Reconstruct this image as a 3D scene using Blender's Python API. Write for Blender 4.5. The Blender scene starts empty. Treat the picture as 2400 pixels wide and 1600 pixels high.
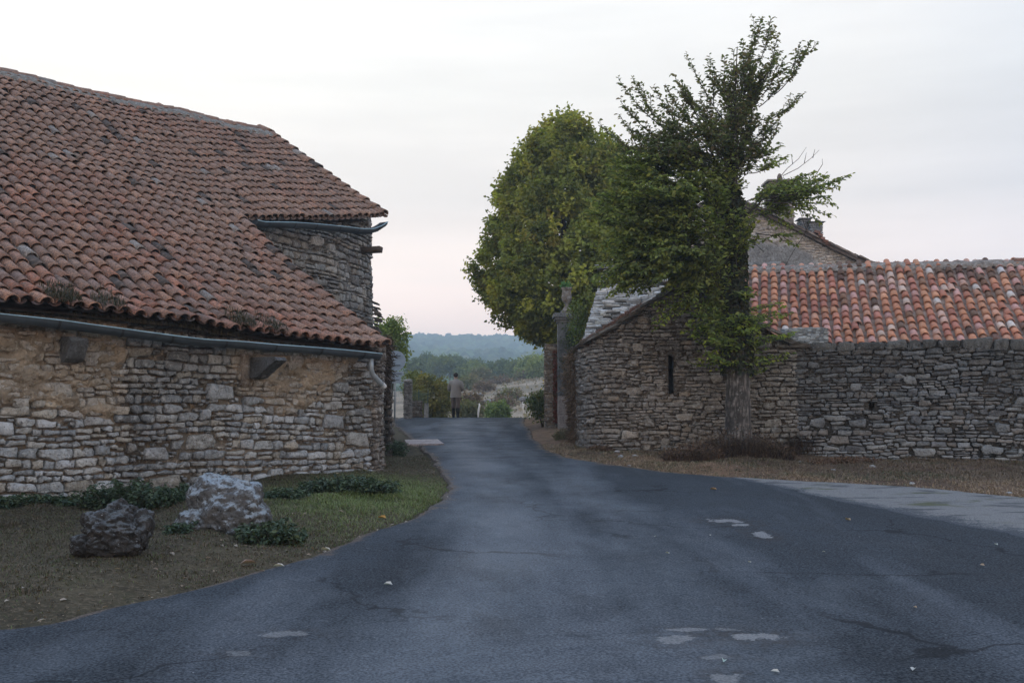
import bpy, bmesh, math
import numpy as np
from mathutils import Vector

SC = bpy.context.scene
COL = SC.collection

# ------------------------------------------------------------------ camera
FPX = 2400.0            # focal length in pixels of the 2400 x 1600 photograph
EYE = 1.6
HORIZON = 970.0
PITCH = math.atan((HORIZON - 800.0) / FPX)
cam_d = bpy.data.cameras.new('camera')
cam_d.sensor_width = 36.0
cam_d.lens = 36.0
cam_d.clip_start = 0.1
cam_d.clip_end = 9000.0
cam = bpy.data.objects.new('camera', cam_d)
COL.objects.link(cam)
cam.location = (0, 0, EYE)
cam.rotation_euler = (math.pi / 2 + PITCH, 0, 0)
SC.camera = cam

# ------------------------------------------------------------------ sky and light
SUN_AZ = math.radians(-58)      # measured from +Y towards +X
SUN_EL = math.radians(5)
world = bpy.data.worlds.new('World')
SC.world = world
world.use_nodes = True
nt = world.node_tree
nt.nodes.clear()


def wn(t, **k):
    n = nt.nodes.new(t)
    for a, b in k.items():
        setattr(n, a, b)
    return n


w_out = wn('ShaderNodeOutputWorld')
w_bg = wn('ShaderNodeBackground')
w_sky = wn('ShaderNodeTexSky', sky_type='NISHITA', sun_disc=False)
w_sky.sun_elevation = SUN_EL
w_sky.sun_rotation = SUN_AZ
w_sky.air_density = 1.0
w_sky.dust_density = 1.5
w_sky.ozone_density = 2.0
w_tc = wn('ShaderNodeTexCoord')
w_sep = wn('ShaderNodeSeparateXYZ')
nt.links.new(w_tc.outputs['Generated'], w_sep.inputs[0])
w_el = wn('ShaderNodeValToRGB')          # veil of thin high cloud, by elevation
cr = w_el.color_ramp
cr.elements[0].position = 0.0
cr.elements[0].color = (2.6, 1.84, 1.46, 1)
cr.elements[1].position = 1.0
cr.elements[1].color = (0.48, 0.64, 0.97, 1)
for p, c in ((0.07, (2.3, 1.66, 1.35, 1)), (0.13, (1.48, 1.19, 1.02, 1)), (0.20, (0.95, 0.85, 0.775, 1)),
             (0.30, (0.84, 0.80, 0.75, 1)), (0.42, (0.86, 0.85, 0.835, 1)), (0.62, (0.66, 0.79, 1.02, 1))):
    e = cr.elements.new(p)
    e.color = c
nt.links.new(w_sep.outputs['Z'], w_el.inputs[0])
# streaks in the veil
w_map = wn('ShaderNodeMapping')
w_map.inputs['Scale'].default_value = (1.2, 1.2, 9.0)
w_map.inputs['Rotation'].default_value = (0.0, 0.10, 0.2)
nt.links.new(w_tc.outputs['Generated'], w_map.inputs[0])
w_no = wn('ShaderNodeTexNoise')
w_no.inputs['Scale'].default_value = 2.2
w_no.inputs['Detail'].default_value = 6
w_no.inputs['Roughness'].default_value = 0.55
nt.links.new(w_map.outputs[0], w_no.inputs['Vector'])
w_nr = wn('ShaderNodeMapRange')
w_nr.inputs['From Min'].default_value = 0.35
w_nr.inputs['From Max'].default_value = 0.68
w_nr.inputs['To Min'].default_value = 0.94
w_nr.inputs['To Max'].default_value = 1.07
nt.links.new(w_no.outputs['Fac'], w_nr.inputs['Value'])
# brighter and warmer towards the hidden sun at the left
w_dot = wn('ShaderNodeVectorMath', operation='DOT_PRODUCT')
w_dot.inputs[1].default_value = (math.sin(math.radians(-55)) * 0.93, math.cos(math.radians(-55)) * 0.93, 0.36)
nt.links.new(w_tc.outputs['Generated'], w_dot.inputs[0])
w_gl = wn('ShaderNodeValToRGB')
cg = w_gl.color_ramp
cg.elements[0].position = 0.0
cg.elements[0].color = (1.12, 1.10, 1.08, 1)
cg.elements[1].position = 1.0
cg.elements[1].color = (1.32, 1.26, 1.17, 1)
e = cg.elements.new(0.35)
e.color = (1.0, 0.99, 0.985, 1)
e = cg.elements.new(0.19)
e.color = (0.87, 0.90, 0.965, 1)
e = cg.elements.new(0.75)
e.color = (1.15, 1.13, 1.09, 1)
nt.links.new(w_dot.outputs['Value'], w_gl.inputs[0])
w_m1 = wn('ShaderNodeVectorMath', operation='MULTIPLY')
nt.links.new(w_el.outputs[0], w_m1.inputs[0])
nt.links.new(w_gl.outputs[0], w_m1.inputs[1])
w_m2 = wn('ShaderNodeVectorMath', operation='SCALE')
nt.links.new(w_m1.outputs[0], w_m2.inputs[0])
nt.links.new(w_nr.outputs[0], w_m2.inputs['Scale'])
w_s = wn('ShaderNodeVectorMath', operation='SCALE')
w_s.inputs['Scale'].default_value = 0.12
nt.links.new(w_sky.outputs[0], w_s.inputs[0])
w_mix = wn('ShaderNodeMix', data_type='RGBA')
w_mix.inputs['Factor'].default_value = 0.88
nt.links.new(w_s.outputs[0], w_mix.inputs[6])
nt.links.new(w_m2.outputs[0], w_mix.inputs[7])
nt.links.new(w_mix.outputs[2], w_bg.inputs['Color'])
w_bg.inputs['Strength'].default_value = 1.18
nt.links.new(w_bg.outputs[0], w_out.inputs['Surface'])

sun_d = bpy.data.lights.new('sun', 'SUN')
sun_d.energy = 0.5
sun_d.angle = math.radians(14)
sun_d.color = (1.0, 0.86, 0.70)
sun = bpy.data.objects.new('sun', sun_d)
COL.objects.link(sun)
_sd = Vector((math.sin(SUN_AZ) * math.cos(SUN_EL), math.cos(SUN_AZ) * math.cos(SUN_EL), math.sin(SUN_EL)))
sun.rotation_euler = _sd.to_track_quat('Z', 'Y').to_euler()

SC.view_settings.view_transform = 'Standard'
SC.view_settings.look = 'None'
SC.view_settings.gamma = 1.0
SC.view_settings.exposure = 0.40
SC.render.engine = 'CYCLES'
SC.cycles.max_bounces = 8
SC.cycles.diffuse_bounces = 4
SC.cycles.glossy_bounces = 2
SC.cycles.transmission_bounces = 5
SC.cycles.transparent_max_bounces = 6
SC.cycles.volume_bounces = 0
SC.cycles.use_denoising = True

# ------------------------------------------------------------------ helpers
CF = np.array([0, math.cos(PITCH), math.sin(PITCH)])
CU = np.array([0, -math.sin(PITCH), math.cos(PITCH)])
CR = np.array([1.0, 0, 0])
EYEP = np.array([0, 0, EYE])


def at(px, py, Y):
    """the world point seen at photograph pixel (px, py), at distance Y"""
    d = CF + CR * ((px - 1200.0) / FPX) + CU * ((800.0 - py) / FPX)
    return EYEP + d * (Y / d[1])


def xat(px, Y, z):
    """x of the point at distance Y and height z seen in photograph column px"""
    return (px - 1200.0) / FPX * (Y * math.cos(PITCH) + (z - EYE) * math.sin(PITCH))


def rs(seed):
    return np.random.RandomState(seed)


def _hash(ix, iy, iz, seed):
    h = (ix * 374761393 + iy * 668265263 + iz * 2147483647 + seed * 1274126177) & 0xFFFFFFFF
    h = ((h ^ (h >> 13)) * 1274126177) & 0xFFFFFFFF
    h = (h ^ (h >> 16)) & 0xFFFFFFFF
    return h / 4294967295.0


def vnoise(x, y, z=0.0, seed=0):
    x, y, z = np.broadcast_arrays(np.asarray(x, float), np.asarray(y, float), np.asarray(z, float))
    ix, iy, iz = np.floor(x).astype(np.int64), np.floor(y).astype(np.int64), np.floor(z).astype(np.int64)
    fx, fy, fz = x - ix, y - iy, z - iz
    fx, fy, fz = fx * fx * (3 - 2 * fx), fy * fy * (3 - 2 * fy), fz * fz * (3 - 2 * fz)
    r = 0
    for a in (0, 1):
        for b in (0, 1):
            for c in (0, 1):
                wgt = (fx if a else 1 - fx) * (fy if b else 1 - fy) * (fz if c else 1 - fz)
                r = r + wgt * _hash(ix + a, iy + b, iz + c, seed)
    return r * 2 - 1


def fbm(x, y, z=0.0, seed=0, oct=4, gain=0.5):
    r, amp, f = 0, 1.0, 1.0
    for i in range(oct):
        r = r + amp * vnoise(np.asarray(x) * f, np.asarray(y) * f, np.asarray(z) * f, seed + i * 17)
        amp *= gain
        f *= 2.03
    return r


def unit(v):
    v = np.asarray(v, float)
    return v / np.maximum(np.linalg.norm(v, axis=-1, keepdims=True), 1e-9)


ORG = {}


def link(o, parent, org):
    COL.objects.link(o)
    o.location = Vector(tuple(org)) - (Vector(ORG[parent.name]) if parent else Vector((0, 0, 0)))
    if parent:
        o.parent = parent
    ORG[o.name] = tuple(org)
    return o


def tag(o, label=None, cat=None, group=None, kind=None):
    if label:
        o['label'] = label
    if cat:
        o['category'] = cat
    if group:
        o['group'] = group
    if kind:
        o['kind'] = kind
    return o


def thing(name, loc, label, cat, group=None):
    o = bpy.data.objects.new(name, None)
    o.empty_display_size = 0.2
    link(o, None, tuple(float(c) for c in loc))
    return tag(o, label, cat, group)


class MB:
    """collects vertices, faces and per-vertex tints; build() links them as ONE mesh object"""

    def __init__(s):
        s.V, s.F, s.T, s.n = [], [], [], 0

    def add(s, V, F, tint=None):
        V = np.asarray(V, float).reshape(-1, 3)
        if not isinstance(F, (list, tuple)) or (len(F) and np.isscalar(F[0][0])):
            F = [np.asarray(F)]
        for f in F:
            f = np.asarray(f, np.int64)
            if f.size:
                s.F.append(f + s.n)
        if tint is None:
            tint = (0.5, 0.5, 0.5)
        t = np.asarray(tint, float)
        if t.ndim == 1:
            t = np.tile(t, (len(V), 1))
        s.V.append(V)
        s.T.append(t)
        s.n += len(V)
        return s

    def box(s, lo, hi, tint=None, jit=0.0, rng=None):
        lo, hi = np.asarray(lo, float), np.asarray(hi, float)
        V = np.array([[x, y, z] for z in (lo[2], hi[2]) for y in (lo[1], hi[1]) for x in (lo[0], hi[0])])
        if jit:
            V = V + (rng.rand(8, 3) - .5) * jit
        return s.add(V, BOXF, tint)

    def obox(s, c, ax, half, tint=None, jit=0.0, rng=None):
        """oriented box: centre, 3 axis rows, half sizes"""
        V = np.array([[i, j, k] for k in (-1, 1) for j in (-1, 1) for i in (-1, 1)], float)
        if jit:
            V = V + (rng.rand(8, 3) - .5) * jit
        V = np.asarray(c) + (V * np.asarray(half)) @ np.asarray(ax)
        return s.add(V, BOXF, tint)

    def tube(s, P, R, seg=8, tint=None, cap=True):
        P = np.asarray(P, float)
        R = np.broadcast_to(np.asarray(R, float), (len(P),))
        T = unit(np.gradient(P, axis=0))
        ref = np.array([0.31, 0.17, 0.93]) if abs(T[0] @ np.array([0.31, 0.17, 0.93])) < 0.9 else np.array([1.0, 0, 0])
        A = unit(np.cross(T, ref))
        B = np.cross(T, A)
        th = np.arange(seg) * 2 * np.pi / seg
        V = P[:, None] + R[:, None, None] * (A[:, None] * np.cos(th)[None, :, None] + B[:, None] * np.sin(th)[None, :, None])
        V = V.reshape(-1, 3)
        i, j = np.meshgrid(np.arange(len(P) - 1), np.arange(seg), indexing='ij')
        j2 = (j + 1) % seg
        F = np.stack([i * seg + j, i * seg + j2, (i + 1) * seg + j2, (i + 1) * seg + j], -1).reshape(-1, 4)
        Fs = [F]
        if cap:
            V = np.vstack([V, P[:1], P[-1:]])
            a, b = len(P) * seg, len(P) * seg + 1
            k = np.arange(seg)
            Fs.append(np.stack([np.full(seg, a), (k + 1) % seg, k], -1))
            o = (len(P) - 1) * seg
            Fs.append(np.stack([np.full(seg, b), o + k, o + (k + 1) % seg], -1))
        return s.add(V, Fs, tint)

    def lathe(s, c, prof, seg=20, tint=None):
        """prof: (radius, z) from bottom to top"""
        prof = np.asarray(prof, float)
        th = np.arange(seg) * 2 * np.pi / seg
        V = np.stack([prof[:, None, 0] * np.cos(th), prof[:, None, 0] * np.sin(th), np.repeat(prof[:, 1:2], seg, 1)], -1) + np.asarray(c)
        i, j = np.meshgrid(np.arange(len(prof) - 1), np.arange(seg), indexing='ij')
        j2 = (j + 1) % seg
        F = np.stack([i * seg + j, i * seg + j2, (i + 1) * seg + j2, (i + 1) * seg + j], -1).reshape(-1, 4)
        return s.add(V.reshape(-1, 3), F, tint)

    def grid(s, P, tint=None):
        """P: (m, n, 3) points"""
        m, n = P.shape[:2]
        i, j = np.meshgrid(np.arange(m - 1), np.arange(n - 1), indexing='ij')
        F = np.stack([i * n + j, i * n + j + 1, (i + 1) * n + j + 1, (i + 1) * n + j], -1).reshape(-1, 4)
        if tint is not None and np.ndim(tint) == 3:
            tint = np.asarray(tint).reshape(-1, 3)
        return s.add(P.reshape(-1, 3), F, tint)

    def build(s, name, mat, parent=None, org=None, smooth=True):
        V = np.vstack(s.V)
        T = np.vstack(s.T)
        if org is None:
            org = ORG[parent.name] if parent else (0, 0, 0)
        org = tuple(float(c) for c in org)
        me = bpy.data.meshes.new(name)
        me.vertices.add(len(V))
        me.vertices.foreach_set('co', (V - np.array(org)).astype(np.float32).ravel())
        tot = np.concatenate([np.full(len(f), f.shape[1]) for f in s.F])
        idx = np.concatenate([f.ravel() for f in s.F])
        me.loops.add(len(idx))
        me.loops.foreach_set('vertex_index', idx.astype(np.int32))
        me.polygons.add(len(tot))
        me.polygons.foreach_set('loop_start', np.concatenate([[0], np.cumsum(tot)[:-1]]).astype(np.int32))
        try:
            me.polygons.foreach_set('loop_total', tot.astype(np.int32))
        except Exception:
            pass
        me.polygons.foreach_set('use_smooth', np.full(len(tot), smooth))
        ca = me.color_attributes.new('tint', 'FLOAT_COLOR', 'POINT')
        ca.data.foreach_set('color', np.hstack([T, np.ones((len(T), 1))]).astype(np.float32).ravel())
        me.update(calc_edges=True)
        me.validate()
        me.materials.append(mat)
        return link(bpy.data.objects.new(name, me), parent, org)


BOXF = np.array([[0, 2, 3, 1], [4, 5, 7, 6], [0, 1, 5, 4], [2, 6, 7, 3], [0, 4, 6, 2], [1, 3, 7, 5]])


# ------------------------------------------------------------------ materials
def new_mat(name):
    m = bpy.data.materials.new(name)
    m.use_nodes = True
    t = m.node_tree
    t.nodes.clear()
    return m, t


def nd(t, typ, ins=None, **k):
    n = t.nodes.new(typ)
    for a, b in k.items():
        setattr(n, a, b)
    for a, b in (ins or {}).items():
        if hasattr(b, 'is_output'):
            t.links.new(b, n.inputs[a])
        else:
            n.inputs[a].default_value = b
    return n


def noise(t, scale, detail=4, rough=0.55, vec=None, dist=0.0):
    n = nd(t, 'ShaderNodeTexNoise', {'Scale': scale, 'Detail': detail, 'Roughness': rough, 'Distortion': dist})
    if vec is not None:
        t.links.new(vec, n.inputs['Vector'])
    return n.outputs['Fac']


def ramp(t, fac, lo, hi, a=0.0, b=1.0):
    return nd(t, 'ShaderNodeMapRange', {'Value': fac, 'From Min': lo, 'From Max': hi, 'To Min': a, 'To Max': b}, clamp=True).outputs[0]


def mixc(t, fac, a, b, mode='MIX'):
    n = t.nodes.new('ShaderNodeMix')
    n.data_type = 'RGBA'
    n.blend_type = mode
    for i, v in ((0, fac), (6, a), (7, b)):
        if hasattr(v, 'is_output'):
            t.links.new(v, n.inputs[i])
        elif i == 0:
            n.inputs[0].default_value = v
        else:
            n.inputs[i].default_value = tuple(v) + ((1,) if len(v) == 3 else ())
    return n.outputs[2]


def math_n(t, op, a, b=0.0):
    n = t.nodes.new('ShaderNodeMath')
    n.operation = op
    for i, v in ((0, a), (1, b)):
        if hasattr(v, 'is_output'):
            t.links.new(v, n.inputs[i])
        else:
            n.inputs[i].default_value = v
    return n.outputs[0]


def coords(t, scale=(1, 1, 1)):
    g = nd(t, 'ShaderNodeNewGeometry')
    if scale == (1, 1, 1):
        return g.outputs['Position']
    m = nd(t, 'ShaderNodeMapping', {'Vector': g.outputs['Position'], 'Scale': scale})
    return m.outputs[0]


def tint_mat(name, rough=0.9, vary=(3.0, 0.75, 1.25), specks=(), bump=((40, 0.3, 0.02),), spec=0.25, base=None, metal=0.0):
    """material whose colour comes from the mesh's 'tint', with mottling, specks of lichen and grain"""
    m, t = new_mat(name)
    pos = coords(t)
    if base is None:
        c = nd(t, 'ShaderNodeAttribute', attribute_name='tint').outputs['Color']
    else:
        c = nd(t, 'ShaderNodeRGB')
        c.outputs[0].default_value = tuple(base) + (1,)
        c = c.outputs[0]
    v = ramp(t, noise(t, vary[0], 6, 0.65, pos), 0.3, 0.7, vary[1], vary[2])
    vm = nd(t, 'ShaderNodeVectorMath', {0: c}, operation='SCALE')
    t.links.new(v, vm.inputs['Scale'])
    c = vm.outputs[0]
    for (sc, lo, hi, col, amt) in specks:
        f = ramp(t, noise(t, sc, 5, 0.6, pos), lo, hi, 0.0, amt)
        c = mixc(t, f, c, col)
    b = nd(t, 'ShaderNodeBsdfPrincipled', {'Base Color': c, 'Roughness': rough, 'Specular IOR Level': spec, 'Metallic': metal})
    nrm = None
    for (sc, st, ds) in bump:
        bn = nd(t, 'ShaderNodeBump', {'Height': noise(t, sc, 5, 0.6, pos), 'Strength': st, 'Distance': ds})
        if nrm is not None:
            t.links.new(nrm, bn.inputs['Normal'])
        nrm = bn.outputs[0]
    if nrm is not None:
        t.links.new(nrm, b.inputs['Normal'])
    o = nd(t, 'ShaderNodeOutputMaterial', {'Surface': b.outputs[0]})
    return m


def leaf_mat(name, transl=0.35):
    m, t = new_mat(name)
    c = nd(t, 'ShaderNodeAttribute', attribute_name='tint').outputs['Color']
    d = nd(t, 'ShaderNodeBsdfPrincipled', {'Base Color': c, 'Roughness': 0.6, 'Specular IOR Level': 0.3})
    c2 = mixc(t, 1.0, c, (1.25, 1.35, 0.7), 'MULTIPLY')
    tr = nd(t, 'ShaderNodeBsdfTranslucent', {'Color': c2})
    mx = nd(t, 'ShaderNodeMixShader', {0: transl, 1: d.outputs[0], 2: tr.outputs[0]})
    nd(t, 'ShaderNodeOutputMaterial', {'Surface': mx.outputs[0]})
    return m


M_stone = tint_mat('rubble_stone', 0.92, (7.0, 0.72, 1.25),
                   ((11, 0.52, 0.66, (0.40, 0.42, 0.42), 0.55), (9, 0.54, 0.68, (0.06, 0.052, 0.045), 0.65), (34, 0.54, 0.66, (0.045, 0.040, 0.036), 0.65), (55, 0.58, 0.68, (0.50, 0.52, 0.52), 0.45)),
                   ((13, 1.0, 0.045), (45, 0.9, 0.014)))
M_darkstone = tint_mat('weathered_dark_stone', 0.92, (5.0, 0.7, 1.3),
                       ((13, 0.56, 0.68, (0.24, 0.25, 0.25), 0.5), (9, 0.54, 0.68, (0.035, 0.032, 0.03), 0.6), (34, 0.54, 0.66, (0.025, 0.023, 0.021), 0.6), (55, 0.60, 0.68, (0.32, 0.34, 0.34), 0.4)),
                       ((13, 1.0, 0.045), (45, 0.9, 0.014)))
M_clay = tint_mat('clay_render', 0.95, (4.0, 0.7, 1.25), ((9, 0.55, 0.68, (0.17, 0.125, 0.08), 0.7), (24, 0.60, 0.70, (0.05, 0.04, 0.03), 0.6), (16, 0.58, 0.66, (0.42, 0.36, 0.28), 0.5)), ((8, 1.0, 0.09), (26, 1.0, 0.03), (70, 0.6, 0.008)))
M_tile = tint_mat('old_roof_tile', 0.88, (9.0, 0.75, 1.25),
                  ((12, 0.48, 0.62, (0.215, 0.165, 0.14), 0.6), (48, 0.51, 0.60, (0.036, 0.028, 0.025), 0.75), (20, 0.53, 0.64, (0.065, 0.052, 0.046), 0.65),
                   (9, 0.735, 0.76, (0.40, 0.46, 0.48), 0.8), (85, 0.60, 0.70, (0.36, 0.31, 0.28), 0.5)),
                  ((60, 0.35, 0.008),))
M_tile2 = tint_mat('orange_roof_tile', 0.85, (11.0, 0.78, 1.2),
                   ((30, 0.62, 0.70, (0.055, 0.042, 0.035), 0.45), (14, 0.66, 0.74, (0.5, 0.42, 0.38), 0.4)), ((60, 0.3, 0.006),))
M_slate = tint_mat('stone_slate', 0.9, (6.0, 0.65, 1.3), ((20, 0.6, 0.7, (0.05, 0.05, 0.045), 0.6),), ((30, 0.5, 0.01),))
M_zinc = tint_mat('zinc_gutter', 0.45, (5.0, 0.75, 1.2), ((20, 0.6, 0.75, (0.05, 0.05, 0.05), 0.5),), ((25, 0.1, 0.004),), 0.5, metal=0.25)
M_wood = tint_mat('old_wood', 0.85, (8.0, 0.6, 1.3), (), ((30, 0.5, 0.01),))
M_bark = tint_mat('elm_bark', 0.95, (12.0, 0.6, 1.4), ((14, 0.6, 0.68, (0.30, 0.31, 0.30), 0.4),), ((18, 0.8, 0.03),))
M_leaf = leaf_mat('leaf')
M_weed = leaf_mat('weed_leaf', 0.2)
M_dry = leaf_mat('dry_stalk', 0.15)
M_plain = tint_mat('painted', 0.55, (6.0, 0.9, 1.08), (), ())
M_cloth = tint_mat('cloth', 0.95, (30.0, 0.88, 1.1), (), ((60, 0.3, 0.005),))


def karst_mat(name, lich, amount):
    m, t = new_mat(name)
    pos = coords(t)
    c = nd(t, 'ShaderNodeAttribute', attribute_name='tint').outputs['Color']
    c = mixc(t, ramp(t, noise(t, 5, 6, 0.7, pos), 0.36, 0.60), mixc(t, 0.55, c, (0.014, 0.014, 0.014)), c)
    c = mixc(t, ramp(t, noise(t, 9, 6, 0.7, pos), 0.52, 0.64, 0, .35), c, (0.105, 0.09, 0.075))
    up = nd(t, 'ShaderNodeSeparateXYZ', {0: nd(t, 'ShaderNodeNewGeometry').outputs['Normal']}).outputs['Z']
    w = math_n(t, 'ADD', noise(t, 7, 6, 0.72, pos), math_n(t, 'MULTIPLY', up, 0.16))
    c = mixc(t, ramp(t, w, 0.555, 0.66, 0, amount), c, lich)
    c = mixc(t, ramp(t, noise(t, 22, 5, 0.7, pos), 0.57, 0.63, 0, .75), c, (0.016, 0.014, 0.013))
    c = mixc(t, ramp(t, noise(t, 34, 4, 0.7, pos), 0.63, 0.68, 0, .7), c, (0.42, 0.48, 0.52))
    b = nd(t, 'ShaderNodeBsdfPrincipled', {'Base Color': c, 'Roughness': 0.95, 'Specular IOR Level': 0.15})
    h1 = nd(t, 'ShaderNodeBump', {'Height': noise(t, 9, 6, 0.7, pos), 'Strength': 1.0, 'Distance': 0.07})
    h2 = nd(t, 'ShaderNodeBump', {'Height': noise(t, 40, 5, 0.7, pos), 'Strength': 0.9, 'Distance': 0.015, 'Normal': h1.outputs[0]})
    t.links.new(h2.outputs[0], b.inputs['Normal'])
    nd(t, 'ShaderNodeOutputMaterial', {'Surface': b.outputs[0]})
    return m


M_karst = karst_mat('lichened_boulder', (0.34, 0.41, 0.47), 0.85)
M_karst2 = karst_mat('dark_boulder', (0.24, 0.28, 0.31), 0.4)


# ------------------------------------------------------------------ generic geometry
def path_map(pts, smooth=0):
    """plan polyline -> function (a, z, off) -> world, with the outward side on the right of travel"""
    P = np.asarray(pts, float)
    for _ in range(smooth):
        Q = np.empty((2 * len(P), 2))
        Q[0::2] = P
        Q[1:-1:2] = (P[:-1] + P[1:]) / 2
        Q[-1] = P[-1]
        Q = Q[:-1]
        Q[2:-2:2] = (Q[1:-3:2] + 2 * Q[2:-2:2] + Q[3:-1:2]) / 4
        P = Q
    L = np.concatenate([[0], np.cumsum(np.linalg.norm(np.diff(P, axis=0), axis=1))])
    D = unit(np.gradient(P, axis=0))
    N = np.stack([D[:, 1], -D[:, 0]], -1)

    def f(a, z, off=0.0):
        a, z, off = np.broadcast_arrays(np.asarray(a, float), np.asarray(z, float), np.asarray(off, float))
        x, y = np.interp(a, L, P[:, 0]), np.interp(a, L, P[:, 1])
        nx, ny = np.interp(a, L, N[:, 0]), np.interp(a, L, N[:, 1])
        # beyond the ends
        ex = np.where(a < 0, a, np.where(a > L[-1], a - L[-1], 0.0))
        dx, dy = np.where(a < 0, D[0, 0], D[-1, 0]), np.where(a < 0, D[0, 1], D[-1, 1])
        return np.stack([x + nx * off + dx * ex, y + ny * off + dy * ex, z], -1)
    f.L = L[-1]
    f.P = P
    f.Ls = L
    return f


SU = np.array([-1, -.965, -.86, -.45, .05, .5, .86, .965, 1.0])
SV = np.array([-1, -.93, -.74, 0.05, .74, .93, 1.0])


def stone_geo(mb, fmap, st, rng, tilt=0.0, rough=1.0):
    """st: array rows (a, z, w, h, depth, r, g, b): one rounded irregular stone each"""
    st = np.asarray(st, float)
    if not len(st):
        return
    n = len(st)
    U, Vv = np.meshgrid(SU, SV, indexing='ij')
    U, Vv = U.ravel(), Vv.ravel()
    k = len(U)
    edge = np.maximum(np.abs(U), np.abs(Vv))
    outer = edge > 0.99
    mid = (~outer) & ((np.abs(U) > 0.9) | (np.abs(Vv) > 0.9))
    rnd = np.where((np.abs(U) > .8) & (np.abs(Vv) > .7), 0.93, 1.0)
    a, z, w, h, d = (st[:, i:i + 1] for i in range(5))
    sk = (rng.rand(n, 1) - .5) * 0.35
    tp = 1 + (rng.rand(n, 1) - .5) * 0.3
    rot = (rng.rand(n, 1) - .5) * 0.10
    uu = U[None] * rnd * (1 + (tp - 1) * Vv[None]) + sk * Vv[None] * np.minimum(h / w, 1.0)
    vv = Vv[None] * rnd * (1 + (rng.rand(n, 1) - .5) * 0.3 * U[None])
    ju = (rng.rand(n, k) - .5)
    jv = (rng.rand(n, k) - .5)
    m = np.minimum(np.minimum(w, h), .085)
    ring = np.where(edge > .7, 1.0, .25)
    # jitter shared by the rim rings so that edges stay crisp but wander
    su, sv_ = np.sign(np.round(U * 2)), np.sign(np.round(Vv * 1.4))
    key = ((su + 1) * 3 + (sv_ + 1)).astype(int)
    j1, j2 = (rng.rand(n, 9) - .5)[:, key], (rng.rand(n, 9) - .5)[:, key]
    ou = uu * w / 2 + (ju * .15 + j1 * .34) * m * rough * ring
    ov = vv * h / 2 + (jv * .17 + j2 * .36) * m * rough * ring
    aa = a + ou - rot * ov
    zz = z + ov + rot * ou
    dep = np.where(outer[None], -0.07, np.where(mid[None], d * 0.70, d * (1 + 0.02)))
    dep = dep + np.where(outer[None], 0, (rng.rand(n, k) - .5) * d * 0.55 * rough)
    dep = dep + np.where(outer[None], 0, (rng.rand(n, 1) - .5) * 0.3 * d * U[None] + ((rng.rand(n, 1) - .5) * 0.3 - tilt) * d * Vv[None])
    P = fmap(aa, zz, dep)
    m_, n_ = len(SU), len(SV)
    i, j = np.meshgrid(np.arange(m_ - 1), np.arange(n_ - 1), indexing='ij')
    F = np.stack([i * n_ + j, (i + 1) * n_ + j, (i + 1) * n_ + j + 1, i * n_ + j + 1], -1).reshape(-1, 4)
    Fall = (F[None] + (np.arange(n) * k)[:, None, None]).reshape(-1, 4)
    T = np.repeat(st[:, 5:8], k, axis=0)
    mb.add(P.reshape(-1, 3), Fall, T)


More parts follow.
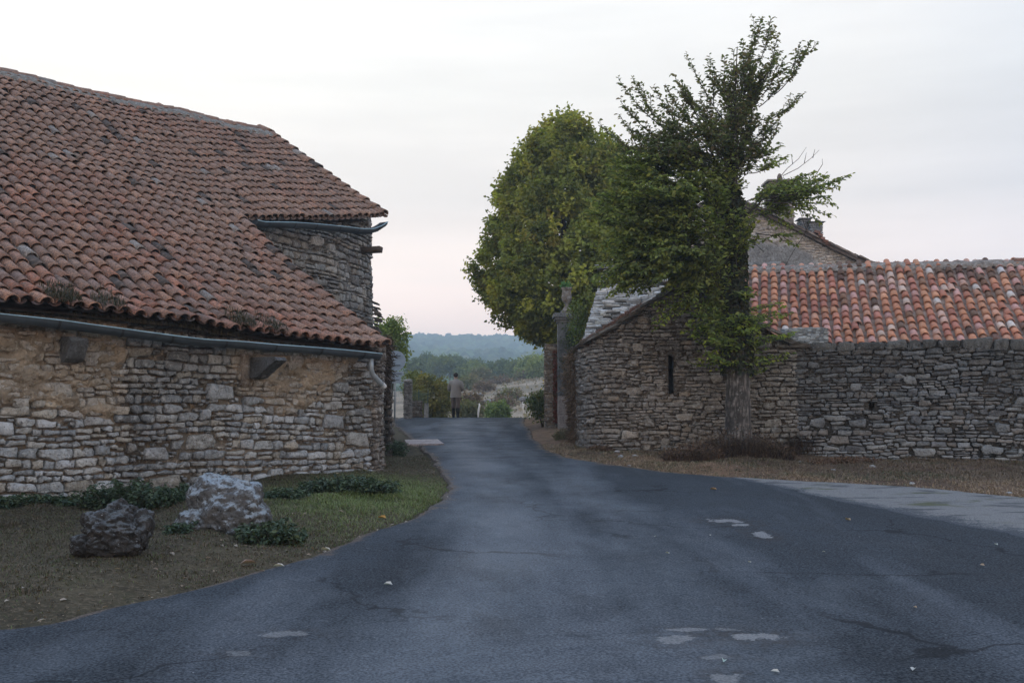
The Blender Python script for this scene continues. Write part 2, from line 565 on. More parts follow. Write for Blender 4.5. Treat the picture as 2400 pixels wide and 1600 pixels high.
def lay_stones(a0, a1, bot, top, hr, wr, dr, color, rng, holes=(), gap=0.014, skip=0.02, asp=3.6, wander=0.09, split=.12, big=0.10):
    """random coursed rubble; bot and top are functions of a"""
    out = []
    aa = np.linspace(a0, a1, 60)
    # bigger stones first, the courses run round them
    holes = list(holes)
    zlo_, zhi_ = min(bot(x) for x in aa), max(top(x) for x in aa)
    jump = []
    for _ in range(int((a1 - a0) * (zhi_ - zlo_) / (hr[1] * hr[1] * 4) * big)):
        h = hr[1] * (.95 + .55 * rng.rand())
        w = min(h * (1.1 + 1.3 * rng.rand()), wr[1])
        pa, pz = a0 + w / 2 + (a1 - a0 - w) * rng.rand(), zlo_ + (zhi_ - zlo_) * rng.rand()
        if pz + h / 2 > top(pa) - .02 or pz - h / 2 < bot(pa):
            continue
        if any(h0 - w * .52 < pa < h1 + w * .52 and z0 - h * .52 < pz < z1 + h * .52 for (h0, h1, z0, z1) in holes + jump):
            continue
        jump.append((pa - w / 2, pa + w / 2, pz - h / 2, pz + h / 2))
        d = dr[0] + (dr[1] - dr[0]) * rng.rand()
        out.append((pa, pz, w - gap, h - gap, d) + tuple(color(pa, pz, rng)))
    z = min(bot(x) for x in aa) - 0.1
    zt = max(top(x) for x in aa)
    c = 0
    while z < zt:
        h = hr[0] + (hr[1] - hr[0]) * rng.rand() ** 1.4
        a = a0 - rng.rand() * 0.2
        while a < a1:
            w = wr[0] + (wr[1] - wr[0]) * rng.rand() ** 1.6
            w = min(max(w, h * .9), h * asp)
            ac = a + w / 2
            zw = z + h / 2 + wander * float(vnoise(ac * 0.9, z * 0.8, 0, 5))
            a += w
            if a - w < a0 - 0.02:
                w2 = a - a0
                if w2 < 0.06:
                    continue
                ac, w = a0 + w2 / 2, w2
            if ac + w / 2 > a1:
                w = a1 - (ac - w / 2)
                if w < 0.05:
                    continue
                ac = a1 - w / 2
            parts = [(ac, zw, w, h)]
            if h > hr[0] * 1.5 and rng.rand() < split:
                q = 0.35 + 0.3 * rng.rand()
                parts = [(ac, zw - h / 2 + h * q / 2, w, h * q), (ac, zw + h / 2 - h * (1 - q) / 2, w, h * (1 - q))]
            for (pa, pz, pw, ph) in parts:
                if rng.rand() < skip:
                    continue
                if pz + ph * 0.5 > top(pa) + 0.02 or pz - ph * 0.3 < bot(pa) - 0.1:
                    continue
                if any(h0 - pw * 0.42 < pa < h1 + pw * 0.42 and z0 - ph * .45 < pz < z1 + ph * .45 for (h0, h1, z0, z1) in holes):
                    continue
                if any(h0 - pw * 0.22 < pa < h1 + pw * 0.22 and z0 - ph * .22 < pz < z1 + ph * .22 for (h0, h1, z0, z1) in jump):
                    continue
                g = gap * (0.6 + 0.9 * rng.rand())
                d = dr[0] + (dr[1] - dr[0]) * rng.rand()
                out.append((pa, pz, max(pw - g, .03), max(ph * (0.86 + .14 * rng.rand()) - g, .022), d) + tuple(color(pa, pz, rng)))
        z += h
        c += 1
    # small stones pinned into what gaps are left
    R = np.array([q[:4] for q in out])
    n = int((a1 - a0) * (zhi_ - zlo_) * 260)
    pa, pz = a0 + .03 + (a1 - a0 - .06) * rng.rand(n), zlo_ + (zhi_ - zlo_) * rng.rand(n)
    pw, ph = .035 + .09 * rng.rand(n), .022 + .035 * rng.rand(n)
    for i in range(n):
        if pz[i] + ph[i] > top(pa[i]) or pz[i] < bot(pa[i]):
            continue
        if any(h0 - .05 < pa[i] < h1 + .05 and z0 - .04 < pz[i] < z1 + .04 for (h0, h1, z0, z1) in holes):
            continue
        if ((np.abs(R[:, 0] - pa[i]) < (R[:, 2] + pw[i]) * .47) & (np.abs(R[:, 1] - pz[i]) < (R[:, 3] + ph[i]) * .47)).any():
            continue
        q = (pa[i], pz[i], pw[i], ph[i], dr[0] * .8 + (dr[1] - dr[0]) * .4 * rng.rand())
        out.append(q + tuple(np.array(color(pa[i], pz[i], rng)) * .9))
        R = np.vstack([R, q[:4]])
    return out


def backing(mb, fmap, a0, a1, bot, top, off, color, step=0.05, holes=()):
    na = max(2, int((a1 - a0) / step))
    A = np.linspace(a0, a1, na + 1)
    tops = np.array([top(x) for x in A])
    bots = np.array([bot(x) for x in A]) - 0.25
    nz = max(2, int((tops - bots).max() / step))
    q = np.linspace(0, 1, nz + 1)
    Z = bots[:, None] + (tops - bots)[:, None] * q[None]
    AA = np.repeat(A[:, None], nz + 1, 1)
    P = fmap(AA, Z, off(AA, Z))
    i, j = np.meshgrid(np.arange(na), np.arange(nz), indexing='ij')
    ca = (AA[:-1, :-1] + AA[1:, 1:]) / 2
    cz = (Z[:-1, :-1] + Z[1:, 1:]) / 2
    keep = np.ones_like(ca, bool)
    for (h0, h1, z0, z1) in holes:
        keep &= ~((ca > h0) & (ca < h1) & (cz > z0) & (cz < z1))
    n = nz + 1
    F = np.stack([i * n + j, (i + 1) * n + j, (i + 1) * n + j + 1, i * n + j + 1], -1)[keep]
    mb.add(P.reshape(-1, 3), F, color(AA, Z).reshape(-1, 3))


def tile_geo(mb, O, u, v, w, cols, exp, sp, rad, pal, rng, sag, pans=True, gable=None):
    """half-round tiles: cols rows (s, r_low, r_high); u along the eave, v up the slope, w off the roof"""
    C, Pn = [], []
    for (s, r0, r1) in cols:
        n = int(math.ceil((r1 - r0) / exp))
        jit = (rng.rand() - .5) * 0.11
        for k in range(n):
            C.append((s + (rng.rand() - .5) * .026 - (.02 + .05 * rng.rand()) * (rng.rand() < .03), r0 + k * exp + (jit if k else jit * .7) + (rng.rand() - .5) * 0.045 - (.10 * rng.rand() if (k and rng.rand() < .04) else 0), (rng.rand() - .5) * .08))
            Pn.append((s + sp / 2, r0 + k * exp + (rng.rand() - .5) * 0.02 - 0.01, 0))
    u, v, w, O = map(np.asarray, (u, v, w, O))

    def world_(S, R, H):
        return O + S[..., None] * u + R[..., None] * v + (H + sag(S, R))[..., None] * w
    C = np.array(C)
    n = len(C)
    seg = 8
    th = np.linspace(0.0, np.pi, seg + 1)
    L = exp * 1.28
    rr = np.array([0.0, 0.0, 0.0, 0.35, 1.0])         # inner lip, rim inner, rim outer, body, top
    ring = np.array([(0.16, .84), (0.0, .84), (0.0, 1.0), (0.5, .93), (1.0, .82)])
    tq = ring[:, 0]
    rq = ring[:, 1] * rad
    lift = rad * 0.42 * (1 - tq) + 0.012
    R = C[:, 1][:, None, None] + (tq * L)[None, :, None] + 0 * th[None, None, :]
    yaw = C[:, 2][:, None, None]
    S = C[:, 0][:, None, None] + rq[None, :, None] * np.cos(th)[None, None, :] + yaw * (tq * L)[None, :, None]
    rsz = 1 + (rng.rand(n)[:, None, None] - .5) * .10
    H = rq[None, :, None] * np.sin(th)[None, None, :] * rsz + lift[None, :, None] + (rng.rand(n)[:, None, None] - .5) * 0.012
    P = world_(S, R, H)
    k = len(ring) * (seg + 1)
    i, j = np.meshgrid(np.arange(len(ring) - 1), np.arange(seg), indexing='ij')
    m = seg + 1
    F = np.stack([i * m + j, i * m + j + 1, (i + 1) * m + j + 1, (i + 1) * m + j], -1).reshape(-1, 4)
    T = np.array([pal(C[q, 0], C[q, 1], rng) for q in range(n)])
    mb.add(P.reshape(-1, 3), (F[None] + (np.arange(n) * k)[:, None, None]).reshape(-1, 4), np.repeat(T, k, axis=0))
    if pans:
        C = np.array(Pn)
        n = len(C)
        seg = 5
        th = np.linspace(np.pi, 2 * np.pi, seg + 1)
        tq = np.array([0.0, 1.0])
        rq = np.array([0.82, 1.0]) * rad * 1.02
        R = C[:, 1][:, None, None] + (tq * L)[None, :, None] + 0 * th[None, None, :]
        S = C[:, 0][:, None, None] + rq[None, :, None] * np.cos(th)[None, None, :] + 0 * R
        H = rq[None, :, None] * np.sin(th)[None, None, :] * 0.75 + rad * 0.80 + (np.array([0.016, 0.0]))[None, :, None] + 0 * R - 0.012
        P = world_(S, R, H)
        m = seg + 1
        k = 2 * m
        j = np.arange(seg)
        F = np.stack([j, j + 1, m + j + 1, m + j], -1)
        T = np.array([np.array(pal(C[q, 0], C[q, 1], rng)) * 0.55 for q in range(n)])  # pan tint darkened to imitate the shade under the cover tiles
        mb.add(P.reshape(-1, 3), (F[None] + (np.arange(n) * k)[:, None, None]).reshape(-1, 4), np.repeat(T, k, axis=0))


def leaves(mb, C, A, N, L, W, T, fold=0.18):
    """folded leaf blades: base C, axis A, face normal N, length L, width W, tint T"""
    C, A, N = map(lambda q: np.asarray(q, float), (C, A, N))
    n = len(C)
    A = unit(A)
    B = unit(np.cross(A, N))
    N = np.cross(B, A)
    L = np.broadcast_to(np.asarray(L, float), (n,))[:, None]
    W = np.broadcast_to(np.asarray(W, float), (n,))[:, None]
    P = np.stack([C, C + A * L * .35 + B * W * .5 + N * W * fold, C + A * L * .72 + B * W * .36 + N * W * fold * .6,
                  C + A * L - N * L * .12, C + A * L * .72 - B * W * .36 + N * W * fold * .6, C + A * L * .35 - B * W * .5 + N * W * fold], 1)
    b = (np.arange(n) * 6)[:, None]
    F = np.concatenate([b + np.array([[0, 1, 2, 3]]), b + np.array([[0, 3, 4, 5]])])
    mb.add(P.reshape(-1, 3), F, np.repeat(np.asarray(T, float), 6, axis=0))


def rand_dirs(rng, n):
    return unit(rng.normal(size=(n, 3)))


def pick(rng, cols, n, spread=0.18):
    cols = np.asarray(cols, float)
    c = cols[rng.randint(0, len(cols), n)]
    return c * (1 + (rng.rand(n, 1) - .5) * 2 * spread)


def leaf_cloud(mb, centre, rad, nclump, per, size, cols, rng, shell=0.55, clump=0.22, up=0.5, spread=0.2, lump=0.25, gauss=True):
    """leaf clumps spread through an uneven ellipsoid"""
    centre, rad = np.asarray(centre, float), np.asarray(rad, float)
    d = rand_dirs(rng, nclump)
    q = (shell + (1 - shell) * rng.rand(nclump)) ** 0.6
    bump_ = 1 + lump * vnoise(d[:, 0] * 2.3, d[:, 1] * 2.3, d[:, 2] * 2.3, int(rng.randint(999)))
    cc = centre + d * rad * (q * bump_)[:, None]
    ct = pick(rng, cols, nclump, spread)
    n = nclump * per
    o = rng.normal(size=(n, 3)) * clump * 0.5
    C = np.repeat(cc, per, 0) + o
    out = np.repeat(unit(d / rad), per, 0)
    A = unit(out * 0.5 + rand_dirs(rng, n) + np.array([0, 0, -0.25]))
    N = unit(out * 0.6 + np.array([0, 0, up]) + rand_dirs(rng, n) * 0.8)
    T = np.repeat(ct, per, 0) * (1 + (rng.rand(n, 1) - .5) * 0.3)
    L = size * (0.7 + 0.6 * rng.rand(n))
    leaves(mb, C, A, N, L, L * 0.72, T)


def blades(mb, base, h, lean, wid, T, rng):
    """grass blades: bent slim triangles standing on the points base"""
    n = len(base)
    az = rng.rand(n) * 2 * np.pi
    d = np.stack([np.cos(az), np.sin(az), np.zeros(n)], -1)
    s = np.stack([-np.sin(az), np.cos(az), np.zeros(n)], -1)
    h = np.asarray(h)[:, None]
    ln = np.asarray(lean)[:, None]
    wd = np.broadcast_to(np.asarray(wid, float), (n,))[:, None]
    up = np.array([0, 0, 1.0])
    P = np.stack([base - s * wd, base + s * wd, base + up * h * .6 + d * h * ln * .4 + s * wd * .6, base + up * h * .6 + d * h * ln * .4 - s * wd * .6,
                  base + up * h * (1 - .35 * ln) + d * h * ln], 1)
    b = (np.arange(n) * 5)[:, None]
    F4 = b + np.array([[0, 1, 2, 3]])
    F3 = b + np.array([[3, 2, 4]])
    mb.add(P.reshape(-1, 3), [F4, F3], np.repeat(np.asarray(T, float), 5, axis=0))


def rock_mesh(mb, c, r, seed, sub=5, rough=0.35, flat=0.0, tint=(0.16, 0.16, 0.17), pits=0.0, freq=1.6, axes=None):
    bm = bmesh.new()
    bmesh.ops.create_icosphere(bm, subdivisions=sub, radius=1.0)
    V = np.array([v.co[:] for v in bm.verts])
    F = np.array([[q.index for q in f.verts] for f in bm.faces])
    bm.free()
    n1 = fbm(V[:, 0] * freq, V[:, 1] * freq, V[:, 2] * freq, seed, 5, 0.55)
    rdg = 1 - np.abs(fbm(V[:, 0] * freq * 1.6 + 9, V[:, 1] * freq * 1.6, V[:, 2] * freq * 1.6, seed + 50, 4, 0.55))
    rr = 1 + rough * n1 + pits * (rdg - .7)
    P = V * rr[:, None] * np.asarray(r)
    if axes is not None:
        P = P @ np.asarray(axes)
    mb.add(P + np.asarray(c), F, tint)
    return P + np.asarray(c)

# ------------------------------------------------------------------ terrain
_Y = np.arange(-4000, 4000, 0.5)
_Z = np.interp(_Y, [-4000, -60, 0, 38.5, 40.3, 41.5, 43.5, 47, 53, 58, 66, 80, 110, 150, 190, 215, 260, 330, 400, 700, 1000, 1300, 1600, 2500, 4000],
               [-60, -2.0, 0, 1.43, 1.475, 1.475, 1.35, 0.85, 0.45, 0.55, 1.05, 1.9, 3.6, 6.0, 7.2, 6.8, 3.0, 2.0, 5, 31, 55, 79, 56, 20, 0])
_Zs = np.convolve(np.pad(_Z, 4, 'edge'), np.ones(9) / 9, 'valid')


def ground_base(x, y):
    x, y = np.asarray(x, float), np.asarray(y, float)
    z = np.interp(y, _Y, _Zs)
    far = np.clip((y - 60) / 120, 0, 1)
    z = z + far * (fbm(x / 70, y / 110, 0, 3, 3) * 1.2) * np.clip(1 - (y - 300) / 200, 0, 1)
    slope = np.clip((x + 6) / 22, -0.4, 1.2) * np.clip((y - 62) / 60, 0, 1) * np.clip(1 - (y - 200) / 60, 0, 1)
    z = z + slope * 2.6
    hills = np.clip((y - 420) / 500, 0, 1)
    z = z + hills * (fbm(x / 300, y / 400, 0, 8, 2) * 14 - np.clip((x - 20) / 120, -.3, 1.5) * 9)
    return z


def ground_hit(px, py):
    """where the ray through a photograph pixel meets the road plane"""
    lo, hi = 2.0, 41.4
    g = lambda Y: at(px, py, Y)[2] - float(ground_base(at(px, py, Y)[0], Y))
    if g(hi) > 0:
        return at(px, py, hi)[:2]
    for _ in range(50):
        m = (lo + hi) / 2
        if g(m) > 0:
            lo = m
        else:
            hi = m
    return at(px, py, lo)[:2]


# road edges, from near to far, as x over y
_le = [ground_hit(*p) for p in ((0, 1474), (130, 1452), (300, 1412), (500, 1366), (720, 1302), (850, 1252), (960, 1216), (1030, 1176), (1052, 1148),
                                (1040, 1118), (1005, 1068), (965, 1030), (935, 1006), (915, 988))]
_re = [ground_hit(*p) for p in ((2400, 1168), (2250, 1152), (2100, 1141), (1900, 1131), (1735, 1121), (1560, 1107), (1430, 1089), (1325, 1073), (1275, 1052), (1252, 1030),
                                (1240, 1008), (1225, 990))]
LE = np.array([(-14.0, 2.5), (-9, 4.2), (-5.2, 5.6)] + [tuple(p) for p in _le] + [(-4.3, 41.5), (-4.3, 60.0)])
RE = np.array([(40.0, 2.0), (26.0, 9.5), (13.0, 12.6)] + [tuple(p) for p in _re] + [(0.6, 41.5), (0.4, 60.0)])
for E in (LE, RE):
    E[:, 1] = np.maximum.accumulate(E[:, 1] + np.arange(len(E)) * 1e-4)


def road_x(y):
    y = np.asarray(y, float)
    wob = 0.05 * vnoise(y * 2.1, 3.3, 0, 1) + 0.03 * vnoise(y * 7, 1.3, 0, 2)
    return np.interp(y, LE[:, 1], LE[:, 0]) + wob, np.interp(y, RE[:, 1], RE[:, 0]) + wob * 1.1


def road_dist(x, y):
    """signed distance in x to the road: negative inside"""
    l, r = road_x(y)
    d = np.maximum(l - x, x - r)
    return np.where((y < 2.6), -1.0, np.where(y > 58, 9.0, d))


def ground_z(x, y):
    x, y = np.asarray(x, float), np.asarray(y, float)
    z = ground_base(x, y)
    d = road_dist(x, y)
    k = np.clip(d / 0.5, 0, 1)
    near = np.clip(1 - (y - 60) / 80, 0.0, 1) * np.clip((y + 40) / 30, 0, 1)
    bump_ = 0.055 * fbm(x * 0.9, y * 0.9, 0, 21, 4) + 0.02 * fbm(x * 4, y * 4, 0, 22, 2)
    bank = 0.05 * np.clip(d / 1.2, 0, 1)
    return z + near * (k * (bump_ + bank)) - 0.035 * np.clip(1 - d / 0.12, 0, 1) * (d < 0.12) * near


# ground: one sheet to the horizon
t = np.linspace(-1, 1, 560)
a_, b_ = 3.0, math.asinh(3200 / 3.0)
gx = a_ * np.sinh(b_ * t)
gy = 13.0 + a_ * np.sinh(b_ * t)
X, Yg = np.meshgrid(gx, gy, indexing='ij')
Zg = ground_z(X, Yg)
mb = MB()
dr = road_dist(X, Yg)
g1 = fbm(X * .35, Yg * .35, 0, 31, 4)
soil = np.array([0.044, 0.034, 0.027])
dryg = np.array([0.085, 0.065, 0.046])
green = np.array([0.036, 0.044, 0.021])
straw = np.array([0.40, 0.325, 0.245])
k1 = np.clip(0.5 + g1 * 0.9, 0, 1)[..., None]
leftside = np.clip((0.0 - X) / 0.8, 0, 1)[..., None]
gm = np.clip(1 - np.hypot((X + 2.2) / 1.6, (Yg - 14.2) / 2.6), 0, 1)[..., None]
Tn = soil * (1 - k1) + dryg * k1
Tn = Tn * (1 + np.array([.95, .60, .45]) * (1 - leftside))
Tn = Tn * (1 - 0.30 * leftside) + green * 0.30 * leftside
Tn = Tn * (1 - np.clip(gm * 2.2, 0, .8)) + green * 1.5 * np.clip(gm * 2.2, 0, .8)
fk = np.clip((Yg - 50) / 14, 0, 1)[..., None]
fs = np.clip(0.55 + fbm(X / 7, Yg / 3.5, 0, 41, 5, .65) * 1.5, 0, 1)[..., None]
field = straw * 0.85 * fs + np.array([0.20, 0.17, 0.125]) * (1 - fs)
forest = np.array([0.045, 0.06, 0.03])
fo = np.clip((Yg - 215) / 60, 0, 1)[..., None]
field = field * (1 - fo) + forest * fo
Tn = Tn * (1 - fk) + field * fk
mb.grid(np.stack([X, Yg, Zg], -1), Tn)
M_ground = tint_mat('ground_soil', 1.0, (2.2, 0.7, 1.3), ((30, 0.50, 0.66, (0.17, 0.135, 0.095), 0.55), (14, 0.52, 0.66, (0.028, 0.023, 0.018), 0.6), (3.5, 0.54, 0.66, (0.045, 0.05, 0.024), 0.4)),
                    ((30, 0.7, 0.02), (110, 0.5, 0.006)), 0.1)
ground = mb.build('ground', M_ground)
tag(ground, kind='structure')


# asphalt
def M_asphalt_():
    m, t = new_mat('asphalt')
    pos = coords(t)
    big = noise(t, 0.6, 5, 0.6, coords(t, (1.0, 0.45, 1)))
    c = mixc(t, ramp(t, big, 0.38, 0.62), (0.018, 0.025, 0.034), (0.042, 0.055, 0.072))
    # worn smooth band where the traffic runs
    wear = nd(t, 'ShaderNodeSeparateXYZ', {0: nd(t, 'ShaderNodeAttribute', attribute_name='tint').outputs['Color']}).outputs['Y']
    wear = math_n(t, 'ADD', wear, math_n(t, 'MULTIPLY', math_n(t, 'SUBTRACT', noise(t, 1.1, 6, .65, coords(t, (1, .5, 1))), .5), 1.5))
    wear = ramp(t, wear, .12, .95)
    c = mixc(t, wear, mixc(t, .34, c, (0.012, 0.017, 0.023)), mixc(t, .75, c, (0.108, 0.134, 0.168)))
    trk = noise(t, 0.9, 3, 0.5, coords(t, (1.2, 0.16, 1)))
    c = mixc(t, ramp(t, trk, 0.50, 0.62, 0, 0.75), c, (0.098, 0.114, 0.138))
    dk = noise(t, 1.5, 6, 0.7, coords(t, (1.0, 0.5, 1)))
    dkm = ramp(t, dk, 0.50, 0.68, 0, 0.5)
    c = mixc(t, dkm, c, (0.022, 0.025, 0.030))
    gr = noise(t, 62, 4, 0.62, pos)
    c = mixc(t, ramp(t, gr, 0.38, 0.62, 0, 1), mixc(t, 0.62, c, (0.006, 0.007, 0.009)), mixc(t, 0.17, c, (0.26, 0.28, 0.30)))
    crk = nd(t, 'ShaderNodeTexVoronoi', {'Vector': nd(t, 'ShaderNodeVectorMath', {0: pos, 1: nd(t, 'ShaderNodeVectorMath', {0: nd(t, 'ShaderNodeTexNoise', {'Vector': pos, 'Scale': 2.0, 'Detail': 4.0}).outputs['Color'], 1: (.9, .9, 0)}, operation='MULTIPLY').outputs[0]}, operation='ADD').outputs[0], 'Scale': 0.42}, feature='DISTANCE_TO_EDGE').outputs['Distance']
    crm = math_n(t, 'MULTIPLY', ramp(t, crk, 0.004, 0.012, 1, 0), ramp(t, noise(t, .5, 3, .5, pos), .48, .58))
    c = mixc(t, math_n(t, 'MULTIPLY', crm, .7), c, (0.012, 0.013, 0.015))
    st = noise(t, 40, 2, 0.5, pos)
    c = mixc(t, ramp(t, st, 0.735, 0.76, 0, 0.6), c, (0.32, 0.33, 0.34))
    # places where the top coat has flaked off, each with its own spot on the road
    wv = nd(t, 'ShaderNodeTexNoise', {'Vector': coords(t, (1.0, 1.0, 1)), 'Scale': 5.0, 'Detail': 7.0, 'Roughness': 0.72})
    off = nd(t, 'ShaderNodeVectorMath', {0: wv.outputs['Color'], 1: (0.5, 0.5, 0.5)}, operation='SUBTRACT').outputs[0]
    spots = ((1700, 1222, .19, .17, 1), (1738, 1232, .12, .10, 1), (1785, 1256, .10, .22, 1), (1590, 1500, .13, .10, .75), (1615, 1480, .11, .05, .7), (1765, 1495, .14, .10, .9), (1690, 1545, .10, .06, .5), (1700, 1478, .10, .04, .5),
             (1700, 1592, .07, .10, .7), (660, 1488, .15, .07, .6), (560, 1535, .10, .06, .5))
    tot = None
    halo = None
    for (px, py, rx, ry, s) in spots:
        g = ground_hit(px, py)
        d = nd(t, 'ShaderNodeVectorMath', {0: pos, 1: (g[0], g[1], 0)}, operation='SUBTRACT').outputs[0]
        d = nd(t, 'ShaderNodeVectorMath', {0: d, 1: (1 / rx, 1 / ry, 0)}, operation='MULTIPLY').outputs[0]
        o2 = nd(t, 'ShaderNodeVectorMath', {0: off, 1: (4.2, 4.2, 0)}, operation='MULTIPLY').outputs[0]
        d = nd(t, 'ShaderNodeVectorMath', {0: d, 1: o2}, operation='ADD').outputs[0]
        ln = nd(t, 'ShaderNodeVectorMath', {0: d}, operation='LENGTH').outputs['Value']
        f = ramp(t, ln, 0.80, 0.92, s, 0)
        h = ramp(t, ln, 0.9, 3.0, 0.85 * s, 0)
        tot = f if tot is None else math_n(t, 'MAXIMUM', tot, f)
        halo = h if halo is None else math_n(t, 'MAXIMUM', halo, h)
    brk = ramp(t, noise(t, 14, 4, 0.6, pos), 0.42, 0.56)
    c = mixc(t, math_n(t, 'MULTIPLY', halo, brk), c, (0.040, 0.037, 0.037))
    c = mixc(t, tot, c, mixc(t, ramp(t, gr, .35, .65), (0.115, .12, .127), (0.24, 0.245, 0.25)))
    e = nd(t, 'ShaderNodeSeparateXYZ', {0: nd(t, 'ShaderNodeAttribute', attribute_name='tint').outputs['Color']}).outputs['X']
    dirt = math_n(t, 'ADD', e, math_n(t, 'MULTIPLY', math_n(t, 'SUBTRACT', noise(t, 9, 6, .75, pos), .5), 1.7))
    dirt = math_n(t, 'ADD', dirt, math_n(t, 'MULTIPLY', math_n(t, 'SUBTRACT', noise(t, 2.2, 4, .6, pos), .5), 1.3))
    c = mixc(t, ramp(t, dirt, 0.50, 0.78, 0, .9), c, mixc(t, ramp(t, gr, .36, .64), (0.055, 0.043, 0.036), (0.17, 0.135, 0.11)))
    b = nd(t, 'ShaderNodeBsdfPrincipled', {'Base Color': c, 'Roughness': ramp(t, wear, 0, 1, .95, .66), 'Specular IOR Level': ramp(t, wear, 0, 1, .08, .30)})
    h1 = nd(t, 'ShaderNodeBump', {'Height': gr, 'Strength': 0.45, 'Distance': 0.006})
    h2 = nd(t, 'ShaderNodeBump', {'Height': noise(t, 5, 4, 0.6, pos), 'Strength': 0.25, 'Distance': 0.03, 'Normal': h1.outputs[0]})
    t.links.new(h2.outputs[0], b.inputs['Normal'])
    nd(t, 'ShaderNodeOutputMaterial', {'Surface': b.outputs[0]})
    return m


M_asphalt = M_asphalt_()
yy = np.unique(np.concatenate([np.arange(2.7, 12, .09), np.arange(12, 60, .12)]))
l, r = road_x(yy)
q = np.linspace(0, 1, 90)
q = 0.5 - 0.5 * np.cos(np.pi * q) * (0.7 + 0.3 * np.cos(np.pi * q) ** 2)
RX = l[:, None] + (r - l)[:, None] * q[None]
RY = np.repeat(yy[:, None], len(q), 1)
RZ = ground_base(RX, RY) + 0.012 + 0.006 * fbm(RX * .8, RY * .8, 0, 71, 3)
RZ -= 0.03 * (np.abs(q - .5) > .497)[None]
ED = np.minimum(RX - RX[:, :1], RX[:, -1:] - RX)
ED = np.exp(-ED / .20)
WR = np.zeros_like(RX)
for line, wid, amp in (([(1075, 985), (1085, 1040), (1130, 1110), (1190, 1200), (1190, 1300), (1130, 1400), (1060, 1560)], .75, .85), ([(1140, 990), (1180, 1045), (1330, 1130), (1480, 1230), (1530, 1350), (1500, 1590)], .55, .60), ([(985, 1000), (1060, 1060), (1100, 1110)], .4, .4), ([(1960, 1380), (1900, 1480), (1840, 1590)], .4, .45), ([(700, 1400), (400, 1500), (0, 1570)], .5, .35)):
    pts = np.array([ground_hit(*p) for p in line])
    tt = np.linspace(0, len(pts) - 1, 60)
    pts = np.stack([np.interp(tt, np.arange(len(pts)), pts[:, i]) for i in (0, 1)], -1)
    dd = np.min(np.hypot(RX[..., None] - pts[:, 0], (RY[..., None] - pts[:, 1]) * .8), -1)
    WR = np.maximum(WR, amp * np.exp(-(dd / wid) ** 2))
mb = MB().grid(np.stack([RX, RY, RZ], -1), np.stack([ED, WR, ED], -1))
road = mb.build('road', M_asphalt)
tag(road, kind='structure')

# pale gravel apron at the right, a sheet on the asphalt
_gl = np.array([ground_hit(*p) for p in ((1716, 1124), (1843, 1148), (1953, 1173), (2131, 1209), (2330, 1250), (2400, 1268))])
gy_ = np.arange(9.0, 16.2, 0.06)
gl = np.interp(-gy_, -_gl[:, 1], _gl[:, 0]) + np.clip(_gl[-1, 1] - gy_, 0, 9) * 1.6
gl = gl + 0.07 * fbm(gy_ * 3, 0, 0, 5, 3)
gr_ = road_x(gy_)[1] - 0.02
ok = gr_ > gl + 0.02
gy_, gl, gr_ = gy_[ok], gl[ok], np.minimum(gr_[ok], 26)
q = np.linspace(0, 1, 60) ** 1.5
GX = gl[:, None] + (gr_ - gl)[:, None] * q[None]
GY = np.repeat(gy_[:, None], len(q), 1)
GZ = ground_base(GX, GY) + 0.016 + 0.006 * fbm(GX * .8, GY * .8, 0, 71, 3)
GZ[:, 0] -= .02
GE = np.clip((GX - GX[:, :1]) / (.10 + .16 * (GX[:, -1:] - GX[:, :1]) ** .5), 0, 1.6)


def M_gravel_():
    m, t = new_mat('pale_gravel')
    pos = coords(t)
    gr = noise(t, 70, 4, 0.75, pos)
    c = mixc(t, ramp(t, gr, 0.32, 0.68), (0.085, 0.09, 0.095), (0.30, 0.30, 0.30))
    c = mixc(t, ramp(t, noise(t, 2.2, 5, 0.6, coords(t, (.7, 1.6, 1))), 0.54, 0.64, 0, .75), c, (0.045, 0.05, 0.058))
    c = mixc(t, ramp(t, noise(t, 1.5, 5, 0.65, coords(t, (.7, 1.5, 1))), 0.57, 0.66, 0, .8), c, (0.075, 0.085, 0.035))
    e = nd(t, 'ShaderNodeAttribute', attribute_name='tint').outputs['Color']
    e = nd(t, 'ShaderNodeSeparateXYZ', {0: e}).outputs['X']
    thin = math_n(t, 'ADD', e, math_n(t, 'MULTIPLY', math_n(t, 'SUBTRACT', noise(t, 28, 5, .75, pos), .5), 3.2))
    thin = math_n(t, 'ADD', thin, math_n(t, 'MULTIPLY', math_n(t, 'SUBTRACT', noise(t, 2.5, 4, .6, pos), .5), 1.6))
    c = mixc(t, ramp(t, thin, 0.42, 0.58), mixc(t, ramp(t, gr, .34, .66), (0.03, 0.036, 0.045), (0.105, 0.12, 0.14)), c)
    b = nd(t, 'ShaderNodeBsdfPrincipled', {'Base Color': c, 'Roughness': 0.95, 'Specular IOR Level': 0.2})
    h1 = nd(t, 'ShaderNodeBump', {'Height': gr, 'Strength': 0.9, 'Distance': 0.02})
    t.links.new(h1.outputs[0], b.inputs['Normal'])
    nd(t, 'ShaderNodeOutputMaterial', {'Surface': b.outputs[0]})
    return m


M_gravel = M_gravel_()
tag(MB().grid(np.stack([GX, GY, GZ], -1), np.stack([GE] * 3, -1)).build('gravel', M_gravel), kind='structure')

# ------------------------------------------------------------------ the barn at the left
U2 = np.array([0.68, 0.733])
N2 = np.array([0.733, -0.68])
U2 /= np.linalg.norm(U2)
N2 = np.array([U2[1], -U2[0]])
CORN = np.array([-2.32, 17.0])          # right front corner of the low wall
barn = thing('stone_barn', (CORN[0], CORN[1], ground_base(*CORN)),
             'long low stone barn with a sweeping red tiled roof and taller rear part', 'barn')


def bxy(s, r=0.0):
    """plan point at s along the eave and r behind the low wall"""
    return CORN + U2 * s - N2 * r


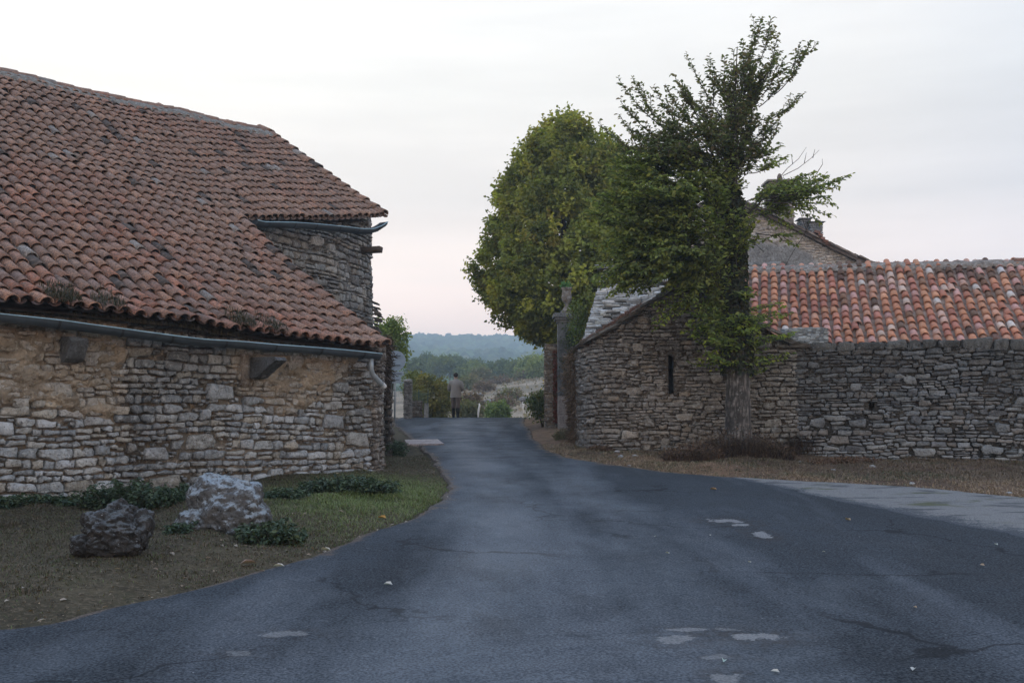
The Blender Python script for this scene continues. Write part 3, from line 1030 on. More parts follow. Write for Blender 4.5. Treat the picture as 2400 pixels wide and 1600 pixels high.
r1 = rs(11)
lowmap = path_map([bxy(-13), bxy(0)])
LL = 13.0


def low_bot(a):
    p = bxy(a - LL)
    return float(ground_base(*p)) - 0.05


EZ = 2.66


def eave_z(s):
    s = np.asarray(s, float)
    return EZ + np.maximum(0, -s) * 0.042 * np.clip(1.6 + s * .05, .9, 1.3)


def low_top(a):
    return float(eave_z(a - LL)) + 0.07


def wall_s_px(px):
    """s on the low wall seen at photograph column px"""
    k = (px - 1200) / FPX
    return (k * CORN[1] * 1.0 - CORN[0]) / (U2[0] - k * U2[1])


S285, S560, S0, S860 = (wall_s_px(v) for v in (285, 560, 0, 860))


def clay_mask(s, z):
    """1 where ochre clay still covers the stones"""
    s, z = np.asarray(s, float), np.asarray(z, float)
    edge = np.interp(s, [-13, -9, S0, wall_s_px(150), wall_s_px(270), S285, S285 + .1, S560 - .15, S560, wall_s_px(700), wall_s_px(780), S860, 0],
                     [1.3, 1.5, 1.75, 1.5, 1.62, 1.8, 3.2, 3.2, 1.85, 1.62, 1.95, 2.7, 3.2])
    n = fbm(s * 2.6, z * 2.6, 0, 77, 4)
    return np.clip((z - edge + 0.30 * n) / 0.16, 0, 1)


def dark_mask(s, z):
    s, z = np.asarray(s, float), np.asarray(z, float)
    n = fbm(s * 1.7, z * 1.7, 0, 55, 4)
    d = np.clip((s - S285 + .12 * n) / .1, 0, 1) * np.clip((S560 - .12 - s + .12 * n) / .35, 0, 1)
    e = np.clip(1 - np.hypot((s + 0.35) / .55, (z - 1.7) / .9) + .4 * n, 0, 1)
    return np.clip(np.maximum(d * (0.75 + .35 * n), e * 1.3), 0, 1)


def low_col(a, z, rng):
    s = a - LL
    pal = np.array([[.31, .315, .305], [.26, .27, .27], [.34, .33, .30], [.22, .23, .23], [.30, .27, .22], [.37, .375, .37]])
    c = pal[rng.randint(len(pal))] * (0.8 + .35 * rng.rand()) * np.array([.95, 1.01, 1.09])
    d = float(dark_mask(s, z))
    c = c * (1 - d * .62) + np.array([.05, .048, .045]) * d * .62
    k = float(clay_mask(s, z))
    return c * (1 - .72 * k) + np.array([.285, .245, .19]) * (.8 + .4 * rng.rand()) * .72 * k


def low_color(rng):
    def f(a, z, rng_):
        return low_col(a, z, rng_)
    return f


slots = []
stn = lay_stones(0, LL, low_bot, low_top, (.075, .165), (.10, .46), (.015, .05), low_col, r1, gap=.014, skip=.03, asp=3.0, split=.15, big=.16)
mw = MB()
stone_geo(mw, lowmap, stn, r1)


def low_off(A, Z):
    s = A - LL
    k = clay_mask(s, Z)
    return -0.045 + 0.03 * fbm(A * 5, Z * 5, 0, 3, 3) + k * (0.062 + 0.050 * fbm(A * 6, Z * 9, 0, 9, 5, .6))


def low_backcol(A, Z):
    s = A - LL
    k = clay_mask(s, Z)[..., None]
    d = dark_mask(s, Z)[..., None]
    n = fbm(A * 3, Z * 3, 0, 13, 4)[..., None]
    joint = np.array([.165, .145, .12]) * (1 + .3 * n)
    joint = joint * (1 - d * .6) + np.array([.035, .03, .026]) * d * .6
    clay = np.array([.26, .218, .165]) * (1 + .28 * n)
    return joint * (1 - k) + clay * k


mwb = MB()
backing(mwb, lowmap, 0, LL, low_bot, low_top, low_off, low_backcol, 0.03)
front_wall = mw.build('front_wall', M_stone, barn)
mwb.build('clay_render', M_clay, barn)

# closing walls behind, mostly out of sight
for quad in ([(-13, 0, 0, 2.6), (-13, 10, 0, 8.2)], [(-.02, .05, .3, 2.55), (-.02, 4.4, .6, 5.3)], [(4.6, 6.0, .3, 5.9), (4.6, 11.0, .6, 8.9), (4.6, 18.0, .6, 3.5)]):
    P = []
    for (s0, r0, z0, z1) in quad:
        a = bxy(s0, r0)
        P.append([[a[0], a[1], z0], [a[0], a[1], z1]])
    MB().grid(np.array(P), (.3, .28, .25)).build('side_wall', M_clay, barn)

# roof frame: O at the right end of the low eave
TAN = 0.646
CO, SI = 1 / math.hypot(1, TAN), TAN / math.hypot(1, TAN)
rO = np.array([*(CORN + N2 * 0.24 - U2 * 0.06), EZ - 0.06])
ru = np.array([U2[0], U2[1], 0])
rv = np.array([-N2[0] * CO, -N2[1] * CO, SI])
rw = np.cross(ru, rv)
RUN = 9.8                       # plan run from low eave to ridge


def barn_sag(S_, R_):
    lift = np.maximum(0, -S_) * 0.042 * np.clip(1.6 + S_ * .05, .9, 1.3) * np.clip(1 - R_ / 8.0, 0, 1)
    sag = -0.07 * np.sin(np.clip(R_ / 12.0, 0, 1) * np.pi) + 0.035 * vnoise(S_ * .55, R_ * .5, 0, 61) + 0.022 * vnoise(S_ * 1.7, R_ * 1.1, 0, 62)
    kick = 0.10 * np.clip(1 - R_ / 1.2, 0, 1) ** 2
    return lift + sag + kick


BP = np.array([1.03, 1.10, 1.10]) * np.array([[.275, .130, .092], [.240, .120, .090], [.205, .118, .096], [.300, .155, .104], [.185, .118, .100], [.260, .148, .112], [.290, .125, .083]])


def barn_pal(s, r, rng):
    c = BP[rng.randint(len(BP))] * (0.70 + .55 * rng.rand())
    k = np.clip(r / 11.0, 0, 1)
    g = float(fbm(s * .35, r * .35, 0, 91, 3))
    lich = np.clip(0.15 + .45 * k + .45 * g, 0, .65)
    c = c * (1 - lich) + np.array([.275, .190, .143]) * (0.75 + .5 * rng.rand()) * lich
    if rng.rand() < .015:
        c = np.array([.24, .23, .22]) * (0.8 + .4 * rng.rand())
    if rng.rand() < .035:
        c = np.array([.055, .048, .044]) * (0.8 + .5 * rng.rand())
    return c


rr_ = rs(21)
RTOP = RUN / CO
UP0, UPK = 4.35, 0.30               # plan run of the upper eave: UP0 + UPK*s


def up_eave(s):
    return UP0 + UPK * s


cols = []
SPB = 0.208
s = -13.0
while s < -0.02:
    cols.append((s, 0.0, RTOP - .12))
    s += SPB
s = 0.09
VR = (RTOP - up_eave(4.9) / CO)
while s < 4.92:
    cols.append((s, up_eave(s) / CO, min(RTOP - .12, RTOP - .05 - max(0.0, s - 4.26) / .68 * VR)))
    s += SPB
cols = [q for q in cols if q[2] - q[1] > .2]
mr = MB()
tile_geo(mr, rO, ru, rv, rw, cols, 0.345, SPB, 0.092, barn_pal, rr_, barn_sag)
# verge tiles at the right edges
tile_geo(mr, rO + rw * .03, ru, rv, rw, [(0.06, 0.03, UP0 / CO)], 0.36, SPB, 0.115, barn_pal, rr_, barn_sag, pans=False)
e0_ = up_eave(4.9) / CO
tile_geo(mr, rO + rw * .03 + ru * (.68 * e0_ / VR), ru, rv - ru * (.68 / VR), rw, [(4.96, e0_, RTOP)], 0.36, SPB, 0.115, barn_pal, rr_, barn_sag, pans=False)
roof = mr.build('roof', M_tile, barn)
# boarding under the tiles and the far slope
mb = MB()
for (s0, s1, f) in ((-13, 0.05, lambda s: 0.06), (0.0, 4.28, lambda s: up_eave(s) + .05)):
    SS = np.linspace(s0, s1, 40)
    q = np.linspace(0, 1, 40)
    lo = np.array([f(x) / CO for x in SS])
    Rr = lo[:, None] + (RTOP - lo)[:, None] * q
    Sg = np.repeat(SS[:, None], 40, 1)
    P = rO + Sg[..., None] * ru + Rr[..., None] * rv + (barn_sag(Sg, Rr) - 0.035)[..., None] * rw
    mb.grid(P, (.05, .04, .035))
    P2 = P - rw * 0.07
    mb.grid(P2, (.05, .04, .035))
mb.build('roof_boarding', M_wood, roof)
mb = MB()
Q = []
for s in np.linspace(4.2, 4.88, 8):
    r0_, r1_ = (up_eave(s) + .05) / CO, RTOP - .05 - max(0.0, s - 4.26) / .68 * VR
    rr2_ = np.linspace(r0_, max(r1_, r0_ + .05), 20)
    Q.append(rO + s * ru + rr2_[:, None] * rv + (barn_sag(np.full(20, s), rr2_) - .033)[:, None] * rw)
mb.grid(np.array(Q), (.05, .04, .035))
mb.build('verge_boarding', M_wood, roof)
mb = MB()
top0, top1 = rO + ru * -13 + rv * RTOP, rO + ru * 4.3 + rv * RTOP
dn = np.array([-N2[0], -N2[1], -TAN]) * 9.0
mb.grid(np.array([[top0, top0 + dn], [top1, top1 + dn]]), (.15, .08, .06))
mb.build('far_slope', M_tile, roof)
# ridge
mb = MB()
n = 44
th = np.linspace(-.25, np.pi + .25, 9)
bk = np.cross(np.array([0, 0, 1.0]), ru)
for k in range(n):
    s0 = 4.42 - k * .41
    c = barn_pal(s0, 11, rr_) * (1.25 if k > 22 else .9)
    if k > 24 and rr_.rand() < .7:
        c = np.array([.30, .16, .13]) * (0.8 + .3 * rr_.rand())
    for (ra, tt) in ((0.125, 0),):
        Q = []
        for (ds, rad_) in ((0.05, .10), (0.0, .128), (-.24, .120), (-.47, .105)):
            base = rO + ru * (s0 + ds) + rv * RTOP + np.array([0, 0, .035 + float(barn_sag(s0 + ds, RTOP)) + 0.012 * rr_.rand()])
            Q.append(base + np.cos(th)[:, None] * bk * rad_ + np.sin(th)[:, None] * np.array([0, 0, rad_]))
        mb.grid(np.array(Q), c)
mb.build('ridge_tiles', M_tile, roof)
mb = MB()
Sg = np.linspace(-13, 4.32, 220)
Q = []
for (dv, dw) in ((-.42, .055), (-.36, .115), (-.2, .125), (-.05, .12)):
    jit = 0.02 * fbm(Sg * 6, dv * 9, 0, 4, 3)
    Q.append(rO + Sg[:, None] * ru + (RTOP + dv + jit * 3)[:, None] * rv + (barn_sag(Sg, RTOP + 0 * Sg) + dw + jit)[:, None] * rw)
mb.grid(np.array(Q), (.17, .165, .15))
mb.build('ridge_mortar', M_stone, roof)

# upper wall under the upper eave
upA, upB = bxy(-0.3, up_eave(-.3) + .02), bxy(4.86, up_eave(4.66) + .02)
D = unit(upB - upA)
Nn = np.array([D[1], -D[0]])
r2 = rs(12)
UL = float(np.linalg.norm(upB - upA))
upmap0 = path_map([upA, upB, upB + unit(np.array([-.35, .94])) * 1.2], 2)


def up_batter(z):
    return 0.30 * np.clip((5.3 - z) / 4.5, 0, 1.2)


def upmap(a, z, off=0.0):
    P = upmap0(a, z, off)
    k = np.clip((np.asarray(P[..., 0]) - upA[0]) / (upB[0] - upA[0]), 0, 1)
    P = P.copy()
    P[..., 0] += up_batter(P[..., 2]) * k * .8
    return P


def up_top(a):
    s = -0.3 + a / UL * 5.16
    p = rO + ru * s + rv * (up_eave(s) / CO)
    return float(p[2]) - 0.02


def up_col(a, z, rng):
    pal = np.array([[.30, .31, .31], [.23, .24, .24], [.33, .32, .30], [.18, .18, .18], [.27, .25, .22]])
    c = pal[rng.randint(len(pal))] * (0.75 + .4 * rng.rand())
    d = np.clip(.35 + .9 * float(fbm(a * .9, z * .9, 0, 44, 3)), 0, .8)
    return c * (1 - d * .55) + np.array([.06, .057, .052]) * d * .55


UT = UL + 1.0
stn = lay_stones(0, UT, lambda a: 0.5, up_top, (.07, .19), (.14, .5), (.02, .06), up_col, r2, gap=.016)
mw = MB()
stone_geo(mw, upmap, stn, r2)
backing(mw, upmap, 0, UT, lambda a: .5, up_top, lambda A, Z: -.04 + .03 * fbm(A * 5, Z * 5, 0, 3, 3),
        lambda A, Z: np.array([.15, .135, .115]) * (1 + .4 * fbm(A * 2, Z * 2, 0, 5, 3))[..., None], .05)
mw.build('rear_wall', M_stone, barn)

# slates and stones standing proud of the rear corner
mb = MB()
for k in range(17):
    z = 3.2 + k * .06 + .05 * r2.rand()
    P0 = np.array([xat(886 + 4 * math.sin(k * .7 + .5) - k * .35 + 5 * r2.rand(), 24.1, z), 24.1, z])
    ax = np.array([[1, 0, -.35 * r2.rand()], [0, 1, 0], [0, 0, 1]])
    mb.obox(P0, ax, (.05 + .045 * r2.rand(), .16, .014 + .012 * r2.rand()), np.array([.13, .11, .10]) * (.7 + .5 * r2.rand()), .35, r2)
mb.build('corner_slates', M_darkstone, barn)

# buttress at the corner, its stone tint darkened for the shade there
r3 = rs(13)
bA, bB = at(886, 1040, 21.0)[:2], at(916, 1040, 20.4)[:2]
butmap0 = path_map([bA, bB, bB + np.array([-.10, 1.0]), bB + np.array([-.6, 3.0])], 1)
BUTL = butmap0.L


def butmap(a, z, off=0.0):
    P = butmap0(a, z, off).copy()
    P[..., 0] += -0.05 * np.clip((P[..., 2] - .8) / 1.6, 0, 1.3) ** 2
    return P


def but_col(a, z, rng):
    c = np.array([[.10, .092, .082], [.14, .125, .11], [.075, .07, .065]])[rng.randint(3)]
    return c * (.8 + .4 * rng.rand())


but_top = lambda a: 2.95 + .12 * math.sin(a * 3)
stn = lay_stones(0, BUTL, lambda a: .5, but_top, (.09, .24), (.16, .45), (.02, .06), but_col, r3, gap=.016)
mw = MB()
stone_geo(mw, butmap, stn, r3)
backing(mw, butmap, 0, BUTL, lambda a: .5, but_top, lambda A, Z: -.03 + 0 * A, lambda A, Z: np.array([.07, .06, .05]) + 0 * A[..., None], .06)
mw.build('buttress', M_darkstone, barn)

# return of the low wall: rough rubble end with a pale pipe
r4 = rs(14)
eA = np.array([*CORN])
endmap = path_map([eA + U2 * 0.0, eA + U2 * 0.10 + np.array([.0, .08]), eA + np.array([.09, .55]), eA + np.array([-.05, 1.3])], 1)
stn = lay_stones(0, endmap.L, lambda a: .4, lambda a: 2.78, (.06, .14), (.10, .25), (.02, .07), lambda a, z, g: np.array([.17, .155, .14]) * (.6 + .8 * g.rand()), r4, gap=.014)
mw = MB()
stone_geo(mw, endmap, stn, r4, rough=1.5)
backing(mw, endmap, 0, endmap.L, lambda a: .4, lambda a: 2.78, lambda A, Z: -.03 + .04 * fbm(A * 7, Z * 7, 0, 3, 3), lambda A, Z: np.array([.10, .09, .08]) + 0 * A[..., None], .05)
mw.build('wall_end', M_stone, barn)
mb = MB()
pz = np.linspace(.55, 2.72, 14)
pxp = [xat(893 + 4.0 * (z - .55) / 2.2 + .6 * math.sin(z * 4), 17.75, z) for z in pz]
mb.tube(np.stack([pxp, np.full(14, 17.75), pz], -1), .022, 8, (.42, .45, .42))
mb.build('conduit_pipe', M_plain, barn)


# gutters
def gutter(name, P, rad, parent, brk=.75, ends=True):
    P = np.asarray(P, float)
    L = np.concatenate([[0], np.cumsum(np.linalg.norm(np.diff(P, axis=0), axis=1))])
    aa = np.linspace(0, L[-1], int(L[-1] / .12) + 2)
    Q = np.stack([np.interp(aa, L, P[:, i]) for i in range(3)], -1)
    Q[:, 2] += .005 * vnoise(aa * 1.3, 2.2, 0, 8)
    T = unit(np.gradient(Q, axis=0))
    B = unit(np.cross(T, [0, 0, 1.0]))
    th = np.linspace(np.pi, 2 * np.pi, 11)
    out = Q[:, None] + rad * (np.cos(th)[None, :, None] * B[:, None] + np.sin(th)[None, :, None] * np.array([0, 0, 1.0]))
    inn = Q[:, None] + (rad - .006) * (np.cos(th)[None, :, None] * B[:, None] + np.sin(th)[None, :, None] * np.array([0, 0, 1.0])) + np.array([0, 0, .003])
    m = MB()
    zc = np.array([.050, .064, .078])  # zinc tint darkened for the shade on the gutter's underside
    tn = zc * (1 + .25 * fbm(aa * .7, 0, 0, 3, 3))[:, None, None] + 0 * out
    m.grid(out, tn)
    m.grid(inn[:, ::-1], zc * .6)
    for e in (0, -1):
        c = Q[e]
        V = np.vstack([[c], out[e]])
        m.add(V, np.stack([np.zeros(10, int), np.arange(1, 11), np.arange(2, 12)], -1), zc)
    g = m.build(name, M_zinc, parent)
    lip = MB()
    lp = out[:, -1] + B * .004
    lip.tube(lp, .010, 6, (.24, .38, .45))  # same zinc tinted paler: the bright lip is painted in
    lip.build('rolled_lip', M_zinc, g)
    nb = int(L[-1] / brk)
    for k in range(nb):
        a = (k + .5) * L[-1] / nb
        i = int(np.argmin(abs(aa - a)))
        bb = MB()
        for (ra) in (rad + .006,):
            c = Q[i][None] + ra * (np.cos(th)[:, None] * B[i] + np.sin(th)[:, None] * np.array([0, 0, 1.0]))
            bb.grid(np.stack([c - T[i] * .016, c + T[i] * .016]), (.028, .030, .034))
            c2 = c + unit(c - Q[i]) * .004
            bb.grid(np.stack([c2 - T[i] * .016, c2 + T[i] * .016]), (.028, .030, .034))
        bb.build('bracket', M_zinc, g)
    return g


def eavept(s, r, dz):
    p = rO + ru * s + rv * r / CO
    return np.array([p[0], p[1], p[2] + float(barn_sag(np.array(s), np.array(0.0))) + dz])


GP = []
gbase = CORN + N2 * .33
for (px, py) in ((-1500, 560), (-700, 652), (-300, 700), (0, 738), (140, 752), (330, 779), (475, 796), (560, 802), (700, 812), (800, 820), (886, 829)):
    k = (px - 1200) / FPX * 1.0
    s = (k * gbase[1] - gbase[0]) / (U2[0] - k * U2[1])
    Yg_ = gbase[1] + U2[1] * s
    GP.append(np.array([gbase[0] + U2[0] * s, Yg_, at(px, py, Yg_)[2]]))
GP = np.array(GP)[2:]
gut = gutter('gutter', GP, .098, barn)
# upper gutter, turning up at its right end
GP2 = [at(*q) for q in ((594, 517, 20.0), (608, 521, 20.15), (680, 522, 21.0), (760, 528, 22.0), (838, 537, 23.1), (866, 537, 23.5), (886, 530, 23.8), (900, 521, 24.0))]
gut2 = gutter('gutter', GP2, .115, barn)
# downpipe spout
g0 = GP[-1] - np.array([0, 0, .05])
mb = MB()
mb.tube(np.array([g0 + [-.10, -.10, -.03], g0 + [-.10, -.10, -.20], g0 + [-.08, -.06, -.29], g0 + [.03, .08, -.42], g0 + [.07, .14, -.47]]), .042, 12, (.25, .29, .32))
mb.tube(np.array([g0 + [.045, .10, -.44], g0 + [.085, .155, -.485]]), .048, 12, (.5, .52, .53), cap=False)
mb.build('downpipe', M_zinc, barn)


# stone corbels under the low eave
def corbel(px0, px1, py0, py1, seed, slope, out):
    g = rs(seed)
    s0, s1 = wall_s_px(px0), wall_s_px(px1)
    p = bxy((s0 + s1) / 2)
    Yw = p[1] - .2
    zt, zb = at(0, py0, Yw)[2], at(0, py1, Yw)[2]
    w2 = (s1 - s0) / 2
    bm = bmesh.new()
    prof = [(0, zt), (out - .05, zt - .02), (out, zt - .07), (out - slope, zb + .04), (out - slope - .06, zb), (0, zb - .02)]
    rows = []
    for t_ in np.linspace(-1, 1, 5):
        row = []
        for (d, z) in prof:
            d2 = d * (1 + .05 * (g.rand() - .5)) - .03
            q = bxy((s0 + s1) / 2 + t_ * w2 * (1 + .04 * (g.rand() - .5))) + N2 * d2
            row.append((q[0], q[1], z + .015 * (g.rand() - .5)))
        row.append(row[0])
        rows.append(row)
    R = np.array(rows)
    m = MB()
    m.grid(R, (.085, .09, .095))
    for e in (0, -1):
        c = R[e, :-1].mean(0)
        V = np.vstack([[c], R[e]])
        k = np.arange(1, len(R[e]))
        m.add(V, np.stack([0 * k, k, k + 1], -1), (.085, .09, .095))
    m.build('corbel', M_darkstone, barn, smooth=False)


corbel(136, 180, 786, 846, 31, .12, .36)
corbel(578, 604, 836, 884, 32, .42, .78)
# vertical slabs beside the right corbel
mb = MB()
for (px, w_) in ((566, .05), (571, .04)):
    s = wall_s_px(px)
    p = bxy(s) + N2 * .03
    z0, z1 = at(0, 905, p[1])[2], at(0, 830, p[1])[2]
    mb.obox([p[0], p[1], (z0 + z1) / 2], np.array([[*U2, .05], [*N2, 0], [0, 0, 1]]), (w_, .09, (z1 - z0) / 2), (.20, .17, .14), .2, rs(5))
mb.build('upright_slab', M_stone, barn)
# beam stub on the upper wall
q = at(868, 586, 23.6)
mb = MB()
mb.obox(q + np.array([.02, 0, 0]), np.array([[.97, -.2, .02], [.2, .97, 0], [0, 0, 1]]), (.24, .10, .065), (.07, .055, .045), .15, rs(8))
mb.build('beam_stub', M_wood, barn)

# ------------------------------------------------------------------ dry-stone hut at the right
def pl(px, Y, z=1.6):
    return np.array([xat(px, Y, z), Y])


H0 = [pl(1352, 27.0), pl(1350, 24.5), pl(1350, 23.3), pl(1360, 22.4), pl(1392, 21.9), pl(1440, 21.55), pl(1640, 21.0), pl(1872, 20.25)]
hutmap = path_map(H0, 2)
_ha = np.linspace(0, hutmap.L, 400)
_hp = hutmap(_ha, 1.6, 0)
_hpx = 1200 + _hp[:, 0] / _hp[:, 1] * FPX


def hut_px(a):
    return np.interp(a, _ha, _hpx)


_i0 = int(np.argmin(_hpx))


def hut_a(px):
    return float(np.interp(px, _hpx[_i0:], _ha[_i0:]))


def hut_y(a):
    return np.interp(a, _ha, _hp[:, 1])


def hut_top(a):
    px = float(hut_px(a))
    Y = float(hut_y(a))
    if a < hut_a(1356):
        Y, px = 22.6, 1356
    py = np.interp(px, [1350, 1360, 1420, 1480, 1545, 1608, 1660, 1755, 1872], [822, 816, 780, 742, 698, 662, 690, 748, 816])
    return float(at(px, py, Y)[2])


hut = thing('stone_hut', (*hutmap(hut_a(1600), 0)[:2], float(ground_z(*hutmap(hut_a(1600), 0)[:2]))),
            'brown dry-stone hut with a rounded corner, gable and slit window behind the tree', 'hut')
r5 = rs(41)
hut_bot = lambda a: float(ground_base(*hutmap(a, 0)[:2])) + .0
sa = hut_a(1572)
szt, szb = at(1572, 832, hut_y(sa))[2], at(1572, 922, hut_y(sa))[2]
slit = (sa - .052, sa + .052, float(szb), float(szt))


def hut_col(a, z, rng):
    px = float(hut_px(a))
    pal = np.array([[.225, .195, .160], [.20, .178, .15], [.27, .24, .20], [.165, .148, .128], [.24, .22, .195], [.215, .178, .135]])
    c = pal[rng.randint(len(pal))] * (.75 + .45 * rng.rand()) * np.array([.97, 1.01, 1.06])
    g = np.clip(1 - (px - 1352) / 90 + .5 * float(fbm(a * 1.5, z * 1.5, 0, 6, 3)), 0, 1)
    c = c * (1 - .6 * g) + np.array([.27, .265, .255]) * (.7 + .5 * rng.rand()) * .6 * g
    g = np.clip((px - 1745) / 80, 0, 1)
    c = c * (1 - .6 * g) + np.array([.21, .215, .20]) * (.7 + .5 * rng.rand()) * .6 * g
    return c


stn = lay_stones(0, hutmap.L, hut_bot, hut_top, (.058, .125), (.12, .46), (.012, .045), hut_col, r5, holes=(slit,), gap=.011, skip=.015, asp=4.2, split=.16, big=.10)
for (dz, side, w_) in ((0.0, -1, .30), (.17, -1, .22), (.35, -1, .33), (.02, 1, .26), (.22, 1, .30), (.40, 1, .28), (.52, 1, .3)):
    pass
mw = MB()
stone_geo(mw, hutmap, stn, r5)
mw.build('gable_wall', M_stone, hut)
mw = MB()
backing(mw, hutmap, 0, hutmap.L, hut_bot, hut_top, lambda A, Z: -.045 + .025 * fbm(A * 5, Z * 5, 0, 3, 3),
        lambda A, Z: np.array([.075, .062, .048]) * (1 + .4 * fbm(A * 2, Z * 2, 0, 5, 3))[..., None], .05, holes=(slit,))
mw.build('wall_core', M_stone, hut)
mb = MB()
c = hutmap(sa, (szb + szt) / 2, -.02)
hn = unit(hutmap(sa, 0, 1.0) - hutmap(sa, 0, 0.0))
hd = np.array([-hn[1], hn[0], 0])
for sgn in (-1, 1):
    P = np.array([[c + hd * sgn * .055 + np.array([0, 0, s_ * (szt - szb) / 2]) - hn * d_ for d_ in (0.0, .5)] for s_ in (-1, 1)])
    mb.grid(P, (.05, .042, .035))
P = np.array([[c + hd * i * .055 + np.array([0, 0, (szb - szt) / 2]) - hn * d_ for d_ in (0.0, .5)] for i in (-1, 1)])
mb.grid(P, (.08, .07, .06))
mb.build('slit_window', M_darkstone, hut)

# roof slopes of the hut running back, stone slates along the rakes
mb = MB()
apx = hut_a(1608)
ap = hutmap(apx, hut_top(apx), 0)
lf = hutmap(hut_a(1356), hut_top(hut_a(1356)), 0)
rg = hutmap(hut_a(1868), hut_top(hut_a(1868)), 0)
back = np.array([.25, 4.2, 0])
for (p, q) in ((lf, ap), (ap, rg)):
    g = []
    for t_ in np.linspace(0, 1, 14):
        b0 = p + (q - p) * t_ + np.array([0, 0, .03])
        if p is lf:
            a_t = hut_a(1356) + (apx - hut_a(1356)) * t_
        else:
            a_t = apx + (hut_a(1868) - apx) * t_
        b0[2] = hut_top(a_t) + .01
        g.append([b0 + back * k for k in np.linspace(0, 1, 8)])
    mb.grid(np.array(g), (.12, .115, .105))
mb.build('roof', M_slate, hut)


def rake(pxs, n, seed, name):
    g = rs(seed)
    m = MB()
    for k in range(n):
        t_ = (k + .2 * g.rand()) / (n - 1)
        a = hut_a(pxs[0] + (pxs[1] - pxs[0]) * t_)
        z = hut_top(a)
        z2 = hut_top(a + .05)
        sl = np.clip((z2 - z) / .05, -1, 1)
        d3 = unit(hutmap(a + .05, 0) - hutmap(a, 0))
        ux = unit(np.array([d3[0], d3[1], sl * .8]))
        nx = np.array([-d3[1], d3[0], 0.0])
        uz = np.cross(ux, nx)
        if uz[2] < 0:
            uz = -uz
        for lay in range(2):
            m.obox(hutmap(a + .1 * g.rand(), z + .005 + .035 * lay + .02 * g.rand(), .02 - .12 + .05 * g.rand()), np.array([ux, nx, uz]),
                   (.13 + .10 * g.rand(), .20, .014 + .012 * g.rand()), np.array([.125, .115, .10]) * (.6 + .7 * g.rand()), .30, g)
    return m.build(name, M_slate, hut, smooth=False)


rake((1352, 1606), 22, 51, 'rake_slates')
rake((1612, 1885), 20, 52, 'rake_slates')
# small field of slates at the right foot of the roof
mb = MB()
g = rs(53)
for k in range(9):
    z = at(1880, 800, 20.6)[2] - .05 + k * .048
    xs = np.linspace(1815 + k * 2.5, 1936, 12)
    for j in range(len(xs) - 1):
        Yk = 20.75 + k * .11
        cx = xat((xs[j] + xs[j + 1]) / 2, Yk, z)
        w_ = (xs[j + 1] - xs[j]) / FPX * Yk / 2
        zz = z + .02 * g.rand() - max(0, (1885 - xs[j])) * .0006
        mb.obox([cx, Yk, zz], np.array([[1, 0, .1 * (g.rand() - .5)], [0, 1, .12], [0, -.12, 1]]), (w_ * (.8 + .35 * g.rand()), .16, .016 + .008 * g.rand()),
                np.array([.27, .29, .29]) * (.55 + .7 * g.rand()), .3, g)
mb.build('slate_eave', M_slate, hut, smooth=False)

# ------------------------------------------------------------------ garden wall
G0 = [pl(1866, 20.27), pl(2130, 19.55), pl(2400, 18.85), pl(2900, 17.8)]
gwmap = path_map(G0, 1)


def gw_px(a):
    p = gwmap(a, 1.6, 0)
    return 1200 + p[0] / p[1] * FPX


def gw_top(a):
    p = gwmap(a, 1.6, 0)
    px = gw_px(a)
    return float(at(px, np.interp(px, [1866, 1950, 2100, 2250, 2400, 2700], [802, 806, 800, 797, 800, 796]), p[1])[2]) + .015 * float(vnoise(a * 4, 0, 0, 3))


gwall = thing('garden_wall', (*gwmap(gwmap.L * .5, 0)[:2], float(ground_z(*gwmap(gwmap.L * .5, 0)[:2]))),
              'long grey dry-stone wall at the right in front of the orange tiled roof', 'wall')
r6 = rs(42)
gw_bot = lambda a: float(ground_base(*gwmap(a, 0)[:2]))


def gw_col(a, z, rng):
    px = gw_px(a)
    pal = np.array([[.15, .155, .15], [.19, .195, .19], [.12, .12, .118], [.22, .22, .205], [.165, .15, .13]])
    c = pal[rng.randint(len(pal))] * (.75 + .45 * rng.rand()) * np.array([.93, 1.0, 1.10])
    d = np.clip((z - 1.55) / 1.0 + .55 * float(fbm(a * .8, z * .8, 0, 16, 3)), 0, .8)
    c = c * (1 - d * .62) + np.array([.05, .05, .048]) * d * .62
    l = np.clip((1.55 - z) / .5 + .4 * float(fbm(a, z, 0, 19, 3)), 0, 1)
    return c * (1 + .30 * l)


ha = float(np.interp(2041, [gw_px(x) for x in np.linspace(0, gwmap.L, 200)], np.linspace(0, gwmap.L, 200)))
hz = float(at(2041, 951, gwmap(ha, 0)[1])[2])
hole = (ha - .075, ha + .075, hz - .055, hz + .055)
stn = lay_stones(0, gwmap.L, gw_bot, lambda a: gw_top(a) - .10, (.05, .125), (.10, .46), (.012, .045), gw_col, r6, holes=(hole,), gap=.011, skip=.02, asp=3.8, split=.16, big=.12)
# cap course of bigger stones
a = 0.0
while a < gwmap.L:
    w_ = .25 + .5 * r6.rand()
    zt = gw_top(a + w_ / 2)
    stn.append((a + w_ / 2, zt - .075, w_ - .015, .15 + .07 * r6.rand(), .02 + .03 * r6.rand(), *(np.array([.085, .088, .085]) * (.7 + .6 * r6.rand()))))
    a += w_
mw = MB()
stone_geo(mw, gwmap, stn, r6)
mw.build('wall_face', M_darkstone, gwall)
mw = MB()
backing(mw, gwmap, 0, gwmap.L, gw_bot, lambda a: gw_top(a) - .02, lambda A, Z: -.045 + .025 * fbm(A * 5, Z * 5, 0, 3, 3),
        lambda A, Z: np.array([.055, .052, .047]) * (1 + .4 * fbm(A * 2, Z * 2, 0, 5, 3))[..., None], .05, holes=(hole,))
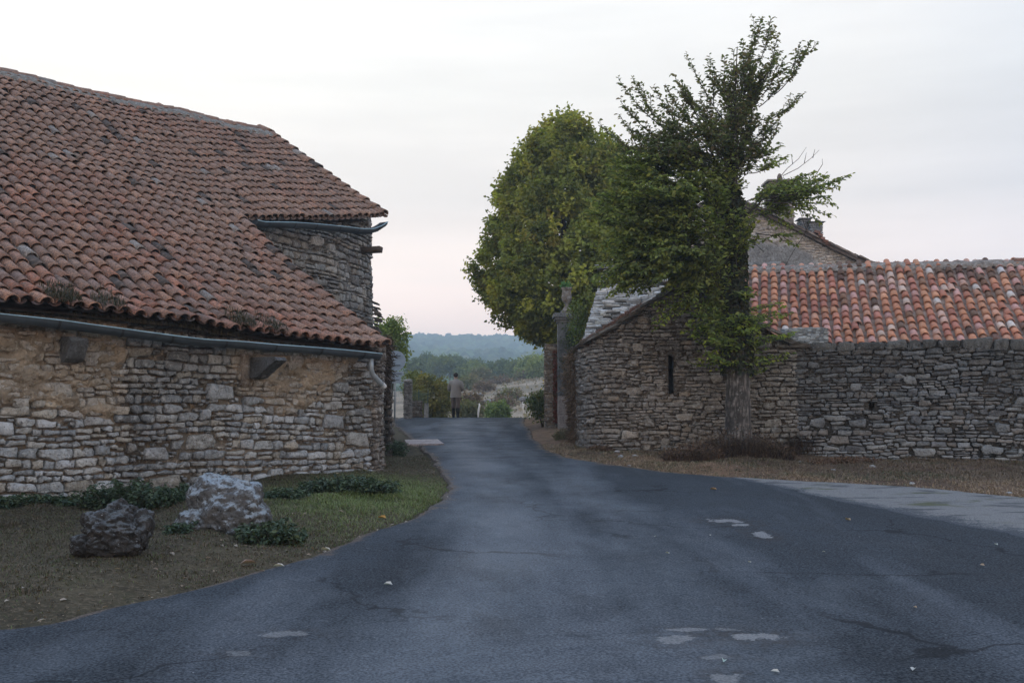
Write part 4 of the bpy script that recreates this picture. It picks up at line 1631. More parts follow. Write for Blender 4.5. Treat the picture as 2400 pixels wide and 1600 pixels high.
# top and back
A = np.linspace(0, gwmap.L, 60)
T_ = np.array([gw_top(x) for x in A]) - .02
mw.grid(np.stack([gwmap(A, T_, -.05), gwmap(A, T_, -.45)], 1), (.10, .10, .095))
mw.grid(np.stack([gwmap(A, T_, -.45), gwmap(A, 0 * T_, -.45)], 1), (.10, .10, .095))
mw.build('wall_core', M_darkstone, gwall)

# ------------------------------------------------------------------ orange tiled shed behind the wall
shed = thing('tiled_shed', (xat(2100, 23, 1.0), 23.0, float(ground_base(6, 23))),
             'low shed with mottled orange and white tiled roof behind the garden wall', 'shed')
sA = np.array([xat(1690, 22.55, 3.0), 22.55, at(1690, 812, 22.55)[2]])
sB = np.array([xat(2400, 21.05, 3.0), 21.05, at(2400, 806, 21.05)[2]])
rA = np.array([xat(1690, 25.3, 4.9), 25.3, at(1690, 634, 25.3)[2]])
rB = np.array([xat(2400, 23.9, 4.9), 23.9, at(2400, 620, 23.9)[2]])
shu = unit(sB - sA)
upv = (rA + rB) / 2 - (sA + sB) / 2
upv = upv - shu * (upv @ shu)
SL = float(np.linalg.norm(upv))
shv = upv / SL
shw = np.cross(shu, shv)
SHL = float(np.linalg.norm(sB - sA)) + 3.5
PAL2 = np.array([.98, 1.06, 1.12]) * np.array([[.46, .20, .115], [.43, .185, .11], [.50, .24, .14], [.40, .165, .105], [.46, .23, .15], [.37, .15, .105], [.46, .25, .21], [.47, .215, .12]])
PAL2d = np.array([[.115, .075, .055], [.16, .095, .065], [.20, .115, .075], [.12, .07, .055]])
PAL2w = np.array([[.50, .39, .33], [.50, .46, .43], [.46, .45, .46], [.50, .34, .28], [.47, .29, .23], [.48, .31, .25]])


def shed_pal(s, r, rng):
    q = rng.rand()
    dk = .20 + .16 * np.clip((s - 5) / 4, -1, 1.3) + .28 * float(fbm(s * .7, r * .35, 0, 83, 3))
    if q < dk:
        return PAL2d[rng.randint(4)] * (.7 + .6 * rng.rand())
    if q < dk + .14:
        return PAL2w[rng.randint(6)] * (.85 + .25 * rng.rand())
    return PAL2[rng.randint(8)] * (.8 + .35 * rng.rand())


def shed_sag(S_, R_):
    return -.05 * np.sin(np.clip(R_ / SL, 0, 1) * np.pi) + .03 * vnoise(S_ * .5, R_ * .6, 0, 71) + .012 * vnoise(S_ * 2, R_, 0, 72)


r7 = rs(43)
cols = []
s = -0.4
while s < SHL:
    cols.append((s, -.05, SL - .08))
    s += .222
mr = MB()


def pal_pan(s, r, rng):
    return np.array([.24, .19, .165]) * (.7 + .5 * rng.rand())


tile_geo(mr, sA, shu, shv, shw, cols, .292, .222, .083, shed_pal, r7, shed_sag, pans=False)
m2 = MB()
tile_geo(m2, sA - shw * .012, shu, shv, shw, [(c0[0] + .111, c0[1], c0[2]) for c0 in cols], .292, .222, .01, pal_pan, r7, shed_sag, pans=False)
sroof = mr.build('roof', M_tile2, shed)
# flat channel tiles between the covers
m2 = MB()
ns = int(SHL / .222) + 2
for k in range(int(SL / .292) + 1):
    for (s, _, _) in cols:
        r0 = k * .292 + .03 * (r7.rand() - .5)
        c = pal_pan(s, r0, r7)
        x = np.linspace(0.02, .20, 5)
        prof = np.array([.05, .02, .012, .02, .05])
        P = []
        for (rr2, dh) in ((r0, -.03), (r0, .012), (r0 + .34, -.008)):
            R_ = np.full(5, rr2)
            P.append(sA + (s + x)[:, None] * shu + R_[:, None] * shv + (prof + dh + shed_sag(s + x, R_))[:, None] * shw)
        m2.grid(np.array(P), c)
m2.build('channel_tiles', M_tile2, sroof)
mb = MB()
Sg, Rg = np.meshgrid(np.linspace(-.6, SHL, 30), np.linspace(-.05, SL, 12), indexing='ij')
mb.grid(sA + Sg[..., None] * shu + Rg[..., None] * shv + (shed_sag(Sg, Rg) - .05)[..., None] * shw, (.06, .05, .045))
e0, e1 = sA - .6 * shu + SL * shv, sA + SHL * shu + SL * shv
dn = np.array([.1, 2.6, -1.7])
mb.grid(np.array([[e0, e0 + dn], [e1, e1 + dn]]), (.2, .11, .08))
f0, f1 = sA - .5 * shu + shv * .1, sA + SHL * shu + shv * .1
mb.grid(np.array([[f0, f0 * [1, 1, 0] + [0, 0, .6]], [f1, f1 * [1, 1, 0] + [0, 0, .6]]]), (.2, .18, .16))
mb.build('roof_boarding', M_wood, sroof)
mb = MB()
th = np.linspace(-.2, np.pi + .2, 8)
bk = np.array([-shu[1], shu[0], 0])
k = 0
s = -.6
while s < SHL:
    L_ = .40 + .04 * r7.rand()
    c = np.array([.30, .17, .13]) * (.7 + .5 * r7.rand())
    Q = []
    hop = .06 if 6.2 < s < 6.6 or 7.8 < s < 8.3 else 0.0
    for (ds, ra) in ((0.0, .115), (.0, .13), (.25, .12), (L_ + .05, .105)):
        b0 = sA + (s + ds) * shu + SL * shv + np.array([0, 0, .0 + hop + .012 * r7.rand()])
        Q.append(b0 + np.cos(th)[:, None] * bk * ra + np.sin(th)[:, None] * np.array([0, 0, ra * .6]))
    mb.grid(np.array(Q), c)
    s += L_
mb.build('ridge_tiles', M_tile2, sroof)
mb = MB()
Sg = np.linspace(-.6, SHL, 150)
Q = []
for (dv, dw) in ((-.22, .03), (-.17, .085), (-.08, .10), (.02, .10)):
    j = .015 * fbm(Sg * 7, dv * 9, 0, 4, 3)
    Q.append(sA + Sg[:, None] * shu + (SL + dv + j * 2)[:, None] * shv + (dw + j)[:, None] * shw)
mb.grid(np.array(Q), (.24, .215, .19))
mb.build('ridge_mortar', M_stone, sroof)

# ------------------------------------------------------------------ steep stone-slate roof behind the hut
lauze = thing('slate_roofed_house', (xat(1450, 27.5, 1), 27.5, 1.0),
              'old house with a steep pale stone-slate roof rising behind the hut', 'house')
r8 = rs(44)
YL = 27.0
e_l, e_r = np.array([xat(1357, YL, 3.2), YL, at(1357, 812, YL)[2]]), np.array([xat(1680, YL - .8, 3.2), YL - .8, at(1680, 812, YL - .8)[2]])
lu = unit(e_r - e_l)
up3 = np.array([-lu[1] * .62, lu[0] * .62, .784])
LH = (at(1385, 628, 28.7)[2] - e_l[2]) / .784
lw = np.cross(lu, up3)
LW = float(np.linalg.norm(e_r - e_l)) + 1.5


def lauze_map(a, z, off=0.0):
    a, z, off = np.broadcast_arrays(np.asarray(a, float), np.asarray(z, float), np.asarray(off, float))
    z2 = z - .25 * np.clip(1 - z / 1.0, 0, 1) ** 2 * .3
    return e_l + a[..., None] * lu + z2[..., None] * up3 + (off + .05 * vnoise(a * .6, z * .6, 0, 3) + .12 * np.clip(1 - z / .9, 0, 1) ** 2)[..., None] * lw


def lz_col(a, z, rng):
    c = np.array([[.54, .57, .59], [.45, .47, .48], [.62, .64, .65], [.34, .355, .36], [.50, .51, .49]])[rng.randint(5)] * (.75 + .4 * rng.rand())
    if float(fbm(a * 1.6, z * 1.6, 0, 33, 3)) > .38 or rng.rand() < .06:
        c = np.array([.085, .082, .075]) * (.7 + .7 * rng.rand())
    return c


ledge = lambda z: .02 + z * .34 / LH * 1.1
stn = []
z = 0.0
while z < LH:
    h = .065 + .03 * r8.rand()
    a = ledge(z) + .04 * r8.rand()
    while a < LW:
        w_ = .16 + .28 * r8.rand()
        stn.append((a + w_ / 2, z + h / 2, w_ - .008, h * (.9 + .25 * r8.rand()), .03 + .025 * r8.rand(), *lz_col(a, z, r8)))
        a += w_
    z += h * .92
mw = MB()
stone_geo(mw, lauze_map, stn, r8, tilt=.75, rough=.8)
lr = mw.build('roof', M_slate, lauze)
mb = MB()
A, Z = np.meshgrid(np.linspace(0, 1, 20), np.linspace(0, LH, 20), indexing='ij')
Aa = ledge(Z) + A * (LW - ledge(Z))
mb.grid(lauze_map(Aa, Z, -.03), (.07, .07, .065))
tp0, tp1 = lauze_map(ledge(LH), LH, 0), lauze_map(LW, LH, 0)
bk3 = np.array([-lu[1] * 2.6, lu[0] * 2.6, -3.3])
mb.grid(np.array([[tp0, tp0 + bk3], [tp1, tp1 + bk3]]), (.25, .25, .25))
bt0, bt1 = lauze_map(.3, .15, -.1), lauze_map(LW, .15, -.1)
mb.grid(np.array([[bt0, bt0 * [1, 1, 0] + [0, 0, .5]], [bt1, bt1 * [1, 1, 0] + [0, 0, .5]]]), (.2, .19, .17))
g0, g1_ = lauze_map(.2, .1, -.05), lauze_map(.2, .1, -.05) + bk3 * [2, 2, 0]
mb.grid(np.array([[g0, g0 * [1, 1, 0] + [0, 0, .5]], [tp0 - lu * -.1, g0 * [1, 1, 0] + bk3 * [1, 1, 0] + [0, 0, .5]], [g1_, g1_ * [1, 1, 0] + [0, 0, .5]]]), (.2, .19, .17))
mb.build('wall', M_stone, lauze)
mb = MB()
for k in range(16):
    t_ = k / 15
    c = tp0 + (tp1 - tp0) * t_
    mb.obox(c + [0, 0, .02 + .03 * r8.rand()], np.array([lu, [-lu[1], lu[0], 0], [0, 0, 1]]), (LW / 30 + .02, .16, .05), np.array([.22, .23, .23]) * (.7 + .5 * r8.rand()), .4, r8)
mb.build('ridge_stones', M_slate, lr)

# ------------------------------------------------------------------ gabled house far behind
YG = 40.0
house = thing('gabled_house', (xat(1850, YG, 2), YG, float(ground_base(10, YG))),
              'tall old stone house with patched gable and chimneys behind the orange roof', 'house')
r9 = rs(45)
gA, gB = pl(1480, YG + 1.0, 4), pl(2060, YG - 1.0, 4)
ghmap = path_map([gA, gB])


def gh_px(a):
    p = ghmap(a, 5, 0)
    return 1200 + p[0] / (p[1] * math.cos(PITCH) + 3.4 * math.sin(PITCH)) * FPX


def gh_top(a):
    p = ghmap(a, 5, 0)
    px = gh_px(a)
    return float(at(px, np.interp(px, [1380, 1690, 1880, 1965, 2070], [640, 452, 540, 585, 632]), p[1])[2])


def patch(A, Z):
    px = gh_px(A) if np.ndim(A) == 0 else np.vectorize(gh_px)(A)
    n = fbm(A * 1.0, Z * 1.0, 0, 23, 4)
    cx = 800 + 0 * px
    # trapezoid of grey cement render: rising towards the middle
    q = np.clip((px - 1750) / 40, 0, 1) * np.clip((1935 - px) / 60, 0, 1)
    zt = at(0, 560, YG)[2] - np.clip((px - 1860) / 90, 0, 2) * 1.0
    return np.clip((zt - Z + .25 * n) / .2, 0, 1) * np.clip(q * 3 + .3 * n, 0, 1)


def gh_col(a, z, rng):
    pal = np.array([[.50, .48, .45], [.56, .54, .51], [.42, .40, .38], [.60, .58, .56], [.50, .45, .39]])
    return pal[rng.randint(5)] * (.8 + .35 * rng.rand())


stn = lay_stones(0, ghmap.L, lambda a: 3.2, gh_top, (.09, .24), (.16, .5), (.015, .05), gh_col, r9, gap=.02)
pm = patch(np.array([q[0] for q in stn]), np.array([q[1] for q in stn]))
stn = [q for q, k in zip(stn, pm) if k < .5]
mw = MB()
stone_geo(mw, ghmap, stn, r9)


def gh_back(A, Z):
    k = patch(A, Z)[..., None]
    n = fbm(A * 1.5, Z * 1.5, 0, 5, 4)[..., None]
    return np.array([.48, .45, .41]) * (1 + .25 * n) * (1 - k) + np.array([.22, .23, .235]) * (1 + .35 * n) * k


backing(mw, ghmap, 0, ghmap.L, lambda a: 1.2, gh_top, lambda A, Z: -.03 + .06 * patch(A, Z) + .02 * fbm(A * 5, Z * 5, 0, 3, 3), gh_back, .09)
mw.build('gable_wall', M_stone, house)
mb = MB()
apx_ = float(np.interp(1690, [gh_px(x) for x in np.linspace(0, ghmap.L, 200)], np.linspace(0, ghmap.L, 200)))
for (a0, a1) in ((-.6, apx_), (apx_, ghmap.L + .35)):
    g = []
    for t_ in np.linspace(0, 1, 14):
        a = a0 + (a1 - a0) * t_
        b0 = ghmap(a, gh_top(a), .28)
        g.append([b0 + np.array([.10, .99, 0]) * k * 11 for k in np.linspace(0, 1, 6)])
    g = np.array(g)
    mb.grid(g, (.13, .11, .10))
    mb.grid(g - [0, 0, .12], (.10, .085, .075))
    mb.grid(np.stack([g[:, 0], g[:, 0] - [0, 0, .12]], 1), (.12, .10, .09))
# rough verge of broken tiles and slates on the right slope
for k in range(46):
    t_ = k / 45
    a = apx_ + (ghmap.L + .3 - apx_) * t_
    P0 = ghmap(a, gh_top(a) + .03 + .05 * r9.rand(), .22 - .2 * r9.rand())
    mb.obox(P0, np.array([unit([.85, -.1, -.48]), [0.1, .99, 0], unit([.48, 0, .87])]), (.16 + .1 * r9.rand(), .2, .035),
            np.array([.15, .125, .11]) * (.6 + .8 * r9.rand()), .4, r9)
for k in range(5):
    P0 = ghmap(0, 0, .1) * 0 + np.array([xat(1916 + k * 6, YG - .8, 7.2), YG - .7, at(0, 556 + k * 7, YG)[2] + .05])
    mb.obox(P0, np.array([[1, 0, -.3], [0, 1, 0], [.3, 0, 1]]), (.09, .25, .05), np.array([.20, .11, .085]) * (.7 + .5 * r9.rand()), .4, r9)
mb.build('roof', M_slate, house, smooth=False)


def stack(px0, px1, py0, py1, Y, dep, col, name, parent, seed, capz=.09):
    g = rs(seed)
    zt, zb = at(0, py0, Y)[2], at(0, py1, Y)[2]
    x0, x1 = xat(px0, Y, zt), xat(px1, Y, zt)
    mp = path_map([(x0, Y + dep), (x0, Y), (x1, Y), (x1, Y + dep)])
    st = lay_stones(0, mp.L, lambda a: zb, lambda a: zt, (.08, .16), (.15, .4), (.01, .03), lambda a, z, r_: np.array(col) * (.75 + .45 * r_.rand()), g, gap=.012)
    m = MB()
    stone_geo(m, mp, st, g)
    backing(m, mp, 0, mp.L, lambda a: zb, lambda a: zt, lambda A, Z: -.02 + 0 * A, lambda A, Z: np.array(col) * .7 + 0 * A[..., None], .08)
    o = m.build(name, M_stone, parent)
    m = MB()
    m.box((x0 - .10, Y - .10, zt), (x1 + .10, Y + dep + .05, zt + capz), np.array(col) * .7, .03, g)
    m.build('capstone', M_slate, o, smooth=False)
    return o, (x0, x1, zt, zb)


o, (x0, x1, zt, zb) = stack(1803, 1860, 426, 508, YG - .2, .9, (.33, .31, .28), 'chimney', house, 61)
mb = MB()
fx = xat(1831, YG, zt)
rock_mesh(mb, (fx, YG + .2, zt + .22), (.10, .10, .20), 5, 3, .3, tint=(.16, .14, .12))
mb.build('finial_stone', M_slate, o)
mb = MB()
zz = at(0, 486, YG)[2]
mb.obox([xat(1838, YG, zz), YG - .24, zz], np.eye(3), (.14, .03, .06), (.03, .028, .026))  # dark block on the face stands for the shade inside a hole
mb.build('chimney_hole_shade', M_darkstone, o, smooth=False)
stack(1877, 1898, 513, 545, YG + 2.2, .6, (.22, .24, .26), 'chimney', house, 62, .02)
stack(1898, 1928, 520, 545, YG + 2.0, .7, (.22, .24, .26), 'chimney', house, 63, .02)

# ------------------------------------------------------------------ gate pillars and urn
YP = 30.0
pz0 = float(ground_base(1.6, YP)) - .05
zc = at(0, 733, YP)[2]
pillar = thing('gate_pillar', (xat(1329, YP, 2), YP + .3, pz0), 'tall grey stone gate pillar carrying an urn, between linden and hut', 'pillar')
xl, xr = xat(1308, YP, 2.5), xat(1352, YP, 2.5)
mb = MB()
g = rs(71)
n = 6
zz = np.linspace(pz0, zc - .28, n + 1)
for k in range(n):
    c = np.array([.15, .155, .155]) * (.8 + .35 * g.rand())
    if k == 1 or k == 0:
        c = np.array([.30, .265, .245]) * (.9 + .2 * g.rand())
    mb.box((xl + .004 * g.rand(), YP, zz[k] + .004), (xr - .004 * g.rand(), YP + .56, zz[k + 1] - .004), c, .012, g)
mb.box((xl + .012, YP + .012, pz0), (xr - .012, YP + .55, zc - .28), (.09, .09, .088))
mb.build('shaft', M_darkstone, pillar, smooth=False)
mb = MB()
cx, cy = (xl + xr) / 2, YP + .28
for (w_, z0, z1) in ((.31, zc - .28, zc - .20), (.36, zc - .20, zc - .13), (.41, zc - .13, zc - .03), (.37, zc - .03, zc)):
    mb.box((cx - w_, cy - w_, z0), (cx + w_, cy + w_, z1), (.20, .20, .195), .012, g)
mb.build('cornice', M_darkstone, pillar, smooth=False)
urn = thing('stone_urn', (cx, cy, zc), 'stone urn with a small green plant, on top of the gate pillar', 'urn')
uh = at(0, 674, YP + .3)[2] - zc
mb = MB()
mb.lathe((cx, cy, zc), np.array([(0.0, 0), (.19, 0), (.19, .06), (.15, .08), (.06, .20), (.055, .26), (.10, .30), (.15, .36), (.165, .44), (.15, .52), (.135, .58), (.145, .63), (.17, .66), (.17, .69), (.13, .69), (.10, .66)]) * [.95, uh / .69], 24, (.22, .19, .16))
mb.build('vase', M_stone, urn)
mb = MB()
leaf_cloud(mb, (cx, cy, zc + uh + .06), (.15, .15, .08), 26, 14, .05, [(.07, .16, .05), (.09, .20, .06)], rs(72), .1, .06)
mb.build('plant', M_leaf, urn)
YS = 30.6
sp = thing('gate_post', (xat(1293, YS, 1), YS + .25, float(ground_base(1.2, YS))), 'shorter brown stone gate post with red creeper, beside the tall pillar', 'post')
mp = path_map([(xat(1279, YS, 2), YS + .6), (xat(1279, YS, 2), YS), (xat(1303, YS, 2), YS), (xat(1310, YS, 2), YS + .6)])
g = rs(73)
zt = float(at(0, 806, YS)[2])
st = lay_stones(0, mp.L, lambda a: 1.0, lambda a: zt + .06 * math.sin(a * 7), (.06, .15), (.10, .3), (.01, .04), lambda a, z, r_: np.array([.24, .185, .13]) * (.6 + .8 * r_.rand()), g, gap=.012)
mb = MB()
stone_geo(mb, mp, st, g, rough=1.4)
backing(mb, mp, 0, mp.L, lambda a: 1.0, lambda a: zt, lambda A, Z: -.02 + .03 * fbm(A * 6, Z * 6, 0, 2, 3), lambda A, Z: np.array([.22, .17, .12]) + 0 * A[..., None], .06)
mb.build('masonry', M_stone, sp)
mb = MB()
n = 700
C = np.stack([xat(1303, YS, 2) + .10 * g.rand(n) - .06, YS - .06 - .05 * g.rand(n), 1.35 + (zt - 1.55) * g.rand(n)], -1)
leaves(mb, C, rand_dirs(g, n) * [1, .5, 1] + [0, 0, -.4], unit(np.array([0, -1, .2]) + rand_dirs(g, n) * .5), .06, .05, pick(g, [(.17, .045, .03), (.13, .05, .03), (.10, .055, .03)], n))
cre = mb.build('creeper', M_leaf, None, org=(xat(1303, YS, 2), YS, 1.2))
tag(cre, 'rust-red creeper climbing the shorter gate post', 'creeper')

# ------------------------------------------------------------------ elm in front of the hut
YT = 19.75
M_elm = leaf_mat('elm_leaf', 0.45)
ELM_C = [(.17, .215, .06), (.225, .27, .072), (.14, .18, .06), (.25, .27, .07), (.115, .15, .055)]


def tp(px, py, dy=0.0):
    return at(px, py, YT + dy)


elm_base = np.array([xat(1731, YT, .8), YT, float(ground_z(xat(1731, YT, .8), YT))])
elm = thing('elm_tree', elm_base, 'ivied elm with a bare lower trunk, leaning leafy crown and leaf collar, before the hut', 'tree')
g = rs(101)
tk = np.array([(1732, 1092), (1731, 1040), (1730, 985), (1729, 900), (1724, 800), (1719, 700), (1717, 610), (1719, 520), (1714, 440), (1718, 380)])
P = np.array([tp(*q) for q in tk])
P[:, 1] += np.array([0, 0, 0, 0, .02, .05, .0, -.02, 0, 0])
rad = np.array([.36, .28, .245, .225, .225, .215, .20, .17, .12, .08])
# dense rings with fissured surface
L = np.concatenate([[0], np.cumsum(np.linalg.norm(np.diff(P, axis=0), axis=1))])
aa = np.linspace(0, L[-1], 240)
PC = np.stack([np.interp(aa, L, P[:, i]) for i in range(3)], -1)
RC = np.interp(aa, L, rad)
th = np.linspace(0, 2 * np.pi, 73)[:-1]
A_, T_ = np.meshgrid(aa, th, indexing='ij')
cxx, cyy = np.cos(T_), np.sin(T_)
fis = np.abs(fbm(cxx * 7.5 + 3, cyy * 7.5, A_ * 5.0, 7, 3)) * .12 + .03 * fbm(cxx * 12, cyy * 12, A_ * 9, 9, 2) + .05 * fbm(cxx * 1.5, cyy * 1.5, A_ * .6, 4, 2)
root = .18 * np.clip(1 - A_ / .5, 0, 1) ** 2 * np.sin(T_ * 5 + 1)
Rr = RC[:, None] * (0.96 + fis * .7 + root)
V = np.stack([PC[:, None, 0] + Rr * cxx, PC[:, None, 1] + Rr * cyy, np.repeat(PC[:, None, 2], 72, 1)], -1)
V = np.concatenate([V, V[:, :1]], 1)
fz = np.concatenate([fis, fis[:, :1]], 1)
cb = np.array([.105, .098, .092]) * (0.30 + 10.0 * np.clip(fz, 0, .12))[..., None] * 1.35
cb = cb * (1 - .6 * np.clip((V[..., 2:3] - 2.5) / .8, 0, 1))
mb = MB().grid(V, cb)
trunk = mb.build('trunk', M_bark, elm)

limbs = MB()
lv = MB()


def curve(p0, p1, bow, n=9):
    t_ = np.linspace(0, 1, n)[:, None]
    m = (p0 + p1) / 2 + bow
    return (1 - t_) ** 2 * p0 + 2 * t_ * (1 - t_) * m + t_ ** 2 * p1


def leafy_shoot(Q, size, cols, rng, gap=.05, droop=.25, up=.8, start=.1, red=0.0):
    """paired leaves along a shoot polyline"""
    L = np.concatenate([[0], np.cumsum(np.linalg.norm(np.diff(Q, axis=0), axis=1))])
    n = max(3, int(L[-1] * (1 - start) / gap))
    a = np.linspace(L[-1] * start, L[-1], n)
    C = np.stack([np.interp(a, L, Q[:, i]) for i in range(3)], -1)
    T = unit(np.gradient(Q, axis=0))
    Tn = unit(np.stack([np.interp(a, L, T[:, i]) for i in range(3)], -1))
    upv_ = np.array([0, 0, 1.0])
    side = unit(np.cross(Tn, upv_ + .01 * rng.normal(size=3)))
    sg = np.where(np.arange(n) % 2, 1, -1)[:, None]
    A = unit(side * sg * .9 + Tn * .75 + np.array([0, 0, -droop]) + rng.normal(size=(n, 3)) * .35)
    N = unit(upv_ * up + rng.normal(size=(n, 3)) * .45 + np.array([0, -.3, 0]))
    s_ = size * (0.65 + .6 * rng.rand(n)) * np.interp(np.arange(n), [0, n * .7, n], [1, 1, .6])
    c = pick(rng, cols, n, .22)
    leaves(lv, C, A, N, s_, s_ * .58, c)


def branch(p0, p1, rng, r0=.02, size=.082, cols=ELM_C, side_len=.42, every=.12, bare=.22, flat=True, rise=.25, gap=.047):
    d = np.linalg.norm(p1 - p0)
    bow = np.array([0, 0, -1.0]) * d * .10 * rise * 4 + rng.normal(size=3) * d * .05
    Q = curve(p0, p1, bow)
    limbs.tube(Q, np.linspace(r0, .004, len(Q)), 5, (.06, .052, .045))
    leafy_shoot(Q, size, cols, rng, gap, start=bare + .15)
    n = int(d * (1 - bare) / every)
    T = unit(p1 - p0)
    for k in range(n):
        t_ = bare + (1 - bare) * (k + rng.rand()) / max(n, 1)
        i = min(int(t_ * 8), 7)
        c = Q[i] + (Q[i + 1] - Q[i]) * (t_ * 8 - i)
        side = unit(np.cross(T, [0, 0, 1.0])) * (1 if k % 2 else -1)
        v = unit(T * .8 + side * (.35 + .6 * rng.rand()) + np.array([0, 0, (.05 if flat else .35) + .2 * rng.normal()]))
        l_ = side_len * (.4 + .7 * rng.rand()) * (1.15 - .75 * t_)
        q = curve(c, c + v * l_, np.array([0, 0, .03]), 5)
        limbs.tube(q, np.linspace(.005, .0022, 5), 4, (.06, .05, .042), cap=False)
        leafy_shoot(q, size, cols, rng, gap)


# leaders in the upper crown
for (a, b) in (((1714, 455), (1690, 262)), ((1716, 440), (1714, 225)), ((1718, 430), (1742, 150)), ((1722, 420), (1765, 270)), ((1716, 420), (1728, 110)), ((1712, 470), (1640, 290))):
    q = curve(tp(*a), tp(b[0], b[1], .25 * g.normal()), np.array([.0, .1 * g.normal(), 0]))
    limbs.tube(q, np.linspace(.045, .008, len(q)), 6, (.055, .048, .042))
UPC = [(.12, .145, .055), (.15, .16, .062), (.155, .13, .075), (.10, .12, .055)]  # upper crown: reddish tint paints in the backlight on the leaves
# the long shoots of the outline: tip, foot, extra
SHOOTS = [((1785, 42), (1742, 190)), ((1806, 43), (1765, 160)), ((1822, 80), (1760, 215)), ((1742, 98), (1735, 260)), ((1765, 70), (1740, 240)),
          ((1896, 106), (1790, 250)), ((1874, 104), (1840, 175)), ((1838, 135), (1752, 260)), ((1811, 146), (1758, 240)), ((1852, 163), (1765, 275)),
          ((1882, 222), (1768, 290)), ((1830, 287), (1760, 350)), ((1806, 275), (1752, 330)), ((1841, 368), (1755, 395)), ((1806, 387), (1745, 410)), ((1830, 340), (1750, 380)),
          ((1609, 131), (1700, 300)), ((1663, 138), (1712, 280)), ((1698, 135), (1720, 270)), ((1581, 178), (1695, 310)), ((1718, 118), (1728, 250)),
          ((1450, 186), (1600, 330)), ((1484, 184), (1580, 320)), ((1532, 202), (1640, 330)), ((1560, 198), (1645, 310)), ((1456, 240), (1590, 340)), ((1600, 200), (1660, 320)),
          ((1454, 272), (1600, 360)), ((1405, 290), (1580, 380)), ((1432, 310), (1570, 385)), ((1440, 330), (1600, 400)), ((1420, 345), (1590, 420)), ((1640, 220), (1690, 340)),
          ((1990, 412), (1775, 470)), ((1975, 422), (1800, 465)), ((1955, 478), (1790, 480)), ((1935, 460), (1780, 478)), ((1905, 405), (1790, 455)), ((1925, 432), (1780, 470)), ((1880, 420), (1770, 460)),
          ((1870, 545), (1755, 540)), ((1850, 500), (1760, 500)), ((1810, 450), (1735, 490)), ((1780, 560), (1730, 580)),
          ((1960, 440), (1800, 470)), ((1940, 415), (1810, 450)), ((1900, 450), (1770, 475)), ((1860, 430), (1760, 470)), ((1850, 465), (1745, 490)), ((1830, 480), (1735, 505)), ((1895, 470), (1790, 470)), ((1700, 190), (1716, 330)), ((1770, 200), (1745, 330)), ((1650, 260), (1700, 380)), ((1790, 310), (1745, 400)), ((1742, 215), (1732, 350)), ((1670, 300), (1705, 400))]
for (tip, foot) in SHOOTS:
    dy = .55 * g.normal()
    dy = float(np.clip(dy, -1, 1))
    p0, p1 = tp(foot[0], foot[1], dy * .3), tp(tip[0], tip[1], dy)
    cc_ = UPC if tip[1] < 330 else ELM_C
    dv = p1 - p0
    ln_ = np.linalg.norm(dv)
    up_ = tip[1] < 390
    p0 = p0 + dv * .12 + g.normal(size=3) * .06
    branch(p0, p1, g, .012, .092, cc_, .34, .075, .30, flat=not up_, rise=.55 if up_ else .2, gap=.040)
    for _ in range(3):
        t_ = .25 + .5 * g.rand()
        f0 = p0 + (p1 - p0) * t_ - np.array([0, 0, .06])
        w_ = unit(unit(dv) + rand_dirs(g, 1)[0] * .75 + np.array([0, 0, .25 if up_ else 0]))
        ln_ = min(ln_, (1 - t_) * 1.1 + .1)
        branch(f0, f0 + w_ * (.30 + .55 * g.rand()) * min(1.0, ln_), g, .007, .088, cc_, .26, .085, .12, flat=not up_, rise=.4, gap=.042)
# limbs that carry the shoots
for (a, b, r) in (((1716, 520), (1600, 350), .05), ((1716, 560), (1560, 430), .05), ((1717, 520), (1790, 465), .04), ((1717, 600), (1520, 520), .05), ((1716, 640), (1500, 610), .04), ((1718, 570), (1770, 520), .03)):
    q = curve(tp(*a), tp(b[0], b[1], .3 * g.normal()), np.array([0, 0, -.12]))
    limbs.tube(q, np.linspace(r, .012, len(q)), 6, (.055, .048, .042))
# leafy masses: centre, half size in pixels, number of branches
MASSES = [((1725, 255), (60, 120), 17, UPC), ((1840, 445), (70, 34), 12, ELM_C), ((1640, 300), (95, 90), 24, UPC), ((1545, 320), (90, 70), 20, UPC), ((1770, 190), (34, 80), 10, UPC), ((1590, 340), (105, 60), 11, UPC), ((1640, 420), (80, 70), 22, ELM_C), ((1545, 385), (125, 60), 24, ELM_C), ((1460, 420), (60, 50), 10, ELM_C), ((1545, 430), (135, 80), 38, ELM_C), ((1500, 500), (105, 70), 30, ELM_C), ((1600, 500), (110, 90), 34, ELM_C), ((1470, 570), (85, 60), 22, ELM_C), ((1560, 590), (120, 70), 36, ELM_C),
          ((1450, 650), (75, 45), 18, ELM_C), ((1540, 650), (100, 40), 26, ELM_C), ((1650, 590), (75, 90), 28, ELM_C), ((1690, 430), (70, 70), 12, ELM_C), ((1730, 520), (60, 60), 12, ELM_C), ((1640, 680), (60, 50), 12, ELM_C), ((1420, 480), (50, 40), 9, ELM_C), ((1740, 330), (50, 70), 12, UPC)]
for (c, h, n, cols_) in MASSES:
    for k in range(int(n * 1.5)):
        d = rand_dirs(g, 1)[0]
        q = g.rand() ** .4
        tx, ty = c[0] + d[0] * h[0] * q, c[1] + d[2] * h[1] * q
        dy = float(np.clip(d[1] * h[0] / 110.0 * 1.1, -1.5, 1.5))
        # foot: back towards the trunk
        fx_, fy_ = tx + (1716 - tx) * .35, ty + (min(ty + 60, 560) - ty) * .5
        if abs(tx - 1716) < 70:
            fx_, fy_ = tx + (1716 - tx) * .5, ty + 70
        branch(tp(fx_, fy_, dy * .6), tp(tx, ty, dy), g, .010, .10, cols_, .46, .075, .06, flat=True, rise=.1, gap=.040)
